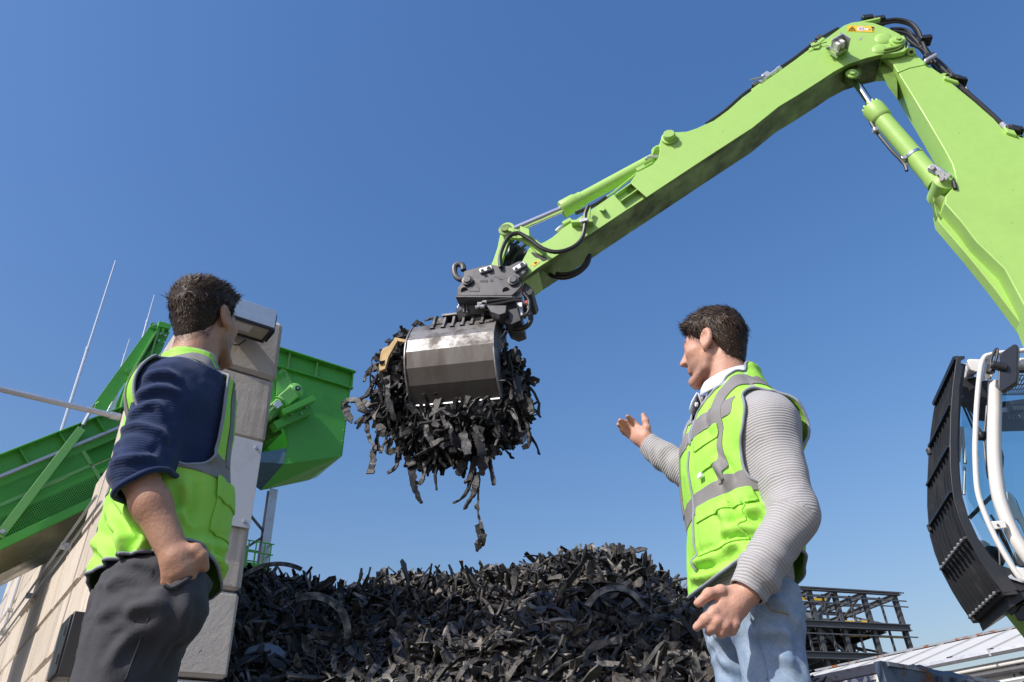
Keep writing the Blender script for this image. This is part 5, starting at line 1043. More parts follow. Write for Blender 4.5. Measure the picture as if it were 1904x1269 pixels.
def heap_n(x, y):
    e = 0.05; return unit(A(-(heap_z(x + e, y) - heap_z(x - e, y)) / (2 * e), -(heap_z(x, y + e) - heap_z(x, y - e)) / (2 * e), 1.0))
# dark core of the heap
gx = np.linspace(-9, 7.0, 130); gy = np.linspace(5.6, 17, 90); X_, Y_ = np.meshgrid(gx, gy); Z_ = heap_z(X_, Y_) - 0.24
def wall_clear(x, y):                                    # keep the heap off the wall: it lies behind the wall's end plane
    d = A(x, y, 0) - CN; return np.dot(d, E1) < -0.15 or np.dot(d, E2) > 1.1
core = MB().grid(np.stack([X_, Y_, Z_], -1))
core.f = [f for f in core.f if all(wall_clear(core.v[i][0], core.v[i][1]) for i in f)]
heap_core = solo('rubber_heap', core, M['rubber'], (0, 9, 0), kind='stuff')
heap_core['label'] = 'long dark heap of shredded tyre rubber behind the two men'
hr_ = np.random.default_rng(21)
VAR = [shred(hr_, hr_.uniform(.22, .5), hr_.uniform(.07, .19), hr_.uniform(.012, .026), int(hr_.integers(4, 7)), hr_.uniform(-1.1, 1.1)) for k in range(45)] + [shred(hr_, hr_.uniform(.45, .95), hr_.uniform(.04, .10), hr_.uniform(.012, .024), 8, hr_.uniform(-2.6, 2.6)) for k in range(45)]
def stack_pieces(pieces):
    Vs, Qs, o = [], [], 0
    for V, Q in pieces: Vs.append(V); Qs.append(Q + o); o += len(V)
    return np.concatenate(Vs), np.concatenate(Qs)
pcs = []
for k in range(15500):
    if k < 9500: x = hr_.uniform(-4.6, 3.6); y = hr_.uniform(7.6, 11.3)
    else: x = hr_.uniform(-4.6, 3.9); y = hr_.normal(YR - .1, 0.35)
    if not wall_clear(x, y): continue
    V, Q = VAR[int(hr_.integers(len(VAR)))]; s = hr_.uniform(.45, 1.15) * (0.8 if y > 10.2 else 1.0)
    R = rot_rand(hr_, heap_n(x, y), 0.42 if hr_.random() < .87 else 1.0)
    pcs.append(((V * s) @ R.T + A(x, y, heap_z(x, y) + hr_.uniform(-.17, .05)), Q))
V, Q = stack_pieces(pcs)
org = A(0, 9, 0); me = fast_mesh('rubber_shreds', V - org, Q, M['rubber'])
o = bpy.data.objects.new('small_shreds', me); COL.objects.link(o); o.location = tuple(org); o['kind'] = 'stuff'; o['label'] = 'countless small black rubber shreds covering the heap'
# the biggest shreds, one object each
BIG = []
for k in range(16):
    V, Q = shred(hr_, hr_.uniform(.6, 1.25), hr_.uniform(.07, .17), hr_.uniform(.02, .034), 11, hr_.uniform(-2.8, 2.8)); me = fast_mesh('tyre_shred', V, Q, M['rubber_grey'] if k % 8 == 0 else M['rubber']); BIG.append(me)
cnt = 0
while cnt < 205:
    x = hr_.uniform(-3.6, 2.9); y = hr_.uniform(7.9, 10.9)
    if not wall_clear(x, y): continue
    if cnt < 175: y = min(y, 10.3)
    me = BIG[int(hr_.integers(len(BIG)))]; o = bpy.data.objects.new('tyre_shred', me); COL.objects.link(o)
    R = rot_rand(hr_, heap_n(x, y), 0.5); o.matrix_world = Matrix.Translation((x, y, float(heap_z(x, y)) + hr_.uniform(-.02, .08))) @ Matrix(R.tolist()).to_4x4() @ Matrix.Diagonal((*([hr_.uniform(.6, 1.0)] * 3), 1))
    tag(o, 'black shred of torn tyre rubber lying on the dark heap', 'rubber shred', 'tyre shreds on the heap'); cnt += 1
def on_heap(px, py):
    d = ray(px, py); t = 6.0
    for _ in range(4000):
        p = CAM_T + d / d[1] * t
        if p[2] < heap_z(p[0], p[1]): break
        t += 0.005
    return p
def hoop(name, px, py, R, r, a0, a1, tilt, label, mat):
    c = on_heap(px, py) - A(0, 0.25, 0); u = unit(A(1, 0.1, 0.05)); w = unit(A(0, -.45 + tilt, 1)); g = MB(); n = 26; P_ = []; nn = unit(np.cross(u, w)); prof_ = [(-.5, -.35), (-.2, .5), (.25, .55), (.55, -.3), (.3, -.15), (-.25, -.2)]; rows = []
    for i in range(n):
        a = math.radians(a0 + (a1 - a0) * i / (n - 1)); rd = u * math.cos(a) + w * math.sin(a); rows.append([c + rd * (R + pr_[1] * r * 2) + nn * pr_[0] * r * 3.2 for pr_ in prof_ + prof_[:1]])
    g.grid(rows); return solo(name, g, mat, c, label, 'tyre piece', bevel=0)
hoop('tyre_casing', 585, 1192, 0.42, 0.045, -95, 110, 0.1, 'big curved tyre wall forming a half hoop in the shaded part of the heap', M['rubber'])
hoop('tyre_casing', 1140, 1165, 0.34, 0.04, 20, 150, 0.25, 'ribbed tyre tread arching out of the middle of the heap', M['rubber'])
hoop('tyre_casing', 520, 1160, 0.62, 0.03, 60, 130, 0.1, 'long thin tyre band lying in the shade beside the block wall', M['rubber'])
pl_ = on_heap(500, 1222) - A(0, .15, 0); V, Q = ribbon([pl_ + A(-.2, 0, .03), pl_ + A(-.05, -.03, .06), pl_ + A(.1, 0, 0.02), pl_ + A(.22, .02, -.04)], [.12, .22, .24, .10], .02, hr_, A(.1, -.6, .7))
o = bpy.data.objects.new('plastic_scrap', fast_mesh('plastic_scrap', V - pl_, Q, plain('grey_scrap', (.16, .19, .23), .4))); COL.objects.link(o); o.location = tuple(pl_); tag(o, 'pale grey scrap of sheet lying low in the dark heap near the wall', 'scrap')
# ---- load in the grapple
lr = np.random.default_rng(77); pcs = []
def blob(c, rad, n, L, W, down=0.5):
    for _ in range(n):
        q = lr.normal(size=3); q = unit(q) * lr.uniform(.35, 1.0) ** .5
        s, u, z = c[0] + q[0] * rad[0], c[1] + q[1] * rad[1], c[2] + q[2] * rad[2]
        V, Q = shred(lr, lr.uniform(*L), lr.uniform(*W), lr.uniform(.014, .03), 6)
        ax = unit(GA * q[0] + GB * q[1] + UP * q[2]); R = rot_rand(lr, ax, .6)
        if lr.random() < down:                                       # hang: long axis downwards
            x = unit(-UP + lr.normal(0, .35, 3)); y = unit(np.cross(x, ax + lr.normal(0, .3, 3))); R = np.array([x, y, np.cross(x, y)]).T
        pcs.append((V @ R.T + gp_(s, u, z), Q))
blob((-0.62, -0.10, 0.0), (0.32, 0.34, 0.46), 560, (.2, .5), (.03, .11))
blob((-0.75, -0.10, -0.35), (0.30, 0.34, 0.30), 180, (.2, .5), (.04, .11))
blob((-0.05, -0.22, -0.25), (0.55, 0.30, 0.45), 420, (.25, .5), (.06, .14))
blob((-0.15, -0.08, -0.80), (0.55, 0.26, 0.25), 440, (.3, .6), (.03, .11), .7)
blob((0.20, -0.10, -0.75), (0.36, 0.24, 0.22), 160, (.25, .5), (.05, .13), .7)
blob((0.56, -0.18, -0.20), (0.15, 0.24, 0.36), 200, (.2, .4), (.03, .11), .6)
blob((0.60, -0.22, -0.50), (0.14, 0.2, 0.2), 80, (.2, .45), (.03, .10), .8)
for _ in range(210):                                                    # thin limp strings sagging out of the mass
    s, u, z = lr.uniform(-.95, .66), lr.uniform(-.3, .32), lr.uniform(-.85, .25)
    if abs(s) < .5 and z > -.5: continue
    p = gp_(s, u, z); d = unit(GA * np.sign(s) * lr.uniform(0, .6) * (abs(s) > .4) - UP * lr.uniform(.2, 1) + lr.normal(0, .35, 3)); P_ = [p]; st = lr.uniform(.035, .075)
    for k in range(int(lr.integers(5, 9))): d = unit(d * .75 - UP * .22 + lr.normal(0, .26, 3)); p = p + d * st; P_.append(p)
    w0 = lr.uniform(.012, .045); pcs.append(ribbon(P_, w0 * lr.uniform(.6, 1.2, len(P_)), .014, lr, None, lr.uniform(-1.5, 1.5)))
V, Q = stack_pieces(pcs); o = bpy.data.objects.new('rubber_bundle', fast_mesh('rubber_bundle', V - GO, Q, M['rubber_black'])); COL.objects.link(o); o.location = tuple(GO)
o['kind'] = 'stuff'; o['label'] = 'tangled mass of black rubber strips squeezed in the grapple'
def gpx(x, y, u=0.0): return on(x, y, GO + GB * u, GB)
HANG = [([(700, 758), (680, 752), (660, 745), (645, 746), (638, 754)], (8, 12, 10, 8, 5), .05), ([(638, 747), (643, 760), (648, 774), (654, 787)], (8, 15, 15, 3), .05),
 ([(690, 772), (678, 780), (668, 782), (659, 788)], (14, 14, 9, 3), .0), ([(682, 782), (683, 800), (688, 818), (697, 832), (696, 842)], (7, 7, 6, 8, 12), .0),
 ([(694, 838), (693, 855), (691, 868), (688, 881)], (8, 10, 11, 14), .02), ([(704, 800), (700, 820), (705, 838)], (7, 6, 9), -.1), ([(728, 816), (722, 828), (722, 840), (735, 838), (745, 836)], (9, 12, 12, 12, 8), .05),
 ([(750, 822), (743, 840), (741, 855), (735, 870), (720, 880)], (9, 8, 6, 7, 5), .0), ([(745, 835), (752, 846), (758, 851)], (5, 5, 3), -.05), ([(757, 848), (762, 858), (766, 868)], (10, 14, 16), .05),
 ([(765, 862), (767, 880), (768, 900), (776, 918), (784, 936)], (18, 16, 9, 10, 4), .06), ([(790, 858), (789, 878), (784, 896), (776, 899), (770, 895)], (6, 6, 6, 6, 4), .0),
 ([(815, 848), (813, 866), (810, 885), (812, 912)], (12, 9, 5, 4), .02), ([(818, 856), (808, 860), (805, 852)], (8, 8, 4), .0), ([(862, 855), (858, 870), (850, 884)], (14, 16, 8), .04),
 ([(884, 850), (878, 870), (872, 890), (864, 897)], (10, 9, 7, 6), .05), ([(880, 870), (874, 895), (868, 915), (855, 930), (843, 935)], (14, 16, 18, 14, 11), .0), ([(889, 880), (886, 900), (882, 915), (872, 932), (863, 948)], (10, 14, 16, 7, 4), .05),
 ([(889, 905), (889, 930), (889, 950), (892, 968), (896, 984)], (4, 3, 3, 4, 6), .05), ([(884, 940), (890, 948)], (7, 4), .04), ([(888, 976), (893, 990), (896, 1002), (896, 1016)], (12, 14, 13, 9), .05), ([(891, 1002), (890, 1012), (886, 1026)], (12, 12, 5), .02),
 ([(900, 850), (898, 868), (896, 884)], (18, 18, 5), .08), ([(908, 850), (912, 870), (917, 888), (918, 902)], (9, 8, 6, 6), .03), ([(914, 828), (918, 842), (914, 850)], (8, 8, 7), .0),
 ([(955, 785), (953, 800), (955, 815), (956, 828)], (24, 30, 26, 5), -.1), ([(972, 776), (981, 790), (983, 808), (983, 826), (972, 834)], (6, 6, 7, 8, 7), .0), ([(977, 760), (984, 772), (990, 778)], (12, 14, 8), .0),
 ([(978, 752), (990, 752), (1001, 747)], (8, 6, 3), .0), ([(968, 738), (980, 750), (990, 770)], (16, 18, 8), .05), ([(925, 800), (932, 815), (935, 822)], (8, 9, 5), .0), ([(790, 597), (800, 593), (815, 594), (830, 599)], (3, 4, 5, 4), -.15),
 ([(768, 607), (775, 600), (785, 604), (792, 614)], (8, 9, 9, 10), -.2), ([(742, 617), (752, 615), (768, 622)], (8, 10, 12), -.1), ([(720, 632), (726, 640), (732, 650)], (10, 8, 8), .0), ([(680, 694), (690, 688), (704, 680), (712, 676)], (6, 10, 12, 10), .1),
 ([(676, 710), (680, 700), (690, 694)], (4, 5, 5), .05), ([(700, 668), (696, 670), (704, 662)], (8, 10, 10), .05), ([(698, 705), (690, 720), (682, 735), (672, 742)], (10, 12, 14, 12), .2), ([(720, 700), (721, 725), (722, 745), (730, 765), (735, 782)], (13, 14, 14, 12, 10), .34),
 ([(738, 695), (735, 712), (745, 720)], (14, 16, 10), .3), ([(748, 790), (752, 806), (756, 815)], (14, 17, 16), .22), ([(830, 800), (835, 820), (820, 832)], (13, 15, 12), .25), ([(845, 805), (840, 825), (842, 842)], (18, 20, 12), .22), ([(800, 830), (820, 818), (838, 812)], (10, 12, 10), .24),
 ([(860, 805), (866, 825), (870, 845)], (15, 16, 12), .26), ([(895, 795), (890, 812), (894, 835), (899, 850)], (14, 18, 13, 12), .26), ([(880, 790), (889, 805), (900, 820)], (8, 8, 6), .28), ([(930, 790), (925, 802), (920, 812)], (14, 16, 9), .2),
 ([(822, 770), (826, 785), (832, 797)], (8, 7, 6), .30), ([(822, 762), (835, 772), (850, 773), (868, 765)], (5, 5, 6, 6), .30), ([(780, 788), (800, 785), (830, 782)], (6, 7, 5), .3), ([(700, 790), (712, 800), (708, 812)], (14, 16, 12), .1), ([(665, 745), (672, 760), (684, 768)], (10, 12, 12), .1),
 ([(948, 670), (958, 680), (955, 700)], (16, 18, 14), .05), ([(930, 720), (940, 745), (948, 770)], (16, 20, 16), .05), ([(965, 700), (960, 725), (970, 745)], (14, 16, 12), .1), ([(945, 690), (935, 700), (928, 712)], (12, 14, 10), .15)]
SPECIAL = {0: 'rubber strip sticking out furthest towards the green chute', 1: 'curled blade of rubber at the tip of the strip nearest the green chute', 6 - 1: 'rubber strip dangling straight down, furthest to the side of the chute', 10: 'thick wavy rubber strip hanging low under the middle of the grapple', 18: 'thin thread of rubber from which the lowest scrap hangs', 20: 'lowest scrap of rubber, dangling at the end of a long thin strip', 16: 'broad curved rubber strip bending sideways at its lower end', 25: 'ragged dark flap of rubber hanging beside the open shell', 28: 'short pointed rubber strip poking out towards the man in jeans', 31: 'thin curved rubber strip lying across the top of the load'}
for hi_, (pts, ws, u) in enumerate(HANG):
    u_ = u - 0.05; P_ = [gpx(x, y, u_ + lr.normal(0, .015)) for x, y in pts]
    sc_ = np.dot(P_[0] - CAM_T, CAM_R.T @ A(0, 0, -1) if False else unit(ray(952, 634))) / FPX
    n_in = 3; PP_ = catmull(P_, n_in); ws_ = np.interp(np.linspace(0, len(ws) - 1, len(PP_)), range(len(ws)), ws) * sc_
    V, Q = ribbon(PP_, ws_ * 1.05, 0.022, lr, GB + lr.normal(0, .35, 3), lr.uniform(-.5, .5), .16)
    V = V + lr.normal(0, .003, V.shape)
    o = bpy.data.objects.new('rubber_strip', fast_mesh('rubber_strip', V - P_[0], Q, M['rubber_grey'] if lr.random() < .06 else M['rubber_black'])); COL.objects.link(o); o.location = tuple(P_[0])
    lowest = max(y for x, y in pts)
    tag(o, SPECIAL.get(hi_, 'black torn rubber strip hanging out of the steel grapple'), 'rubber strip', 'rubber strips in the grapple')
# splintered board caught in the load
bd = thing('wooden_board', gpx(715, 655, .32), 'splintered yellowish wooden board caught in the rubber at the side of the grapple', 'board')
for nm, pts in (('plank', [(735, 627), (740, 632), (722, 664), (716, 686), (706, 690), (704, 683), (708, 655), (712, 648), (724, 643)]), ('splinter', [(736, 628), (757, 632), (752, 637), (738, 634)])):
    a_ = [gpx(x, y, .34) for x, y in pts]; part(nm, MB().prism(a_, [p - GB * 0.04 for p in a_]), M['wood'], bd, bevel=0.003)
# ------------------------------------------------------------------ figure modelling: distance fields -> one smooth surface
def smin(a, b, k): h = np.clip(0.5 + 0.5 * (b - a) / k, 0, 1); return b + (a - b) * h - k * h * (1 - h)
def smax(a, b, k): return -smin(-a, -b, k)
def seg_t(P, a, b):
    a = np.asarray(a); ab = np.asarray(b) - a; return np.clip(((P - a) @ ab) / np.dot(ab, ab), 0, 1)
def cone(P, a, b, ra, rb):
    t = seg_t(P, a, b); q = P - (np.asarray(a) + t[:, None] * (np.asarray(b) - np.asarray(a))); return np.sqrt((q * q).sum(1)) - (ra + (rb - ra) * t)
def chain(P, pts, rs, k=0.015):
    d = None
    for i in range(len(pts) - 1):
        e = cone(P, pts[i], pts[i + 1], rs[i], rs[i + 1]); d = e if d is None else smin(d, e, k)
    return d
def ellip(P, c, r, R=None):
    q = P - np.asarray(c); q = q if R is None else q @ R
    r = np.asarray(r); k0 = np.sqrt(((q / r) ** 2).sum(1)); k1 = np.sqrt(((q / r ** 2) ** 2).sum(1)) + 1e-9; return k0 * (k0 - 1) / k1
def rbox(P, c, h, R, rad):
    q = np.abs((P - np.asarray(c)) @ R) - (np.asarray(h) - rad); return np.sqrt((np.maximum(q, 0) ** 2).sum(1)) + np.minimum(q.max(1), 0) - rad
class Trunk:
    """stack of oval sections along an axis: rows (z, along, across shift, half width, half depth front, half depth back)"""
    def __init__(s, base, top, rdir, fdir, rows, n=2.4): s.b, s.t, s.r, s.f, s.n = np.asarray(base), np.asarray(top), rdir, fdir, n; s.rows = np.array(rows)
    def loc(s, P):
        ax = s.t - s.b; h = (P[:, 2] - s.b[2]); c = s.b + ax * (h / ax[2])[:, None]; q = P - c
        return q @ s.r, q @ s.f, P[:, 2]
    def __call__(s, P, out=0.0):
        a, b, z = s.loc(P); R = s.rows; it = lambda j: np.interp(z, R[:, 0], R[:, j])
        b = b - it(1); hw = it(2) + out; hb = np.where(b > 0, it(3), it(4)) + out
        rho = ((np.abs(a) / hw) ** s.n + (np.abs(b) / hb) ** s.n) ** (1 / s.n); d = (rho - 1) * np.minimum(hw, hb)
        return np.maximum(d, np.maximum(R[0, 0] - z - out, z - R[-1, 0] - out))
def _h(i): return np.modf(np.sin(i @ A(127.1, 311.7, 74.7)) * 43758.5453)[0]
def vnoise(P, s=1.0):
    Q = P * s; i = np.floor(Q); f = Q - i; f = f * f * (3 - 2 * f); o = 0
    for dx in (0, 1):
        for dy in (0, 1):
            for dz in (0, 1):
                w = np.abs(1 - dx - f[:, 0]) * np.abs(1 - dy - f[:, 1]) * np.abs(1 - dz - f[:, 2]); o = o + w * np.abs(_h(i + A(dx, dy, dz)))
    return o * 2 - 1
def fbm(P, s, n=3): return sum(vnoise(P + 3.7 * k, s * 2 ** k) / 2 ** k for k in range(n))
def folds(V, N, lines, amp, w, Y0):
    # soft ridges laid along given fold lines of the cloth
    out = np.zeros(len(V)); front = ((V - CAM_T) * N).sum(1) < 0
    for pts in lines:
        q = []
        for x, y in pts:
            d = unit(at(x, y, Y0) - CAM_T); e = np.linalg.norm(np.cross(V - CAM_T, d), axis=1) + np.where(front, 0, 1.0); q.append(V[np.argmin(e)])
        c = np.array(catmull(q, 6)); m_ = np.full(len(V), 9.0); s_ = np.zeros(len(V))
        for i in range(len(c) - 1):
            t = seg_t(V, c[i], c[i + 1]) if np.linalg.norm(c[i + 1] - c[i]) > 1e-6 else np.zeros(len(V)); dd = np.linalg.norm(V - (c[i] + t[:, None] * (c[i + 1] - c[i])), axis=1); k = dd < m_; m_[k] = dd[k]; s_[k] = (i + t[k]) / (len(c) - 1)
        out += amp * np.sin(np.clip(s_, .04, .96) * math.pi) ** .5 * (np.exp(-(m_ / w) ** 2) - .55 * np.exp(-((m_ - 1.9 * w) / (.9 * w)) ** 2))
    return out
def crease(P, s, p=6): return np.maximum(1 - np.abs(vnoise(P, s)), 0) ** p
def ridged(P, s): return 1 - 2 * np.abs(vnoise(P, s))
def isosurface(fn, lo, hi, h):
    """surface nets, evaluated finely only near the surface"""
    lo = np.asarray(lo, float); n = np.ceil((np.asarray(hi) - lo) / h).astype(int) + 1; c = 4; n = ((n + c - 1) // c) * c + 1
    nc = (n - 1) // c + 1
    gc = np.stack(np.meshgrid(*[lo[i] + np.arange(nc[i]) * h * c for i in range(3)], indexing='ij'), -1).reshape(-1, 3)
    vc = fn(gc).reshape(nc); near = np.abs(vc) < h * c * 2.2
    cell = np.zeros(nc - 1, bool); sg = np.zeros(nc - 1)
    for dx in (0, 1):
        for dy in (0, 1):
            for dz in (0, 1):
                sl = tuple(slice(d, d + m - 1) for d, m in zip((dx, dy, dz), nc)); cell |= near[sl]; sg += np.sign(vc[sl])
    V = np.repeat(np.repeat(np.repeat(np.where(sg > 0, 1.0, -1.0), c, 0), c, 1), c, 2); V = np.pad(V, ((0, 1),) * 3, mode='edge')
    mk = np.repeat(np.repeat(np.repeat(cell, c, 0), c, 1), c, 2); M_ = np.zeros(n, bool)
    for dx in (0, 1):
        for dy in (0, 1):
            for dz in (0, 1): M_[dx:dx + n[0] - 1, dy:dy + n[1] - 1, dz:dz + n[2] - 1] |= mk
    idx = np.argwhere(M_); val = np.empty(len(idx))
    for s in range(0, len(idx), 200000): val[s:s + 200000] = fn(lo + idx[s:s + 200000] * h)
    V[M_] = val
    ins = V < 0; m = tuple(k - 1 for k in n); cnt = np.zeros(m, np.int8)
    for dx in (0, 1):
        for dy in (0, 1):
            for dz in (0, 1): cnt += ins[dx:dx + m[0], dy:dy + m[1], dz:dz + m[2]]
    act = (cnt > 0) & (cnt < 8); ids = -np.ones(m, np.int64); ci = np.argwhere(act); ids[act] = np.arange(len(ci))
    ps = np.zeros((len(ci), 3)); pc = np.zeros(len(ci))
    cor = [A(i, j, k).astype(int) for i in (0, 1) for j in (0, 1) for k in (0, 1)]
    for a in range(8):
        for b in range(a + 1, 8):
            if np.abs(cor[a] - cor[b]).sum() != 1: continue
            va, vb = V[tuple((ci + cor[a]).T)], V[tuple((ci + cor[b]).T)]; x = (va < 0) != (vb < 0); t = np.where(x, va / np.where(x, va - vb, 1), 0)
            ps += np.where(x[:, None], cor[a] + t[:, None] * (cor[b] - cor[a]), 0); pc += x
    verts = lo + (ci + ps / pc[:, None]) * h; Q = []
    for ax in range(3):
        u, v = (ax + 1) % 3, (ax + 2) % 3; sl0 = [slice(None)] * 3; sl1 = [slice(None)] * 3; sl0[ax] = slice(0, -1); sl1[ax] = slice(1, None)
        A0_, A1_ = ins[tuple(sl0)], ins[tuple(sl1)]; e = np.argwhere(A0_ != A1_)
        e = e[(e[:, u] > 0) & (e[:, v] > 0) & (e[:, u] < n[u] - 1) & (e[:, v] < n[v] - 1)]
        def cid(du, dv): q = e.copy(); q[:, u] -= du; q[:, v] -= dv; return ids[tuple(q.T)]
        q = np.stack([cid(1, 1), cid(0, 1), cid(0, 0), cid(1, 0)], 1); flip = ~A0_[tuple(e.T)]; q[flip] = q[flip][:, ::-1]; Q.append(q)
    return verts, np.concatenate(Q)
def normals(V, T):
    N = np.zeros_like(V); k = T.shape[1]; fn = np.cross(V[T[:, 1]] - V[T[:, 0]], V[T[:, 2]] - V[T[:, 0]]) if k == 3 else np.cross(V[T[:, 2]] - V[T[:, 0]], V[T[:, 3]] - V[T[:, 1]])
    for j in range(k): np.add.at(N, T[:, j], fn)
    return N / (np.linalg.norm(N, axis=1, keepdims=True) + 1e-12)
def relax(V, Q, it=2, w=0.5):
    E = np.concatenate([np.stack([Q[:, j], Q[:, (j + 1) % Q.shape[1]]], 1) for j in range(Q.shape[1])]); 
    for _ in range(it):
        S = np.zeros_like(V); c = np.zeros(len(V)); np.add.at(S, E[:, 0], V[E[:, 1]]); np.add.at(c, E[:, 0], 1); np.add.at(S, E[:, 1], V[E[:, 0]]); np.add.at(c, E[:, 1], 1); V = V * (1 - w) + w * S / np.maximum(c, 1)[:, None]
    return V
def tris(Q): return np.concatenate([Q[:, [0, 1, 2]], Q[:, [0, 2, 3]]]) if Q.shape[1] == 4 else Q
def clip(V, T, g, extra=()):
    """keep the part of a triangle mesh where g > 0, cut smoothly"""
    T = tris(T); s = g[T] > 0; k = s.sum(1); out = [T[k == 3]]; V = list(V) if False else V; newV = []; key = {}; ex_ = [list() for _ in extra]
    def cut(i, j):
        q = (i, j) if i < j else (j, i)
        if q in key: return key[q]
        i_, j_ = q; t = g[i_] / (g[i_] - g[j_]); key[q] = len(V) + len(newV); newV.append(V[i_] + (V[j_] - V[i_]) * t)
        for e, L in zip(extra, ex_): L.append(e[i_] + (e[j_] - e[i_]) * t)
        return key[q]
    add = []
    for f, m in zip(T[(k == 1) | (k == 2)], s[(k == 1) | (k == 2)]):
        if m.sum() == 1: r = int(np.argmax(m)); a, b, c = f[r], f[(r + 1) % 3], f[(r + 2) % 3]; add.append((a, cut(a, b), cut(a, c)))
        else: r = int(np.argmin(m)); a, b, c = f[r], f[(r + 1) % 3], f[(r + 2) % 3]; p, q = cut(a, b), cut(a, c); add += [(p, b, c), (p, c, q)]
    if add: out.append(np.array(add))
    T2 = np.concatenate(out); V2 = np.concatenate([V, np.array(newV).reshape(-1, 3)]); E2_ = [np.concatenate([e, np.array(L)]) if len(L) else e for e, L in zip(extra, ex_)]
    u, inv = np.unique(T2, return_inverse=True); return V2[u], inv.reshape(-1, 3), [e[u] for e in E2_]
def biggest(V, T):
    """drop stray bits: keep the largest connected piece"""
    lab = np.arange(len(V))
    while True:
        m = lab[T].min(1); l2 = lab.copy()
        for j in range(T.shape[1]): np.minimum.at(l2, T[:, j], m)
        l2 = l2[l2]
        if (l2 == lab).all(): break
        lab = l2
    b_ = np.bincount(lab[T[:, 0]]).argmax(); k = lab[T[:, 0]] == b_; u, inv = np.unique(T[k], return_inverse=True); return V[u], inv.reshape(-1, T.shape[1]), u
def loops(T):
    from collections import defaultdict
    E = np.concatenate([T[:, [0, 1]], T[:, [1, 2]], T[:, [2, 0]]]); S = set(map(tuple, E.tolist())); nx = {a: b for a, b in S if (b, a) not in S}; out = []
    while nx:
        a = next(iter(nx)); L = [a]
        while L[-1] in nx: L.append(nx.pop(L[-1]))
        if len(L) > 8: out.append(L)
    return out
def cloth(name, V, T, mat, parent, thick=0.0, attr=None, smooth=True, label=None):
    org = np.array(root_of(parent).location); me = fast_mesh(name, V - org, T, mat)
    me.polygons.foreach_set('use_smooth', [smooth] * len(me.polygons))
    for k, v in (attr or {}).items():
        if len(v) == len(me.vertices): a = me.attributes.new(k, 'FLOAT', 'POINT'); a.data.foreach_set('value', np.ascontiguousarray(v, np.float32))
    o = bpy.data.objects.new(name, me); COL.objects.link(o); o.parent = parent
    if thick: md = o.modifiers.new('thickness', 'SOLIDIFY'); md.thickness = thick; md.offset = -1
    if label: o['label'] = label
    return o
def edge_tube(name, V, T, r, mat, parent, lift=0.0, zmin=None, pick=None):
    for L in loops(T):
        p = V[L]; step = max(1, len(L) // 160); p = p[::step]
        for _ in range(2): p = (np.roll(p, 1, 0) + p * 2 + np.roll(p, -1, 0)) / 4
        if pick is not None and not pick(p.mean(0), np.ptp(p, axis=0)): continue
        part(name, MB().tube(list(p), r, 6, False, closed=True), mat, parent, smooth=180)
# head in its own axes: x to the person's right, y forward, z up
def head_sdf(q, ear=True):
    d = ellip(q, (0, -0.014, 0.036), (0.077, 0.098, 0.090)); ax = np.abs(q[:, 0]); m = q.copy(); m[:, 0] = ax
    d = smin(d, ellip(q, (0, 0.034, -0.025), (0.060, 0.060, 0.086)), 0.03)
    d = smin(d, chain(m, [A(0.058, -0.002, -0.050), A(0.050, 0.016, -0.092), A(0.014, 0.076, -0.114)], [0.017, 0.0155, 0.0165], 0.010), 0.016)
    d = smin(d, ellip(q, (0, 0.078, -0.108), (0.021, 0.018, 0.016)), 0.016)
    d = smin(d, cone(m, A(0, 0.088, 0.026), A(0.040, 0.072, 0.026), 0.010, 0.009), 0.014)
    d = smin(d, ellip(m, (0.043, 0.056, -0.018), (0.022, 0.022, 0.018)), 0.02)
    d = smax(d, -ellip(m, (0.031, 0.098, 0.006), (0.017, 0.014, 0.011)), 0.010)
    d = smin(d, ellip(m, (0.031, 0.0765, 0.005), (0.0125, 0.0125, 0.0115)), 0.003)
    d = smin(d, cone(m, A(0.018, 0.0895, 0.0125), A(0.044, 0.079, 0.0105), 0.004, 0.004), 0.004)
    d = smin(d, cone(q, A(0, 0.090, 0.016), A(0, 0.112, -0.026), 0.0075, 0.0115), 0.010)
    d = smin(d, ellip(m, (0.0115, 0.100, -0.030), (0.0085, 0.012, 0.0085)), 0.006)
    d = smax(d, -ellip(m, (0.0075, 0.106, -0.0385), (0.0045, 0.006, 0.004)), 0.003)
    d = smin(d, ellip(q, (0, 0.0865, -0.062), (0.024, 0.011, 0.0065)), 0.006); d = smin(d, ellip(q, (0, 0.0855, -0.0735), (0.021, 0.0105, 0.0065)), 0.005)
    d = smax(d, -ellip(q, (0, 0.100, -0.0675), (0.023, 0.012, 0.0016)), 0.003)
    if ear:
        Rr = np.array([[1, 0, 0], [0, math.cos(.2), math.sin(.2)], [0, -math.sin(.2), math.cos(.2)]]).T
        e = ellip(m, (0.083, -0.012, -0.004), (0.012, 0.0225, 0.039), Rr)
        e = smin(e, ellip(m, (0.080, -0.001, -0.036), (0.008, 0.009, 0.013)), 0.006)
        e = smax(e, -ellip(m, (0.0965, -0.006, 0.000), (0.014, 0.0135, 0.027), Rr), 0.002); e = smin(e, ellip(m, (0.080, 0.006, -0.010), (0.006, 0.005, 0.007)), 0.004)
        d = smin(d, e, 0.005)
    return d
def frame_from(fwd, pitch=0.0, roll=0.0):
    """columns: right, forward, up of a head or hand facing a level direction fwd"""
    f = unit(fwd); r = np.cross(f, UP); f2 = f * math.cos(pitch) + UP * math.sin(pitch); u2 = np.cross(r, f2); r2 = r * math.cos(roll) + u2 * math.sin(roll); return np.array([r2, f2, np.cross(r2, f2)]).T
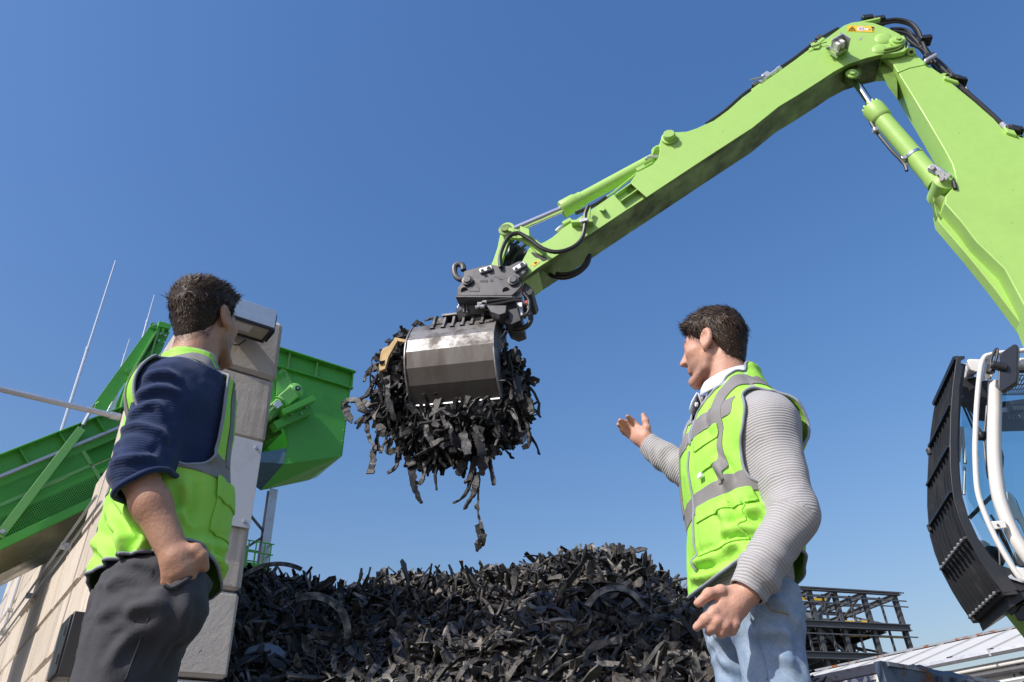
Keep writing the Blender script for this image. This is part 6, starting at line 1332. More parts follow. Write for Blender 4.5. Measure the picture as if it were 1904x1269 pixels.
def skin_mat(name, base, flush):
    m, nt, b = _mat(name); L = nt.links; v = objvec(nt); n1 = noise(nt, 9, 5, .6, v); n2 = noise(nt, 130, 4, .6, v)
    c = mix(nt, ramp(nt, n1, [(.35, 0.0), (.7, .7)]), base, flush)
    c = mix(nt, ramp(nt, noise(nt, 48, 4, .65, v), [(.42, 0.0), (.72, .28)]), c, tuple(x * .72 for x in flush)); c = mix(nt, ramp(nt, noise(nt, 210, 2, .5, v), [(.6, 0.0), (.85, .3)]), c, tuple(x * .6 for x in base))
    at_ = _n(nt, 'ShaderNodeAttribute', attribute_name='stubble'); c = mix(nt, at_.outputs['Fac'], c, tuple(x * .42 for x in base))
    a2 = _n(nt, 'ShaderNodeAttribute', attribute_name='lips'); c = mix(nt, a2.outputs['Fac'], c, (base[0] * .8, base[1] * .5, base[2] * .5))
    a3 = _n(nt, 'ShaderNodeAttribute', attribute_name='brow'); c = mix(nt, a3.outputs['Fac'], c, (.045, .03, .022))
    L.new(c, b.inputs['Base Color']); b.inputs['Roughness'].default_value = .5; b.inputs['Subsurface Weight'].default_value = .12
    b.inputs['Subsurface Radius'].default_value = (.010, .004, .002); b.inputs['Specular IOR Level'].default_value = .4; bump(nt, b, n2, .35, .003); bump(nt, b, noise(nt, 42, 4, .6, v), .22, .006); return m
def knit_mat(name, col, col2, freq, attr='along', bstr=.6, rough=.9, weave=420):
    m, nt, b = _mat(name); L = nt.links
    at_ = _n(nt, 'ShaderNodeAttribute', attribute_name=attr); ml = _n(nt, 'ShaderNodeMath', operation='MULTIPLY'); L.new(at_.outputs['Fac'], ml.inputs[0]); ml.inputs[1].default_value = freq * 2 * math.pi
    sn = _n(nt, 'ShaderNodeMath', operation='SINE'); L.new(ml.outputs[0], sn.inputs[0]); ma = _n(nt, 'ShaderNodeMath', operation='MULTIPLY_ADD'); L.new(sn.outputs[0], ma.inputs[0]); ma.inputs[1].default_value = .5; ma.inputs[2].default_value = .5
    n1 = noise(nt, weave, 3, .6, objvec(nt)); n2 = noise(nt, 14, 4, .6, objvec(nt))
    c = mix(nt, ma.outputs[0], col2, col); c = mix(nt, ramp(nt, n1, [(.3, .35), (.7, 0.0)]), c, tuple(x * .6 for x in col)); c = mix(nt, ramp(nt, n2, [(.35, 0.0), (.75, .25)]), c, tuple(x * .75 for x in col))
    L.new(c, b.inputs['Base Color']); b.inputs['Roughness'].default_value = rough; b.inputs['Specular IOR Level'].default_value = .15; b.inputs['Sheen Weight'].default_value = .15
    bump(nt, b, ma.outputs[0], bstr, .004); bump(nt, b, n1, .3, .002); return m
def fabric(name, col, rough=.8, weave=600, var=.2, sheen=.0, wr=(9, .35), spec=.25):
    m, nt, b = _mat(name); v = objvec(nt); n1 = noise(nt, weave, 2, .5, v); n2 = noise(nt, wr[0], 5, .6, v, .6)
    c = mix(nt, ramp(nt, n2, [(.3, 0.0), (.75, var)]), col, tuple(x * .7 for x in col)); nt.links.new(c, b.inputs['Base Color']); b.inputs['Roughness'].default_value = rough; b.inputs['Specular IOR Level'].default_value = spec
    b.inputs['Sheen Weight'].default_value = sheen; bump(nt, b, n2, wr[1], .012); bump(nt, b, n1, .12, .0015); return m
def jean_mat():
    m, nt, b = _mat('light_denim'); v = objvec(nt); n1 = noise(nt, 420, 2, .5, objvec(nt, (1, 1, .35))); n2 = noise(nt, 5, 5, .6, v, .5); n3 = noise(nt, 30, 4, .6, v)
    c = mix(nt, ramp(nt, n2, [(.3, 0.0), (.7, 1.0)]), (.13, .22, .36), (.42, .51, .60)); c = mix(nt, ramp(nt, n3, [(.4, 0.0), (.8, .4)]), c, (.50, .58, .66)); c = mix(nt, ramp(nt, n1, [(.35, .35), (.65, 0.0)]), c, (.12, .19, .32))
    nt.links.new(c, b.inputs['Base Color']); b.inputs['Roughness'].default_value = .85; b.inputs['Specular IOR Level'].default_value = .15; bump(nt, b, n2, .35, .012); bump(nt, b, n1, .15, .0015); return m
M['hivis'] = fabric('hi_vis_fabric', (.37, .75, .095), .62, 700, .12, .0, (9, .45), .3)
M['reflect'] = paint('reflective_tape', (.25, .24, .235), .6, metal=0, dirt=.2, dscale=9, bmp=.05, spec=.3)
M['piping'] = fabric('grey_piping', (.30, .32, .36), .7)
M['hair'] = plain('brown_hair', (.030, .019, .012), .5, 0, .22)
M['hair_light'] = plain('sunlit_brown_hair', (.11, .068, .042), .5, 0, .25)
M['skin_fair'] = skin_mat('fair_skin', (.62, .36, .26), (.58, .28, .20)); M['skin_tan'] = skin_mat('tanned_skin', (.50, .285, .19), (.44, .22, .14))
def hair_cap(name, HF, hc, hairline, parent, seed, n=5200, lift=.010, L=(.018, .034), flow=None, HS=1.0):
    """hair as a thin cap following the skull, covered with real strands"""
    def fn(P):
        q = (P - hc) @ HF / HS; d = ellip(q, (0, -0.014, 0.036), (0.077, 0.098, 0.090)); d = smin(d, cone(q, A(0, -.045, -.02), A(0, -.050, -.09), .055, .050), .04)
        up = np.clip((q[:, 2] - .02) / .07, 0, 1); fr = np.clip((q[:, 1] - .03) / .05, 0, 1)
        hg = np.clip(hairline(q) / .035, .08, 1); return HS * d - lift * hg * (.45 + 1.1 * up + .6 * fr * up) - .0035 * fbm(q, 70, 2) * (.4 + up)
    V, Q = isosurface(fn, hc - .17, hc + .17, .005); V = relax(V, Q, 1); q = (V - hc) @ HF / HS; g = hairline(q) + .004 * vnoise(q, 160)
    V, T, _ = clip(V, Q, g); V, T, _ = biggest(V, T); N = normals(V, T)
    o = cloth(name, V, T, M['hair'], parent, .004)
    r = np.random.default_rng(seed); ar = np.linalg.norm(np.cross(V[T[:, 1]] - V[T[:, 0]], V[T[:, 2]] - V[T[:, 0]]), axis=1); ti = r.choice(len(T), n, p=ar / ar.sum()); w = r.dirichlet((1, 1, 1), n)
    p0 = (V[T[ti]] * w[:, :, None]).sum(1); n0 = (N[T[ti]] * w[:, :, None]).sum(1); q0 = (p0 - hc) @ HF / HS; dl = flow(q0, r); dw = dl @ HF.T; dw = dw - n0 * (dw * n0).sum(1)[:, None] * .85; dw = dw / np.linalg.norm(dw, axis=1, keepdims=True) + r.normal(0, .16, (n, 3))
    topw = np.clip((q0[:, 2] + .06) / .12, .35, 1)[:, None]; LL = r.uniform(L[0], L[1], (n, 1)) * topw; pts = []; m = 4
    for k in range(m + 1):
        t = k / m; pts.append(p0 - n0 * .002 + dw * LL * t + n0 * LL * (.45 * t - .32 * t * t) * r.uniform(.3, 1.5, (n, 1)))
    pts = np.stack(pts, 1); sd = np.cross(dw, n0); sd /= np.linalg.norm(sd, axis=1, keepdims=True) + 1e-9; wd = r.uniform(.0006, .0013, (n, 1, 1)) * (1 - np.linspace(0, 1, m + 1) ** 2 * .9)[None, :, None]
    VV = np.concatenate([(pts - sd[:, None] * wd)[:, :, None], (pts + sd[:, None] * wd)[:, :, None]], 2).reshape(n, -1, 3); base = np.arange(n)[:, None, None] * (2 * (m + 1)); qd = np.array([(2 * k, 2 * k + 1, 2 * k + 3, 2 * k + 2) for k in range(m)])[None]; QQ = (base + qd).reshape(-1, 4)
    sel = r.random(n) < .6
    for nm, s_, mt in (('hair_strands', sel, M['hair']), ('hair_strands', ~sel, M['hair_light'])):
        k = np.flatnonzero(s_); Vk = VV[k].reshape(-1, 3); Qk = (np.arange(len(k))[:, None, None] * (2 * (m + 1)) + qd).reshape(-1, 4); so = cloth(nm, Vk, Qk, mt, o); so['kind'] = 'stuff'
    return o
def finger(P, base, d, bend, ax, L, r):
    """three bones curling about ax; d is the direction of the first bone"""
    pts = [np.asarray(base, float)]; d = unit(d)
    for i, l in enumerate((.46, .30, .24)):
        pts.append(pts[-1] + d * L * l); b = bend[min(i, len(bend) - 1)]; K = np.asarray(ax) / np.linalg.norm(ax); d = d * math.cos(b) + np.cross(K, d) * math.sin(b) + K * np.dot(K, d) * (1 - math.cos(b))
    return chain(P, pts, [r, r * .94, r * .86, r * .74], .004), pts
# ------------------------------------------------------------------ man in grey sweater and jeans
def man_jeans():
    f = az(-102); r = np.cross(f, UP); HB = at(1385, 1085, 1.80); NB = at(1352, 722, 1.80); ft = A(HB[0] + .02, HB[1], 0)
    man = thing('person', ft, 'man in a grey ribbed sweater, hi-vis vest and light jeans, holding one open hand out', 'person')
    zN = NB[2]; zH = HB[2]
    trunk = Trunk(HB, NB, r, f, [(.86, 0, .130, .070, .074), (.93, 0, .136, .072, .074), (1.02, 0, .146, .078, .080), (1.14, 0, .150, .085, .090), (1.28, .004, .168, .092, .094), (1.38, 0, .168, .090, .094), (zN - .10, -.005, .135, .085, .088), (zN - .04, -.005, .088, .066, .072), (zN + .01, -.005, .070, .058, .060)])
    JL = at(1430, 790, 1.64); EL = at(1478, 957, 1.60); WL = at(1390, 1102, 1.60)
    JR = NB + r * .16 - UP * .065; ER = at(1352, 935, 1.99); WR = at(1206, 826, 2.06)
    hc = at(1325, 648, 1.80); HF = frame_from(az(-56), .06, 0.0); HS = .82
    hipL, hipR = HB - r * .085 - UP * .06, HB + r * .085 - UP * .06; kL, kR = A(hipL[0] - .035, hipL[1], .50) + f * .03, A(hipR[0], hipR[1], .50) + f * .02; aL, aR = A(hipL[0] + .02, hipL[1], .07), A(hipR[0] - .02, hipR[1], .07)
    fingL = [([(1343, 1122, 1.592), (1328, 1138, 1.585), (1312, 1152, 1.588), (1295, 1167, 1.60)], .0112), ([(1346, 1138, 1.592), (1334, 1155, 1.585), (1324, 1168, 1.592), (1318, 1176, 1.61)], .0112), ([(1356, 1148, 1.595), (1348, 1164, 1.588), (1342, 1176, 1.597), (1338, 1181, 1.615)], .0108), ([(1368, 1149, 1.60), (1366, 1162, 1.593), (1361, 1173, 1.60), (1356, 1179, 1.615)], .0096), ([(1362, 1105, 1.60), (1340, 1099, 1.585), (1318, 1105, 1.58), (1298, 1122, 1.585)], .0118)]
    fingR = [([(1190, 800, 2.06), (1181, 789, 2.065), (1174, 782, 2.06), (1167, 775, 2.045)], .0093), ([(1184, 803, 2.07), (1172, 793, 2.075), (1162, 787, 2.07), (1153, 782, 2.05)], .0093), ([(1180, 809, 2.08), (1168, 801, 2.085), (1158, 795, 2.08), (1150, 790, 2.06)], .009), ([(1179, 816, 2.085), (1169, 810, 2.09), (1161, 804, 2.085), (1154, 799, 2.07)], .008), ([(1201, 811, 2.05), (1203, 796, 2.04), (1200, 783, 2.04), (1196, 772, 2.045)], .0105)]
    def hand(P, W, palm, fing, dirp):
        d = None
        for pts, rr in fing:
            q = [at(*p) for p in pts]; e = chain(P, q, [rr * 1.05, rr, rr * .93, rr * .78], .004)
            for j in (1, 2): e = smin(e, ellip(P, q[j], (rr * 1.08,) * 3), .004)
            d = e if d is None else np.minimum(d, e)
        for pts, rr in fing[:4]: d = smin(d, cone(P, palm, at(*pts[0]), .021, rr * 1.15), .010)
        d = smin(d, cone(P, at(*fing[4][0][0]), palm, .015, .020), .012)
        return smin(d, cone(P, W, palm, .026, .024), .016)
    palmL = at(1366, 1126, 1.605); palmR = at(1192, 813, 2.07)
    neck0, neck1 = NB - f * .005 + UP * .0, hc + HF @ A(0, -.030, -.045)
    def skin(P):
        d = head_sdf((P - hc) @ HF / HS) * HS; n_ = cone(P, neck1, neck0, .047, .057); d = smin(d, n_, .014)
        d = smin(d, trunk(P, -.026), .03)
        d = np.minimum(d, chain(P, [JL, EL, WL], [.045, .040, .028], .02)); d = np.minimum(d, chain(P, [JR, ER, WR], [.045, .038, .027], .02))
        d = np.minimum(d, hand(P, WL, palmL, fingL, 0)); d = np.minimum(d, hand(P, WR, palmR, fingR, 0))
        for h_, k_, a_ in ((hipL, kL, aL), (hipR, kR, aR)): d = smin(d, chain(P, [h_, k_, a_], [.046, .042, .034], .02), .02)
        return d
    V, Q = isosurface(skin, A(.05, 1.25, .02), A(1.0, 2.4, 1.86), .0042); V, Q, _ = biggest(V, Q); V = relax(V, Q, 1, .4); q = (V - hc) @ HF / HS
    hl = lambda q: np.minimum.reduce([np.where(q[:, 1] > .0, q[:, 2] - np.interp(q[:, 1], [0, .035, .05, .075, .11], [-.012, .012, .035, .066, .072]), q[:, 2] - np.interp(-q[:, 1], [0, .018, .035, .06, .12], [-.012, .028, -.02, -.072, -.085])), .2 + q[:, 2] * 0])
    fade = np.clip(1 + hl(q) / .016, 0, 1) * (hl(q) < .02) * (.55 + .45 * vnoise(q, 300)) * (q[:, 2] > -.12) * (np.abs(q[:, 0]) < .078)
    st = np.clip(1 - np.abs(q[:, 2] + .085) / .05, 0, 1) * np.clip((q[:, 1] + .02) / .03, 0, 1) * .7; lip = np.exp(-((q[:, 2] + .068) / .010) ** 2) * (np.abs(q[:, 0]) < .024) * (q[:, 1] > .085)
    brow = np.exp(-((q[:, 2] - .030 + .12 * np.abs(np.abs(q[:, 0]) - .03)) / .0048) ** 2) * (np.abs(q[:, 0]) > .012) * (np.abs(q[:, 0]) < .052) * (q[:, 1] > .06)
    eye = (np.sqrt((np.abs(q[:, 0]) - .031) ** 2 + (q[:, 2] - .005) ** 2) < .0055) * (q[:, 1] > .08)
    body = cloth('body', V, Q, M['skin_fair'], man, attr={'stubble': st, 'lips': lip * .8, 'brow': np.maximum(np.clip(brow + eye, 0, 1), fade)})
    def flow(q0, rr): n_ = len(q0); d = np.stack([rr.normal(0, .25, n_), np.where(q0[:, 2] > .07, .65, -.35), np.where(q0[:, 2] > .07, .1, -.9)], 1); return d
    hair_cap('hair', HF, hc, hl, man, 5, 7000, .011, (.013, .028), flow, HS)
    # shirt collar
    hn = frame_from(f, 0); shirt = fabric('pale_blue_shirt', (.74, .79, .88), .75, 500, .1); rows = []
    cn = NB + UP * .004 + f * .004
    for k in range(33):
        a = math.radians(-160 + 320 * k / 32); back = (1 + math.cos(a)) / 2                # 0 at the throat, 1 at the nape
        d_ = -f * math.cos(a) + r * math.sin(a); tp = cn + d_ * (.071 + .004 * (1 - back)) + UP * (.048 * back - .012); tp2 = cn + d_ * .078 + UP * (.050 * back - .010); bt = cn + d_ * (.094 + .012 * (1 - back)) + UP * (.006 * back - .040 - .018 * (1 - back) ** 2); lo_ = cn + d_ * .068 + UP * (-.06)
        rows.append([lo_, tp, tp2, tp2 * .5 + bt * .5 + d_ * .003, bt])
    part('collar', MB().grid(rows), shirt, man, solid=.0035, smooth=60)
    part('button', MB().cyl(cn + f * .092 - UP * .060, cn + f * .097 - UP * .060, .006, 10), M['print_white'], man)
    # ribbed sweater
    Ls = [np.linalg.norm(EL - JL), np.linalg.norm(WL - EL)]
    sw = knit_mat('ribbed_grey_knit', (.51, .50, .495), (.34, .33, .33), 150, 'along', .34, .9)
    def sleeve(P, J, E_, W_, rs): t0 = cone(P, J, E_, rs[0], rs[1]); M1 = E_ + (W_ - E_) * .78; t1 = cone(P, E_, M1, rs[1], rs[2]); return smin(smin(t0, t1, .03), cone(P, M1, W_, rs[2] * .96, rs[3]), .012)
    def sweater(P):
        d = trunk(P, .008); d = np.maximum(d, zH - .03 - P[:, 2]); d = smin(d, cone(P, NB - UP * .085 - r * .06, JL, .052, .060), .05); d = smin(d, cone(P, NB - UP * .085 + r * .06, JR, .052, .060), .05)
        d = smin(d, sleeve(P, JL, EL, WL, (.063, .046, .047, .037)), .035); d = smin(d, sleeve(P, JR, ER, WR, (.064, .052, .041, .036)), .035)
        return d
    V, Q = isosurface(sweater, A(.10, 1.30, .85), A(1.0, 2.3, 1.66), .0055); V, Q, _ = biggest(V, Q); V = relax(V, Q, 2)
    def along(V):
        best = np.full(len(V), 9.0); al = np.zeros(len(V))
        for pts in ([JL, EL, WL], [JR, ER, WR]):
            s0 = 0
            for i in range(2):
                ab = pts[i + 1] - pts[i]; L_ = np.linalg.norm(ab); t = seg_t(V, pts[i], pts[i + 1]); raw = ((V - pts[i]) @ ab) / L_ ** 2; dd = np.linalg.norm(V - (pts[i] + t[:, None] * ab), axis=1); m_ = dd < best; best[m_] = dd[m_]; al[m_] = (s0 + (raw if i == 0 else np.clip(raw, 0, 9)) * L_)[m_]; s0 += L_
        tor = trunk(V, .008) < .004; al[tor & (best > .075)] = V[tor & (best > .075), 2]; return al
    al = along(V); N = normals(V, Q)
    dE = np.exp(-(np.linalg.norm(V - EL, axis=1) / .10) ** 2); dW = np.exp(-(np.linalg.norm(V - (EL + (WL - EL) * .80), axis=1) / .07) ** 2); dR = np.exp(-(np.linalg.norm(V - (ER + (WR - ER) * .72), axis=1) / .09) ** 2)
    V = V + N * (.0035 * fbm(V, 16, 2) + .004 * dE * crease(V, 14, 3) + .004 * dW * np.sin(al * 160 + 4 * vnoise(V, 14)) + .0042 * dR * np.sin(al * 115 + 6 * vnoise(V, 16)) * (.5 + vnoise(V + 3, 12)))[:, None]
    gw = np.minimum(((WL - EL) @ (WL + unit(WL - EL) * .002 - V).T) / np.linalg.norm(WL - EL) + 9 * (np.linalg.norm(V - WL, axis=1) > .08), ((WR - ER) @ (WR + unit(WR - ER) * .002 - V).T) / np.linalg.norm(WR - ER) + 9 * (np.linalg.norm(V - WR, axis=1) > .08))
    gn = np.sqrt((((V - NB) @ r) / .075) ** 2 + (((V - NB) @ f) / .075) ** 2) - 1; gn = np.where(V[:, 2] > NB[2] - .06, gn * .07, .1)
    V, T, (al,) = clip(V, Q, np.minimum(gw, gn), (al,)); V, T, u_ = biggest(V, T); al = al[u_] + .0022 * vnoise(V, 22) + .0012 * vnoise(V, 55); cloth('sweater', V, T, sw, man, .004, {'along': al})
    # hi-vis vest
    def vestf(P):
        d = trunk(P, .022); fl = np.clip((1.20 - P[:, 2]) / .25, 0, 1)
        d = d - .010 * fl; d = smin(d, cone(P, NB - UP * .095 - r * .05, JL + UP * .002 - f * .010, .056, .086), .05); return smin(d, cone(P, NB - UP * .095 + r * .05, JR + UP * .002 - f * .008, .056, .078), .05)
    V, Q = isosurface(vestf, A(.05, 1.3, .86), A(1.0, 2.3, 1.66), .006); V = relax(V, Q, 2); N = normals(V, Q)
    a, b, z = trunk.loc(V); fold = .006 * fbm(V * A(1, 1, .5), 11, 3) + .007 * np.clip((1.22 - z) / .2, 0, 1) * ridged(V * A(1, 1, .35) + A(0, 0, .3) * b[:, None], 9) - .010 * np.exp(-((z - 1.12 - .5 * b) / .035) ** 2) * np.exp(-((b - .02) / .09) ** 2) + .008 * np.exp(-((z - 1.09 - .35 * b) / .03) ** 2) * (b < .06)
    fold = fold + .010 * crease(V * A(1, 1, .55) + A(0, 0, .5) * b[:, None], 7, 7) * np.clip((1.24 - z) / .12, .25, 1) - .007 * crease(V * A(1.2, 1.2, .3) + 5, 9, 6)
    fold = fold + folds(V, N, [[(1349, 990), (1379, 981), (1416, 990)], [(1382, 955), (1402, 948), (1420, 945)], [(1410, 958), (1424, 966), (1434, 980)], [(1344, 1026), (1364, 1012), (1394, 1021)], [(1368, 1041), (1385, 1032), (1402, 1028)], [(1292, 1054), (1312, 1045), (1332, 1036)], [(1340, 945), (1352, 962), (1350, 985)], [(1330, 860), (1345, 880), (1352, 900)], [(1400, 1045), (1415, 1030), (1425, 1010)], [(1290, 1075), (1315, 1072), (1345, 1060)]], .013, .011, 1.66)
    V = V + N * fold[:, None]; a, b, z = trunk.loc(V)
    hem = z - (HB[2] - .005 + .035 * np.cos(b * 14) - .05 * np.clip(b - .06, 0, 1) * 3); armz = JL[2] - .062
    def hole(sgn, bb0): return smax(b - .066 + .10 * np.clip(z - armz - .02, 0, 1), smax(.156 + .035 * np.clip(-b / .08, 0, 1) + .012 * np.clip((z - armz - .06) / .05, 0, 1) - sgn * a, (armz - .105 + .25 * np.abs(b + .01)) - z, .05), .03)
    neckg = (np.sqrt((a / .092) ** 2 + ((b - .012) / .102) ** 2) - 1) * .08; neckg = np.where(z > zN - .09, neckg, .1)
    vw = np.clip((z - 1.34) / (zN - .06 - 1.34), 0, 1.2) * .030; vg = np.where((b > .02) & (z > 1.33), np.abs(a) - vw, .1)
    g = np.minimum.reduce([hem, hole(-1, -.030), hole(1, -.030), neckg, vg]); V, T, (a, b, z) = clip(V, Q, g, (a, b, z)); V, T, u_ = biggest(V, T); a, b, z = a[u_], b[u_], z[u_]
    vest = cloth('vest', V, T, M['hivis'], man, .0025); N = normals(V, T); edge_tube('edge_binding', V + N * .0005, T, .0036, M['piping'], vest)
    def patch(name, g, lift, mat, thick=.002): 
        V2, T2, (n2,) = clip(V + N * lift, T, g, (N,)); return cloth(name, V2, T2, mat, vest, thick) if len(T2) else None
    zb = at(1330, 925, 1.72)[2]; zc = at(1345, 785, 1.72)[2]; side = np.abs(a)
    patch('reflective_stripe', .0255 - np.abs(z - zb - .02 * b), .0016, M['reflect'])
    patch('reflective_stripe', np.minimum.reduce([.024 - np.abs(z - zc), b - .0, .16 - side, np.where(a < 0, 1.0, .2)]), .0018, M['reflect'])
    patch('reflective_stripe', np.minimum.reduce([.017 - np.abs(side - .115), z - zb - .015, np.where((a < 0), 1.0, 1.0)]), .0030, M['reflect'])
    patch('pocket', np.minimum.reduce([.065 - np.abs(a + .095), z - 1.045, 1.155 - z, b]), .004, M['hivis'], .003)
    patch('pocket_flap', np.minimum.reduce([.070 - np.abs(a + .095), z - 1.125, 1.165 - z, b]), .0075, M['hivis'], .003)
    patch('pocket', np.minimum.reduce([.042 - np.abs(a + .075), z - 1.245, 1.335 - z, b]), .004, M['hivis'], .003)
    patch('pocket_flap', np.minimum.reduce([.045 - np.abs(a + .075), z - 1.305, 1.345 - z, b]), .0075, M['hivis'], .003)
    zz = np.arange(1.02, 1.33, .022); zp = []
    for z_ in zz:
        e = np.abs(a) * 3 + np.abs(z - z_) + np.where(b > .03, 0, 1); k = np.argmin(e); zp.append(V[k] + N[k] * .002)
    part('zip', MB().tube(catmull(zp, 3), .0032, 6), M['piping'], vest, smooth=180)
    k = np.argmin(np.linalg.norm(np.stack([a + .055, b - .12, z - 1.235], 1), axis=1)); part('badge', MB().box(V[k] + N[k] * .01, (.017, .004, .012), (np.cross(UP, N[k]), N[k], UP)), M['print_white'], vest)
    # jeans
    jm = jean_mat()
    def jeans(P):
        d = trunk(P, .006); d = np.maximum(d, P[:, 2] - (zH + .035)); d = np.maximum(d, zH - .12 - P[:, 2])
        for h_, k_, a_ in ((hipL, kL, aL), (hipR, kR, aR)): d = smin(d, chain(P, [h_ + UP * .02, k_, a_], [.069, .064, .060], .03), .035)
        return d
    V, Q = isosurface(jeans, A(.15, 1.45, .02), A(.95, 2.2, 1.12), .007); V, Q, _ = biggest(V, Q); V = relax(V, Q, 2); N = normals(V, Q); z = V[:, 2]
    V = V + N * (.003 * fbm(V * A(1, 1, .7), 10, 3) + .008 * crease(V * A(1, 1, 1.5) + A(0, 0, .6) * ((V - HB) @ f)[:, None], 8, 6) - .006 * crease(V * A(1, 1, .5) + 3, 9, 6) + .002 * ridged(V * A(1, 1, 1.6), 7) * np.clip((.95 - z) / .3, 0, 1) + .004 * np.exp(-((z - .88 - .4 * ((V - HB) @ f)) / .02) ** 2))[:, None]
    V = V + N * folds(V, N, [[(1319, 1187), (1335, 1208), (1352, 1227)], [(1447, 1212), (1460, 1230), (1474, 1242)], [(1436, 1112), (1458, 1130), (1480, 1146)], [(1420, 1100), (1440, 1112), (1470, 1118)], [(1330, 1225), (1350, 1240), (1380, 1245)], [(1400, 1180), (1430, 1172), (1460, 1180)], [(1455, 1160), (1466, 1190), (1470, 1220)]], .011, .012, 1.66)[:, None]
    V = V - N * (.022 * np.clip((V[:, 2] - (zH - .045)) / .03, 0, 1))[:, None]
    V, T, _ = clip(V, Q, np.minimum(z - .06, 1.02 + .02 - z)); je = cloth('jeans', V, T, jm, man, .003); N = normals(V, T)
    stc = plain('seam_thread', (.42, .30, .16), .8)
    def on_cloth(V, N, pts, lift=.002): return [V[k] + N[k] * lift for k in (np.argmin(np.linalg.norm(np.cross(V - CAM_T, unit(at(x, y, 1.7) - CAM_T)), axis=1) + .3 * np.clip(np.linalg.norm(V - CAM_T, axis=1) - 1.2, 0, None)) for x, y in pts)]
    part('side_seam', MB().tube(catmull(on_cloth(V, N, [(1392, 1140), (1402, 1165), (1412, 1200), (1420, 1235), (1426, 1266)], .001), 4), .0022, 5), jm, je, smooth=180)
    part('pocket_seam', MB().tube(catmull(on_cloth(V, N, [(1425, 1118), (1436, 1132), (1455, 1138), (1466, 1142)], .001), 4), .0016, 5), stc, je, smooth=180)
    part('waistband', MB().tube([HB + UP * .02 + r * .140 * math.cos(t) + f * .084 * math.sin(t) for t in np.linspace(0, 2 * math.pi, 40)[:-1]], .012, 8, False, closed=True), jm, je, smooth=180)
    for a_, k_ in ((aL, 1), (aR, -1)):
        g = MB(); rows = []
        for i, (s, w, h) in enumerate(((-.07, .030, .06), (-.05, .042, .10), (0, .044, .11), (.06, .046, .08), (.13, .05, .055), (.18, .042, .045), (.205, .02, .03))):
            rows.append([a_ * A(1, 1, 0) + f * s + r * w * math.cos(t) + UP * (max(math.sin(t), -.0) * h + .012) for t in np.linspace(0, 2 * math.pi, 17)])
        g.grid(rows); part('shoe', g, M['black'], man, smooth=60)
    return man
man_b = man_jeans()
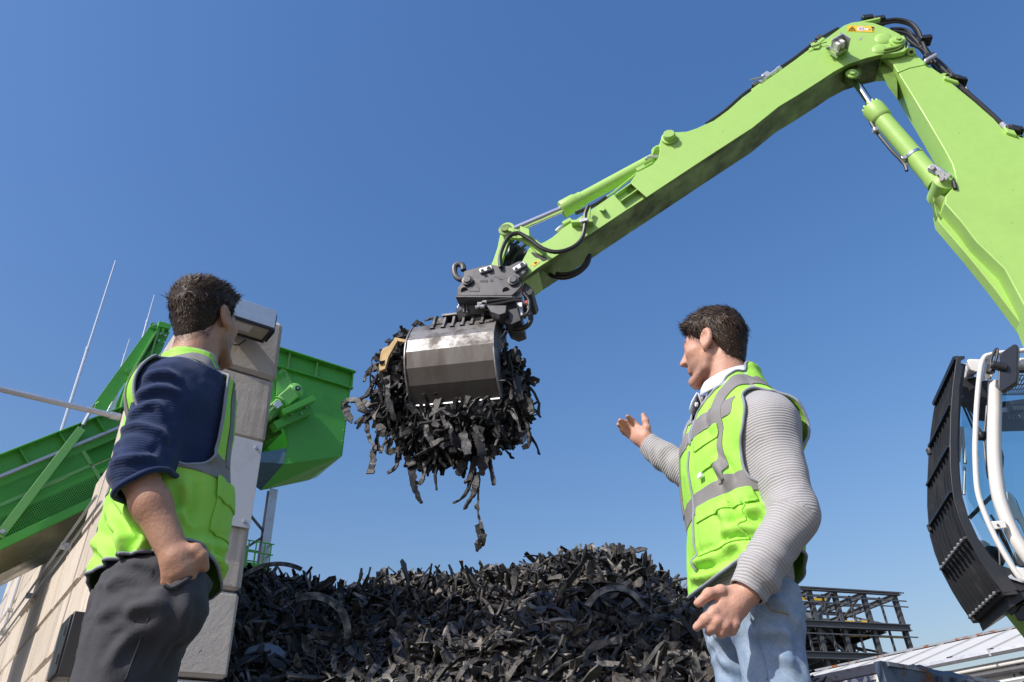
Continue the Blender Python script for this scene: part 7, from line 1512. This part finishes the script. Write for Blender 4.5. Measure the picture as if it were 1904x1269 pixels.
# ------------------------------------------------------------------ man in navy sweater and charcoal trousers
def man_navy():
    f = az(58); r = np.cross(f, UP); HB = at(283, 1068, 1.58); NB = at(356, 706, 1.57); ft = A(HB[0], HB[1], 0)
    man = thing('person', ft, 'man in a navy sweater, hi-vis vest and charcoal trousers with one hand in his pocket', 'person')
    zN, zH = NB[2], HB[2]
    trunk = Trunk(HB, NB, r, f, [(zH - .14, 0, .150, .086, .084), (zH - .05, 0, .155, .088, .085), (zH + .05, 0, .154, .088, .086), (zH + .17, 0, .148, .090, .094), (zH + .30, .0, .165, .088, .100), (zH + .42, 0, .165, .080, .098), (zN - .09, -.005, .130, .083, .088), (zN - .035, -.005, .092, .066, .072), (zN + .01, -.005, .074, .058, .060)])
    JR = at(314, 732, 1.43); ER = at(257, 884, 1.385); WR = at(328, 1040, 1.412)
    JL = NB - r * .16 - UP * .055; EL = JL - UP * .26 - r * .05 - f * .05; WL = EL - UP * .20 + r * .03 + f * .06
    hc = at(384, 602, 1.575); HS = .82; HF = frame_from(az(20), .20, 0.04)
    hipR, hipL = HB + r * .092 - UP * .06, HB - r * .085 - UP * .06; kR, kL = A(hipR[0] - .05, hipR[1] - .0, .52), A(hipL[0] + .0, hipL[1], .52) + f * .03; aR, aL = A(hipR[0] - .10, hipR[1], .07), A(hipL[0], hipL[1], .07)
    neck0, neck1 = NB - f * .004, hc + HF @ A(0, -.028, -.045)
    palm = at(336, 1056, 1.418)
    fing = [([(356, 1052, 1.418), (350, 1074, 1.423), (340, 1096, 1.448), (332, 1112, 1.468)], .0115), ([(342, 1066, 1.413), (334, 1084, 1.418), (326, 1102, 1.443), (320, 1116, 1.468)], .0115), ([(328, 1072, 1.413), (321, 1087, 1.418), (314, 1102, 1.443), (310, 1114, 1.468)], .011), ([(314, 1068, 1.413), (309, 1083, 1.418), (306, 1096, 1.438), (304, 1108, 1.463)], .0098), ([(344, 1030, 1.413), (364, 1022, 1.408), (376, 1034, 1.413), (380, 1056, 1.428)], .0122)]
    def skin(P):
        d = head_sdf((P - hc) @ HF / HS) * HS; d = smin(d, cone(P, neck1, neck0, .051, .060), .015); d = smin(d, trunk(P, -.020), .03)
        M1 = ER + (WR - ER) * .35
        d = np.minimum(d, smin(chain(P, [JR, ER, M1, WR], [.043, .034, .0355, .0275], .02), ellip(P, WR, (.026,) * 3), .01)); d = np.minimum(d, chain(P, [JL, EL, WL, WL + unit(WL - EL) * .10], [.045, .040, .028, .036], .02))
        h_ = None
        for pts, rr in fing:
            q = [at(*p) for p in pts]; e = chain(P, q, [rr * 1.05, rr, rr * .93, rr * .8], .004); h_ = e if h_ is None else np.minimum(h_, e)
        for pts, rr in fing[:4]: h_ = smin(h_, cone(P, palm, at(*pts[0]), .022, rr * 1.12), .007); h_ = smin(h_, ellip(P, at(*pts[0]), (rr * 1.28,) * 3), .004)
        h_ = smin(h_, cone(P, at(*fing[4][0][0]), palm, .015, .022), .012); h_ = smin(h_, cone(P, WR, palm, .029, .027), .016); d = smin(d, h_, .006)
        for h2, k_, a_ in ((hipL, kL, aL), (hipR, kR, aR)): d = smin(d, chain(P, [h2, k_, a_], [.060, .046, .036], .02), .02)
        return d
    V, Q = isosurface(skin, A(-1.35, 1.2, .02), A(-.45, 2.05, 1.92), .0045); V, Q, _ = biggest(V, Q); V = relax(V, Q, 1, .4); q = (V - hc) @ HF / HS
    st = np.clip(1 - np.abs(q[:, 2] + .085) / .055, 0, 1) * np.clip((q[:, 1] + .02) / .03, 0, 1) * .85
    hl = lambda q: np.where(q[:, 1] > .0, q[:, 2] - np.interp(q[:, 1], [0, .030, .045, .075, .11], [-.014, .004, .036, .062, .066]), q[:, 2] - np.interp(-q[:, 1], [0, .018, .035, .06, .12], [-.014, .026, -.03, -.082, -.095]))
    fade = np.clip(1 + hl(q) / .016, 0, 1) * (hl(q) < .02) * (.55 + .45 * vnoise(q, 300)) * (q[:, 2] > -.12) * (np.abs(q[:, 0]) < .078)
    lip = np.exp(-((q[:, 2] + .068) / .010) ** 2) * (np.abs(q[:, 0]) < .024) * (q[:, 1] > .085)
    brow = np.exp(-((q[:, 2] - .030 + .12 * np.abs(np.abs(q[:, 0]) - .03)) / .0048) ** 2) * (np.abs(q[:, 0]) > .012) * (np.abs(q[:, 0]) < .052) * (q[:, 1] > .06)
    eye = (np.sqrt((np.abs(q[:, 0]) - .031) ** 2 + (q[:, 2] - .005) ** 2) < .0055) * (q[:, 1] > .08)
    cloth('body', V, Q, M['skin_tan'], man, attr={'stubble': st, 'lips': lip * .8, 'brow': np.maximum(np.clip(brow + eye, 0, 1), fade)})
    def flow(q0, rr): n_ = len(q0); top = q0[:, 2] > .06; return np.stack([rr.normal(0, .3, n_), np.where(top, .35, -.35), np.where(top, .35, -.85)], 1)
    hair_cap('hair', HF, hc, hl, man, 9, 7500, .011, (.013, .030), flow, HS)
    # navy sweater, sleeves pushed to the elbow
    sw = knit_mat('navy_knit', (.026, .046, .118), (.021, .037, .098), 190, 'along', .14, .88, 260)
    CE = ER + (WR - ER) * .10
    def sweater(P):
        d = trunk(P, .008); d = np.maximum(d, zH - .03 - P[:, 2]); d = smin(d, cone(P, NB - UP * .055 + r * .06, JR, .058, .062), .05); d = smin(d, cone(P, NB - UP * .045 - r * .06, JL, .060, .064), .05)
        t = smin(cone(P, JR, ER, .063, .052), cone(P, ER, CE, .052, .049), .02); d = smin(d, t, .04)
        return smin(d, chain(P, [JL, EL, WL], [.064, .052, .042], .02), .035)
    V, Q = isosurface(sweater, A(-1.35, 1.2, .90), A(-.45, 2.05, 1.72), .0055); V, Q, _ = biggest(V, Q); V = relax(V, Q, 2); N = normals(V, Q)
    ax = ER - JR; La = np.linalg.norm(ax); al = ((V - JR) @ ax) / La; tt = np.clip(al / La, 0, 1.2); rad = np.linalg.norm(V - (JR + np.clip(al / La, 0, 1.3)[:, None] * ax), axis=1); arm = np.clip((.105 - rad) / .03, 0, 1)
    ph = al * 120 + 3.0 * vnoise(V, 8) + 1.4 * vnoise(V, 20)
    V = V + N * (.004 * fbm(V, 15, 3) + folds(V, N, [[(256, 734), (292, 720), (328, 731)], [(244, 770), (286, 752), (309, 770)], [(222, 803), (256, 790), (307, 809)], [(207, 824), (244, 808), (307, 819)], [(202, 842), (250, 828), (300, 838)], [(208, 862), (255, 848), (298, 853)], [(270, 700), (300, 692), (330, 702)]], .009, .009, 1.40) + arm * np.clip((tt - .5) / .3, 0, 1) * .002 * np.sin(ph) + arm * np.clip(.6 - tt, 0, .6) * .007 * ridged(V + A(0, 0, .4) * al[:, None], 13))[:, None]
    cd_ = unit(WR - ER); gw = np.where(np.linalg.norm(V - CE, axis=1) < .12, (CE - V) @ cd_ + .004, .1); gw2 = np.where(np.linalg.norm(V - WL, axis=1) < .08, (WL - V) @ unit(WL - EL), .1)
    gn = np.sqrt((((V - NB) @ r) / .082) ** 2 + (((V - NB) @ f) / .085) ** 2) - 1; gn = np.where(V[:, 2] > zN - .06, gn * .07, .1)
    V, T, (al,) = clip(V, Q, np.minimum.reduce([gw, gw2, gn]), (al,)); V, T, u_ = biggest(V, T); s_ = cloth('sweater', V, T, sw, man, .004, {'along': al[u_]})
    edge_tube('cuff', V, T, .0065, sw, s_, pick=lambda c, e: np.linalg.norm(c - CE) < .08)
    # vest
    def vestf(P):
        fl = np.clip((zH + .22 - P[:, 2]) / .25, 0, 1); d = trunk(P, .021) - .012 * fl
        return smin(smin(d, cone(P, NB - UP * .068 + r * .05, JR + UP * .002, .066, .084), .05), cone(P, NB - UP * .068 - r * .05, JL + UP * .002, .066, .082), .05)
    V, Q = isosurface(vestf, A(-1.35, 1.2, .88), A(-.4, 2.1, 1.75), .006); V = relax(V, Q, 2); N = normals(V, Q); a, b, z = trunk.loc(V)
    low = np.clip((zH + .20 - z) / .2, 0, 1)
    fold = .007 * fbm(V * A(1, 1, .45), 11, 3) + .009 * low * ridged(V * A(1, 1, .3) + A(0, 0, .35) * b[:, None], 10) - .012 * np.exp(-((z - zH - .10 + .5 * b) / .04) ** 2) * np.exp(-((b - .03) / .06) ** 2) * (a > 0)
    fold = fold + .010 * crease(V * A(1, 1, .55) - A(0, 0, .5) * b[:, None], 7, 7) * np.clip((zH + .25 - z) / .12, .25, 1) - .007 * crease(V * A(1.2, 1.2, .3) + 5, 9, 6)
    fold = fold + folds(V, N, [[(205, 912), (232, 955), (262, 985)], [(196, 950), (212, 985), (232, 1012)], [(264, 998), (256, 1015), (250, 1034)], [(306, 952), (326, 980), (338, 1008)], [(316, 946), (342, 958), (356, 985)], [(336, 1002), (372, 1013), (410, 1018)], [(330, 828), (366, 838), (398, 852)], [(180, 1005), (192, 1030), (196, 1052)], [(345, 900), (352, 925), (346, 950)], [(218, 1000), (226, 1025), (222, 1048)], [(385, 1030), (398, 1045), (405, 1068)], [(300, 1000), (304, 1020), (300, 1038)]], .014, .011, 1.46)
    V = V + N * fold[:, None]; a, b, z = trunk.loc(V); armz = JR[2] - .062
    hem = z - (zH - .015 + .030 * np.exp(-((b - .04) / .06) ** 2) * (a > 0) - .10 * np.clip(b - .07, 0, 1) * 3 - .02 * np.clip(-b, 0, .2))
    def hole(sgn): return smax(np.maximum(b - .062, np.minimum(-b - .098, .172 - sgn * a)), smax(.146 - sgn * a, (armz - .115 + .25 * np.abs(b + .0)) - z, .05), .03)
    neckg = (np.sqrt((a / .088) ** 2 + ((b - .010) / .098) ** 2) - 1) * .08; neckg = np.where(z > zN - .09, neckg, .1); vw = np.clip((z - zH - .33) / (zN - .06 - zH - .33), 0, 1.2) * .045; vg = np.where((b > .02) & (z > zH + .33), np.abs(a) - vw, .1)
    V, T, (a, b, z) = clip(V, Q, np.minimum.reduce([hem, hole(1), hole(-1), neckg, vg]), (a, b, z)); V, T, u_ = biggest(V, T); a, b, z = a[u_], b[u_], z[u_]
    vest = cloth('vest', V, T, M['hivis'], man, .0025); N = normals(V, T); edge_tube('edge_binding', V + N * .0005, T, .0036, M['piping'], vest)
    def patch(name, g, lift, mat, thick=.002):
        V2, T2, _ = clip(V + N * lift, T, g, (N,)); return cloth(name, V2, T2, mat, vest, thick) if len(T2) else None
    zb = at(360, 876, 1.50)[2]; side = np.abs(a)
    patch('reflective_stripe', .0255 - np.abs(z - zb + .05 * b), .0016, M['reflect']); patch('reflective_stripe', np.minimum.reduce([.016 - np.abs(side - .118), z - zb - .015]), .0030, M['reflect'])
    patch('pocket', np.minimum.reduce([.068 - np.abs(a - .085), z - zH - .055, zH + .165 - z, b]), .004, M['hivis'], .003); patch('pocket_flap', np.minimum.reduce([.072 - np.abs(a - .085), z - zH - .125, zH + .172 - z, b]), .0078, M['hivis'], .003)
    # trousers
    tm = fabric('charcoal_trousers', (.060, .061, .068), .85, 420, .2, .05, (12, .5), .25)
    def trousers(P):
        d = trunk(P, .007); d = np.maximum(d, P[:, 2] - (zH + .03)); d = np.maximum(d, zH - .13 - P[:, 2])
        for h2, k_, a_ in ((hipL, kL, aL), (hipR, kR, aR)): d = smin(d, chain(P, [h2 + UP * .02, k_, a_], [.092, .080, .07], .03), .045)
        p0, p1 = at(306, 1093, 1.39), at(380, 1046, 1.39); n_ = unit(np.cross(p1 - p0, r)); n_ = n_ if n_[2] > 0 else -n_
        return smin(d, smax(ellip(P, palm - UP * .062 - r * .026, (.054, .060, .070), np.stack([r, f, UP], 1)), (P - p0) @ n_, .006), .045)
    V, Q = isosurface(trousers, A(-1.35, 1.2, .02), A(-.45, 2.1, 1.15), .007); V, Q, _ = biggest(V, Q); V = relax(V, Q, 2); N = normals(V, Q); z = V[:, 2]; bb = (V - HB) @ f
    pk = np.linalg.norm(V - (palm - UP * .07), axis=1)
    V = V + N * (.002 * fbm(V * A(1, 1, .8), 10, 3) + .006 * np.exp(-((z - zH + .07) / .09) ** 2) * crease(V * A(.6, .6, 2.6) + A(0, 0, 1.3) * bb[:, None], 7, 5) + .0045 * crease(V * A(1, 1, 1.2) - A(0, 0, .6) * bb[:, None] + 2, 8, 6) - .004 * crease(V * A(1, 1, .4) + 9, 7, 5))[:, None]
    V = V + N * folds(V, N, [[(304, 1094), (262, 1079), (208, 1078)], [(304, 1096), (250, 1098), (192, 1122)], [(302, 1100), (245, 1111), (189, 1136)], [(290, 1128), (236, 1131), (184, 1146)], [(300, 1112), (262, 1124), (226, 1150)], [(250, 1180), (225, 1205), (205, 1240)], [(350, 1110), (345, 1150), (335, 1190)], [(320, 1180), (300, 1210), (285, 1250)]], .0075, .011, 1.48)[:, None]
    V = V - N * (.022 * np.clip((V[:, 2] - (zH - .035)) / .03, 0, 1))[:, None]
    V, T, _ = clip(V, Q, np.minimum(z - .06, zH + .045 - z)); tr = cloth('trousers', V, T, tm, man, .003); N = normals(V, T)
    def on_cloth(pts, lift=.001): return [V[k] + N[k] * lift for k in (np.argmin(np.linalg.norm(np.cross(V - CAM_T, unit(at(x, y, 1.5) - CAM_T)), axis=1) + .3 * np.clip(np.linalg.norm(V - CAM_T, axis=1) - 1.1, 0, None)) for x, y in pts)]
    part('side_seam', MB().tube(catmull(on_cloth([(278, 1150), (262, 1190), (246, 1230), (232, 1266)]), 4), .002, 5), tm, tr, smooth=180)
    part('pocket_edge', MB().tube(catmull(on_cloth([(304, 1092), (318, 1094), (340, 1082), (362, 1066), (378, 1050)], .003), 4), .004, 6), tm, tr, smooth=180)
    part('waistband', MB().tube([HB + UP * .02 + r * .140 * math.cos(t) + f * .082 * math.sin(t) for t in np.linspace(0, 2 * math.pi, 40)[:-1]], .012, 8, False, closed=True), tm, tr, smooth=180)
    for a_ in (aL, aR):
        rows = [[a_ * A(1, 1, 0) + f * s + r * w * math.cos(t) + UP * (max(math.sin(t), 0) * h + .012) for t in np.linspace(0, 2 * math.pi, 17)] for s, w, h in ((-.07, .030, .06), (-.05, .042, .10), (0, .044, .11), (.06, .046, .08), (.13, .05, .055), (.18, .042, .045), (.205, .02, .03))]
        part('shoe', MB().grid(rows), M['black'], man, smooth=60)
    return man
man_a = man_navy()
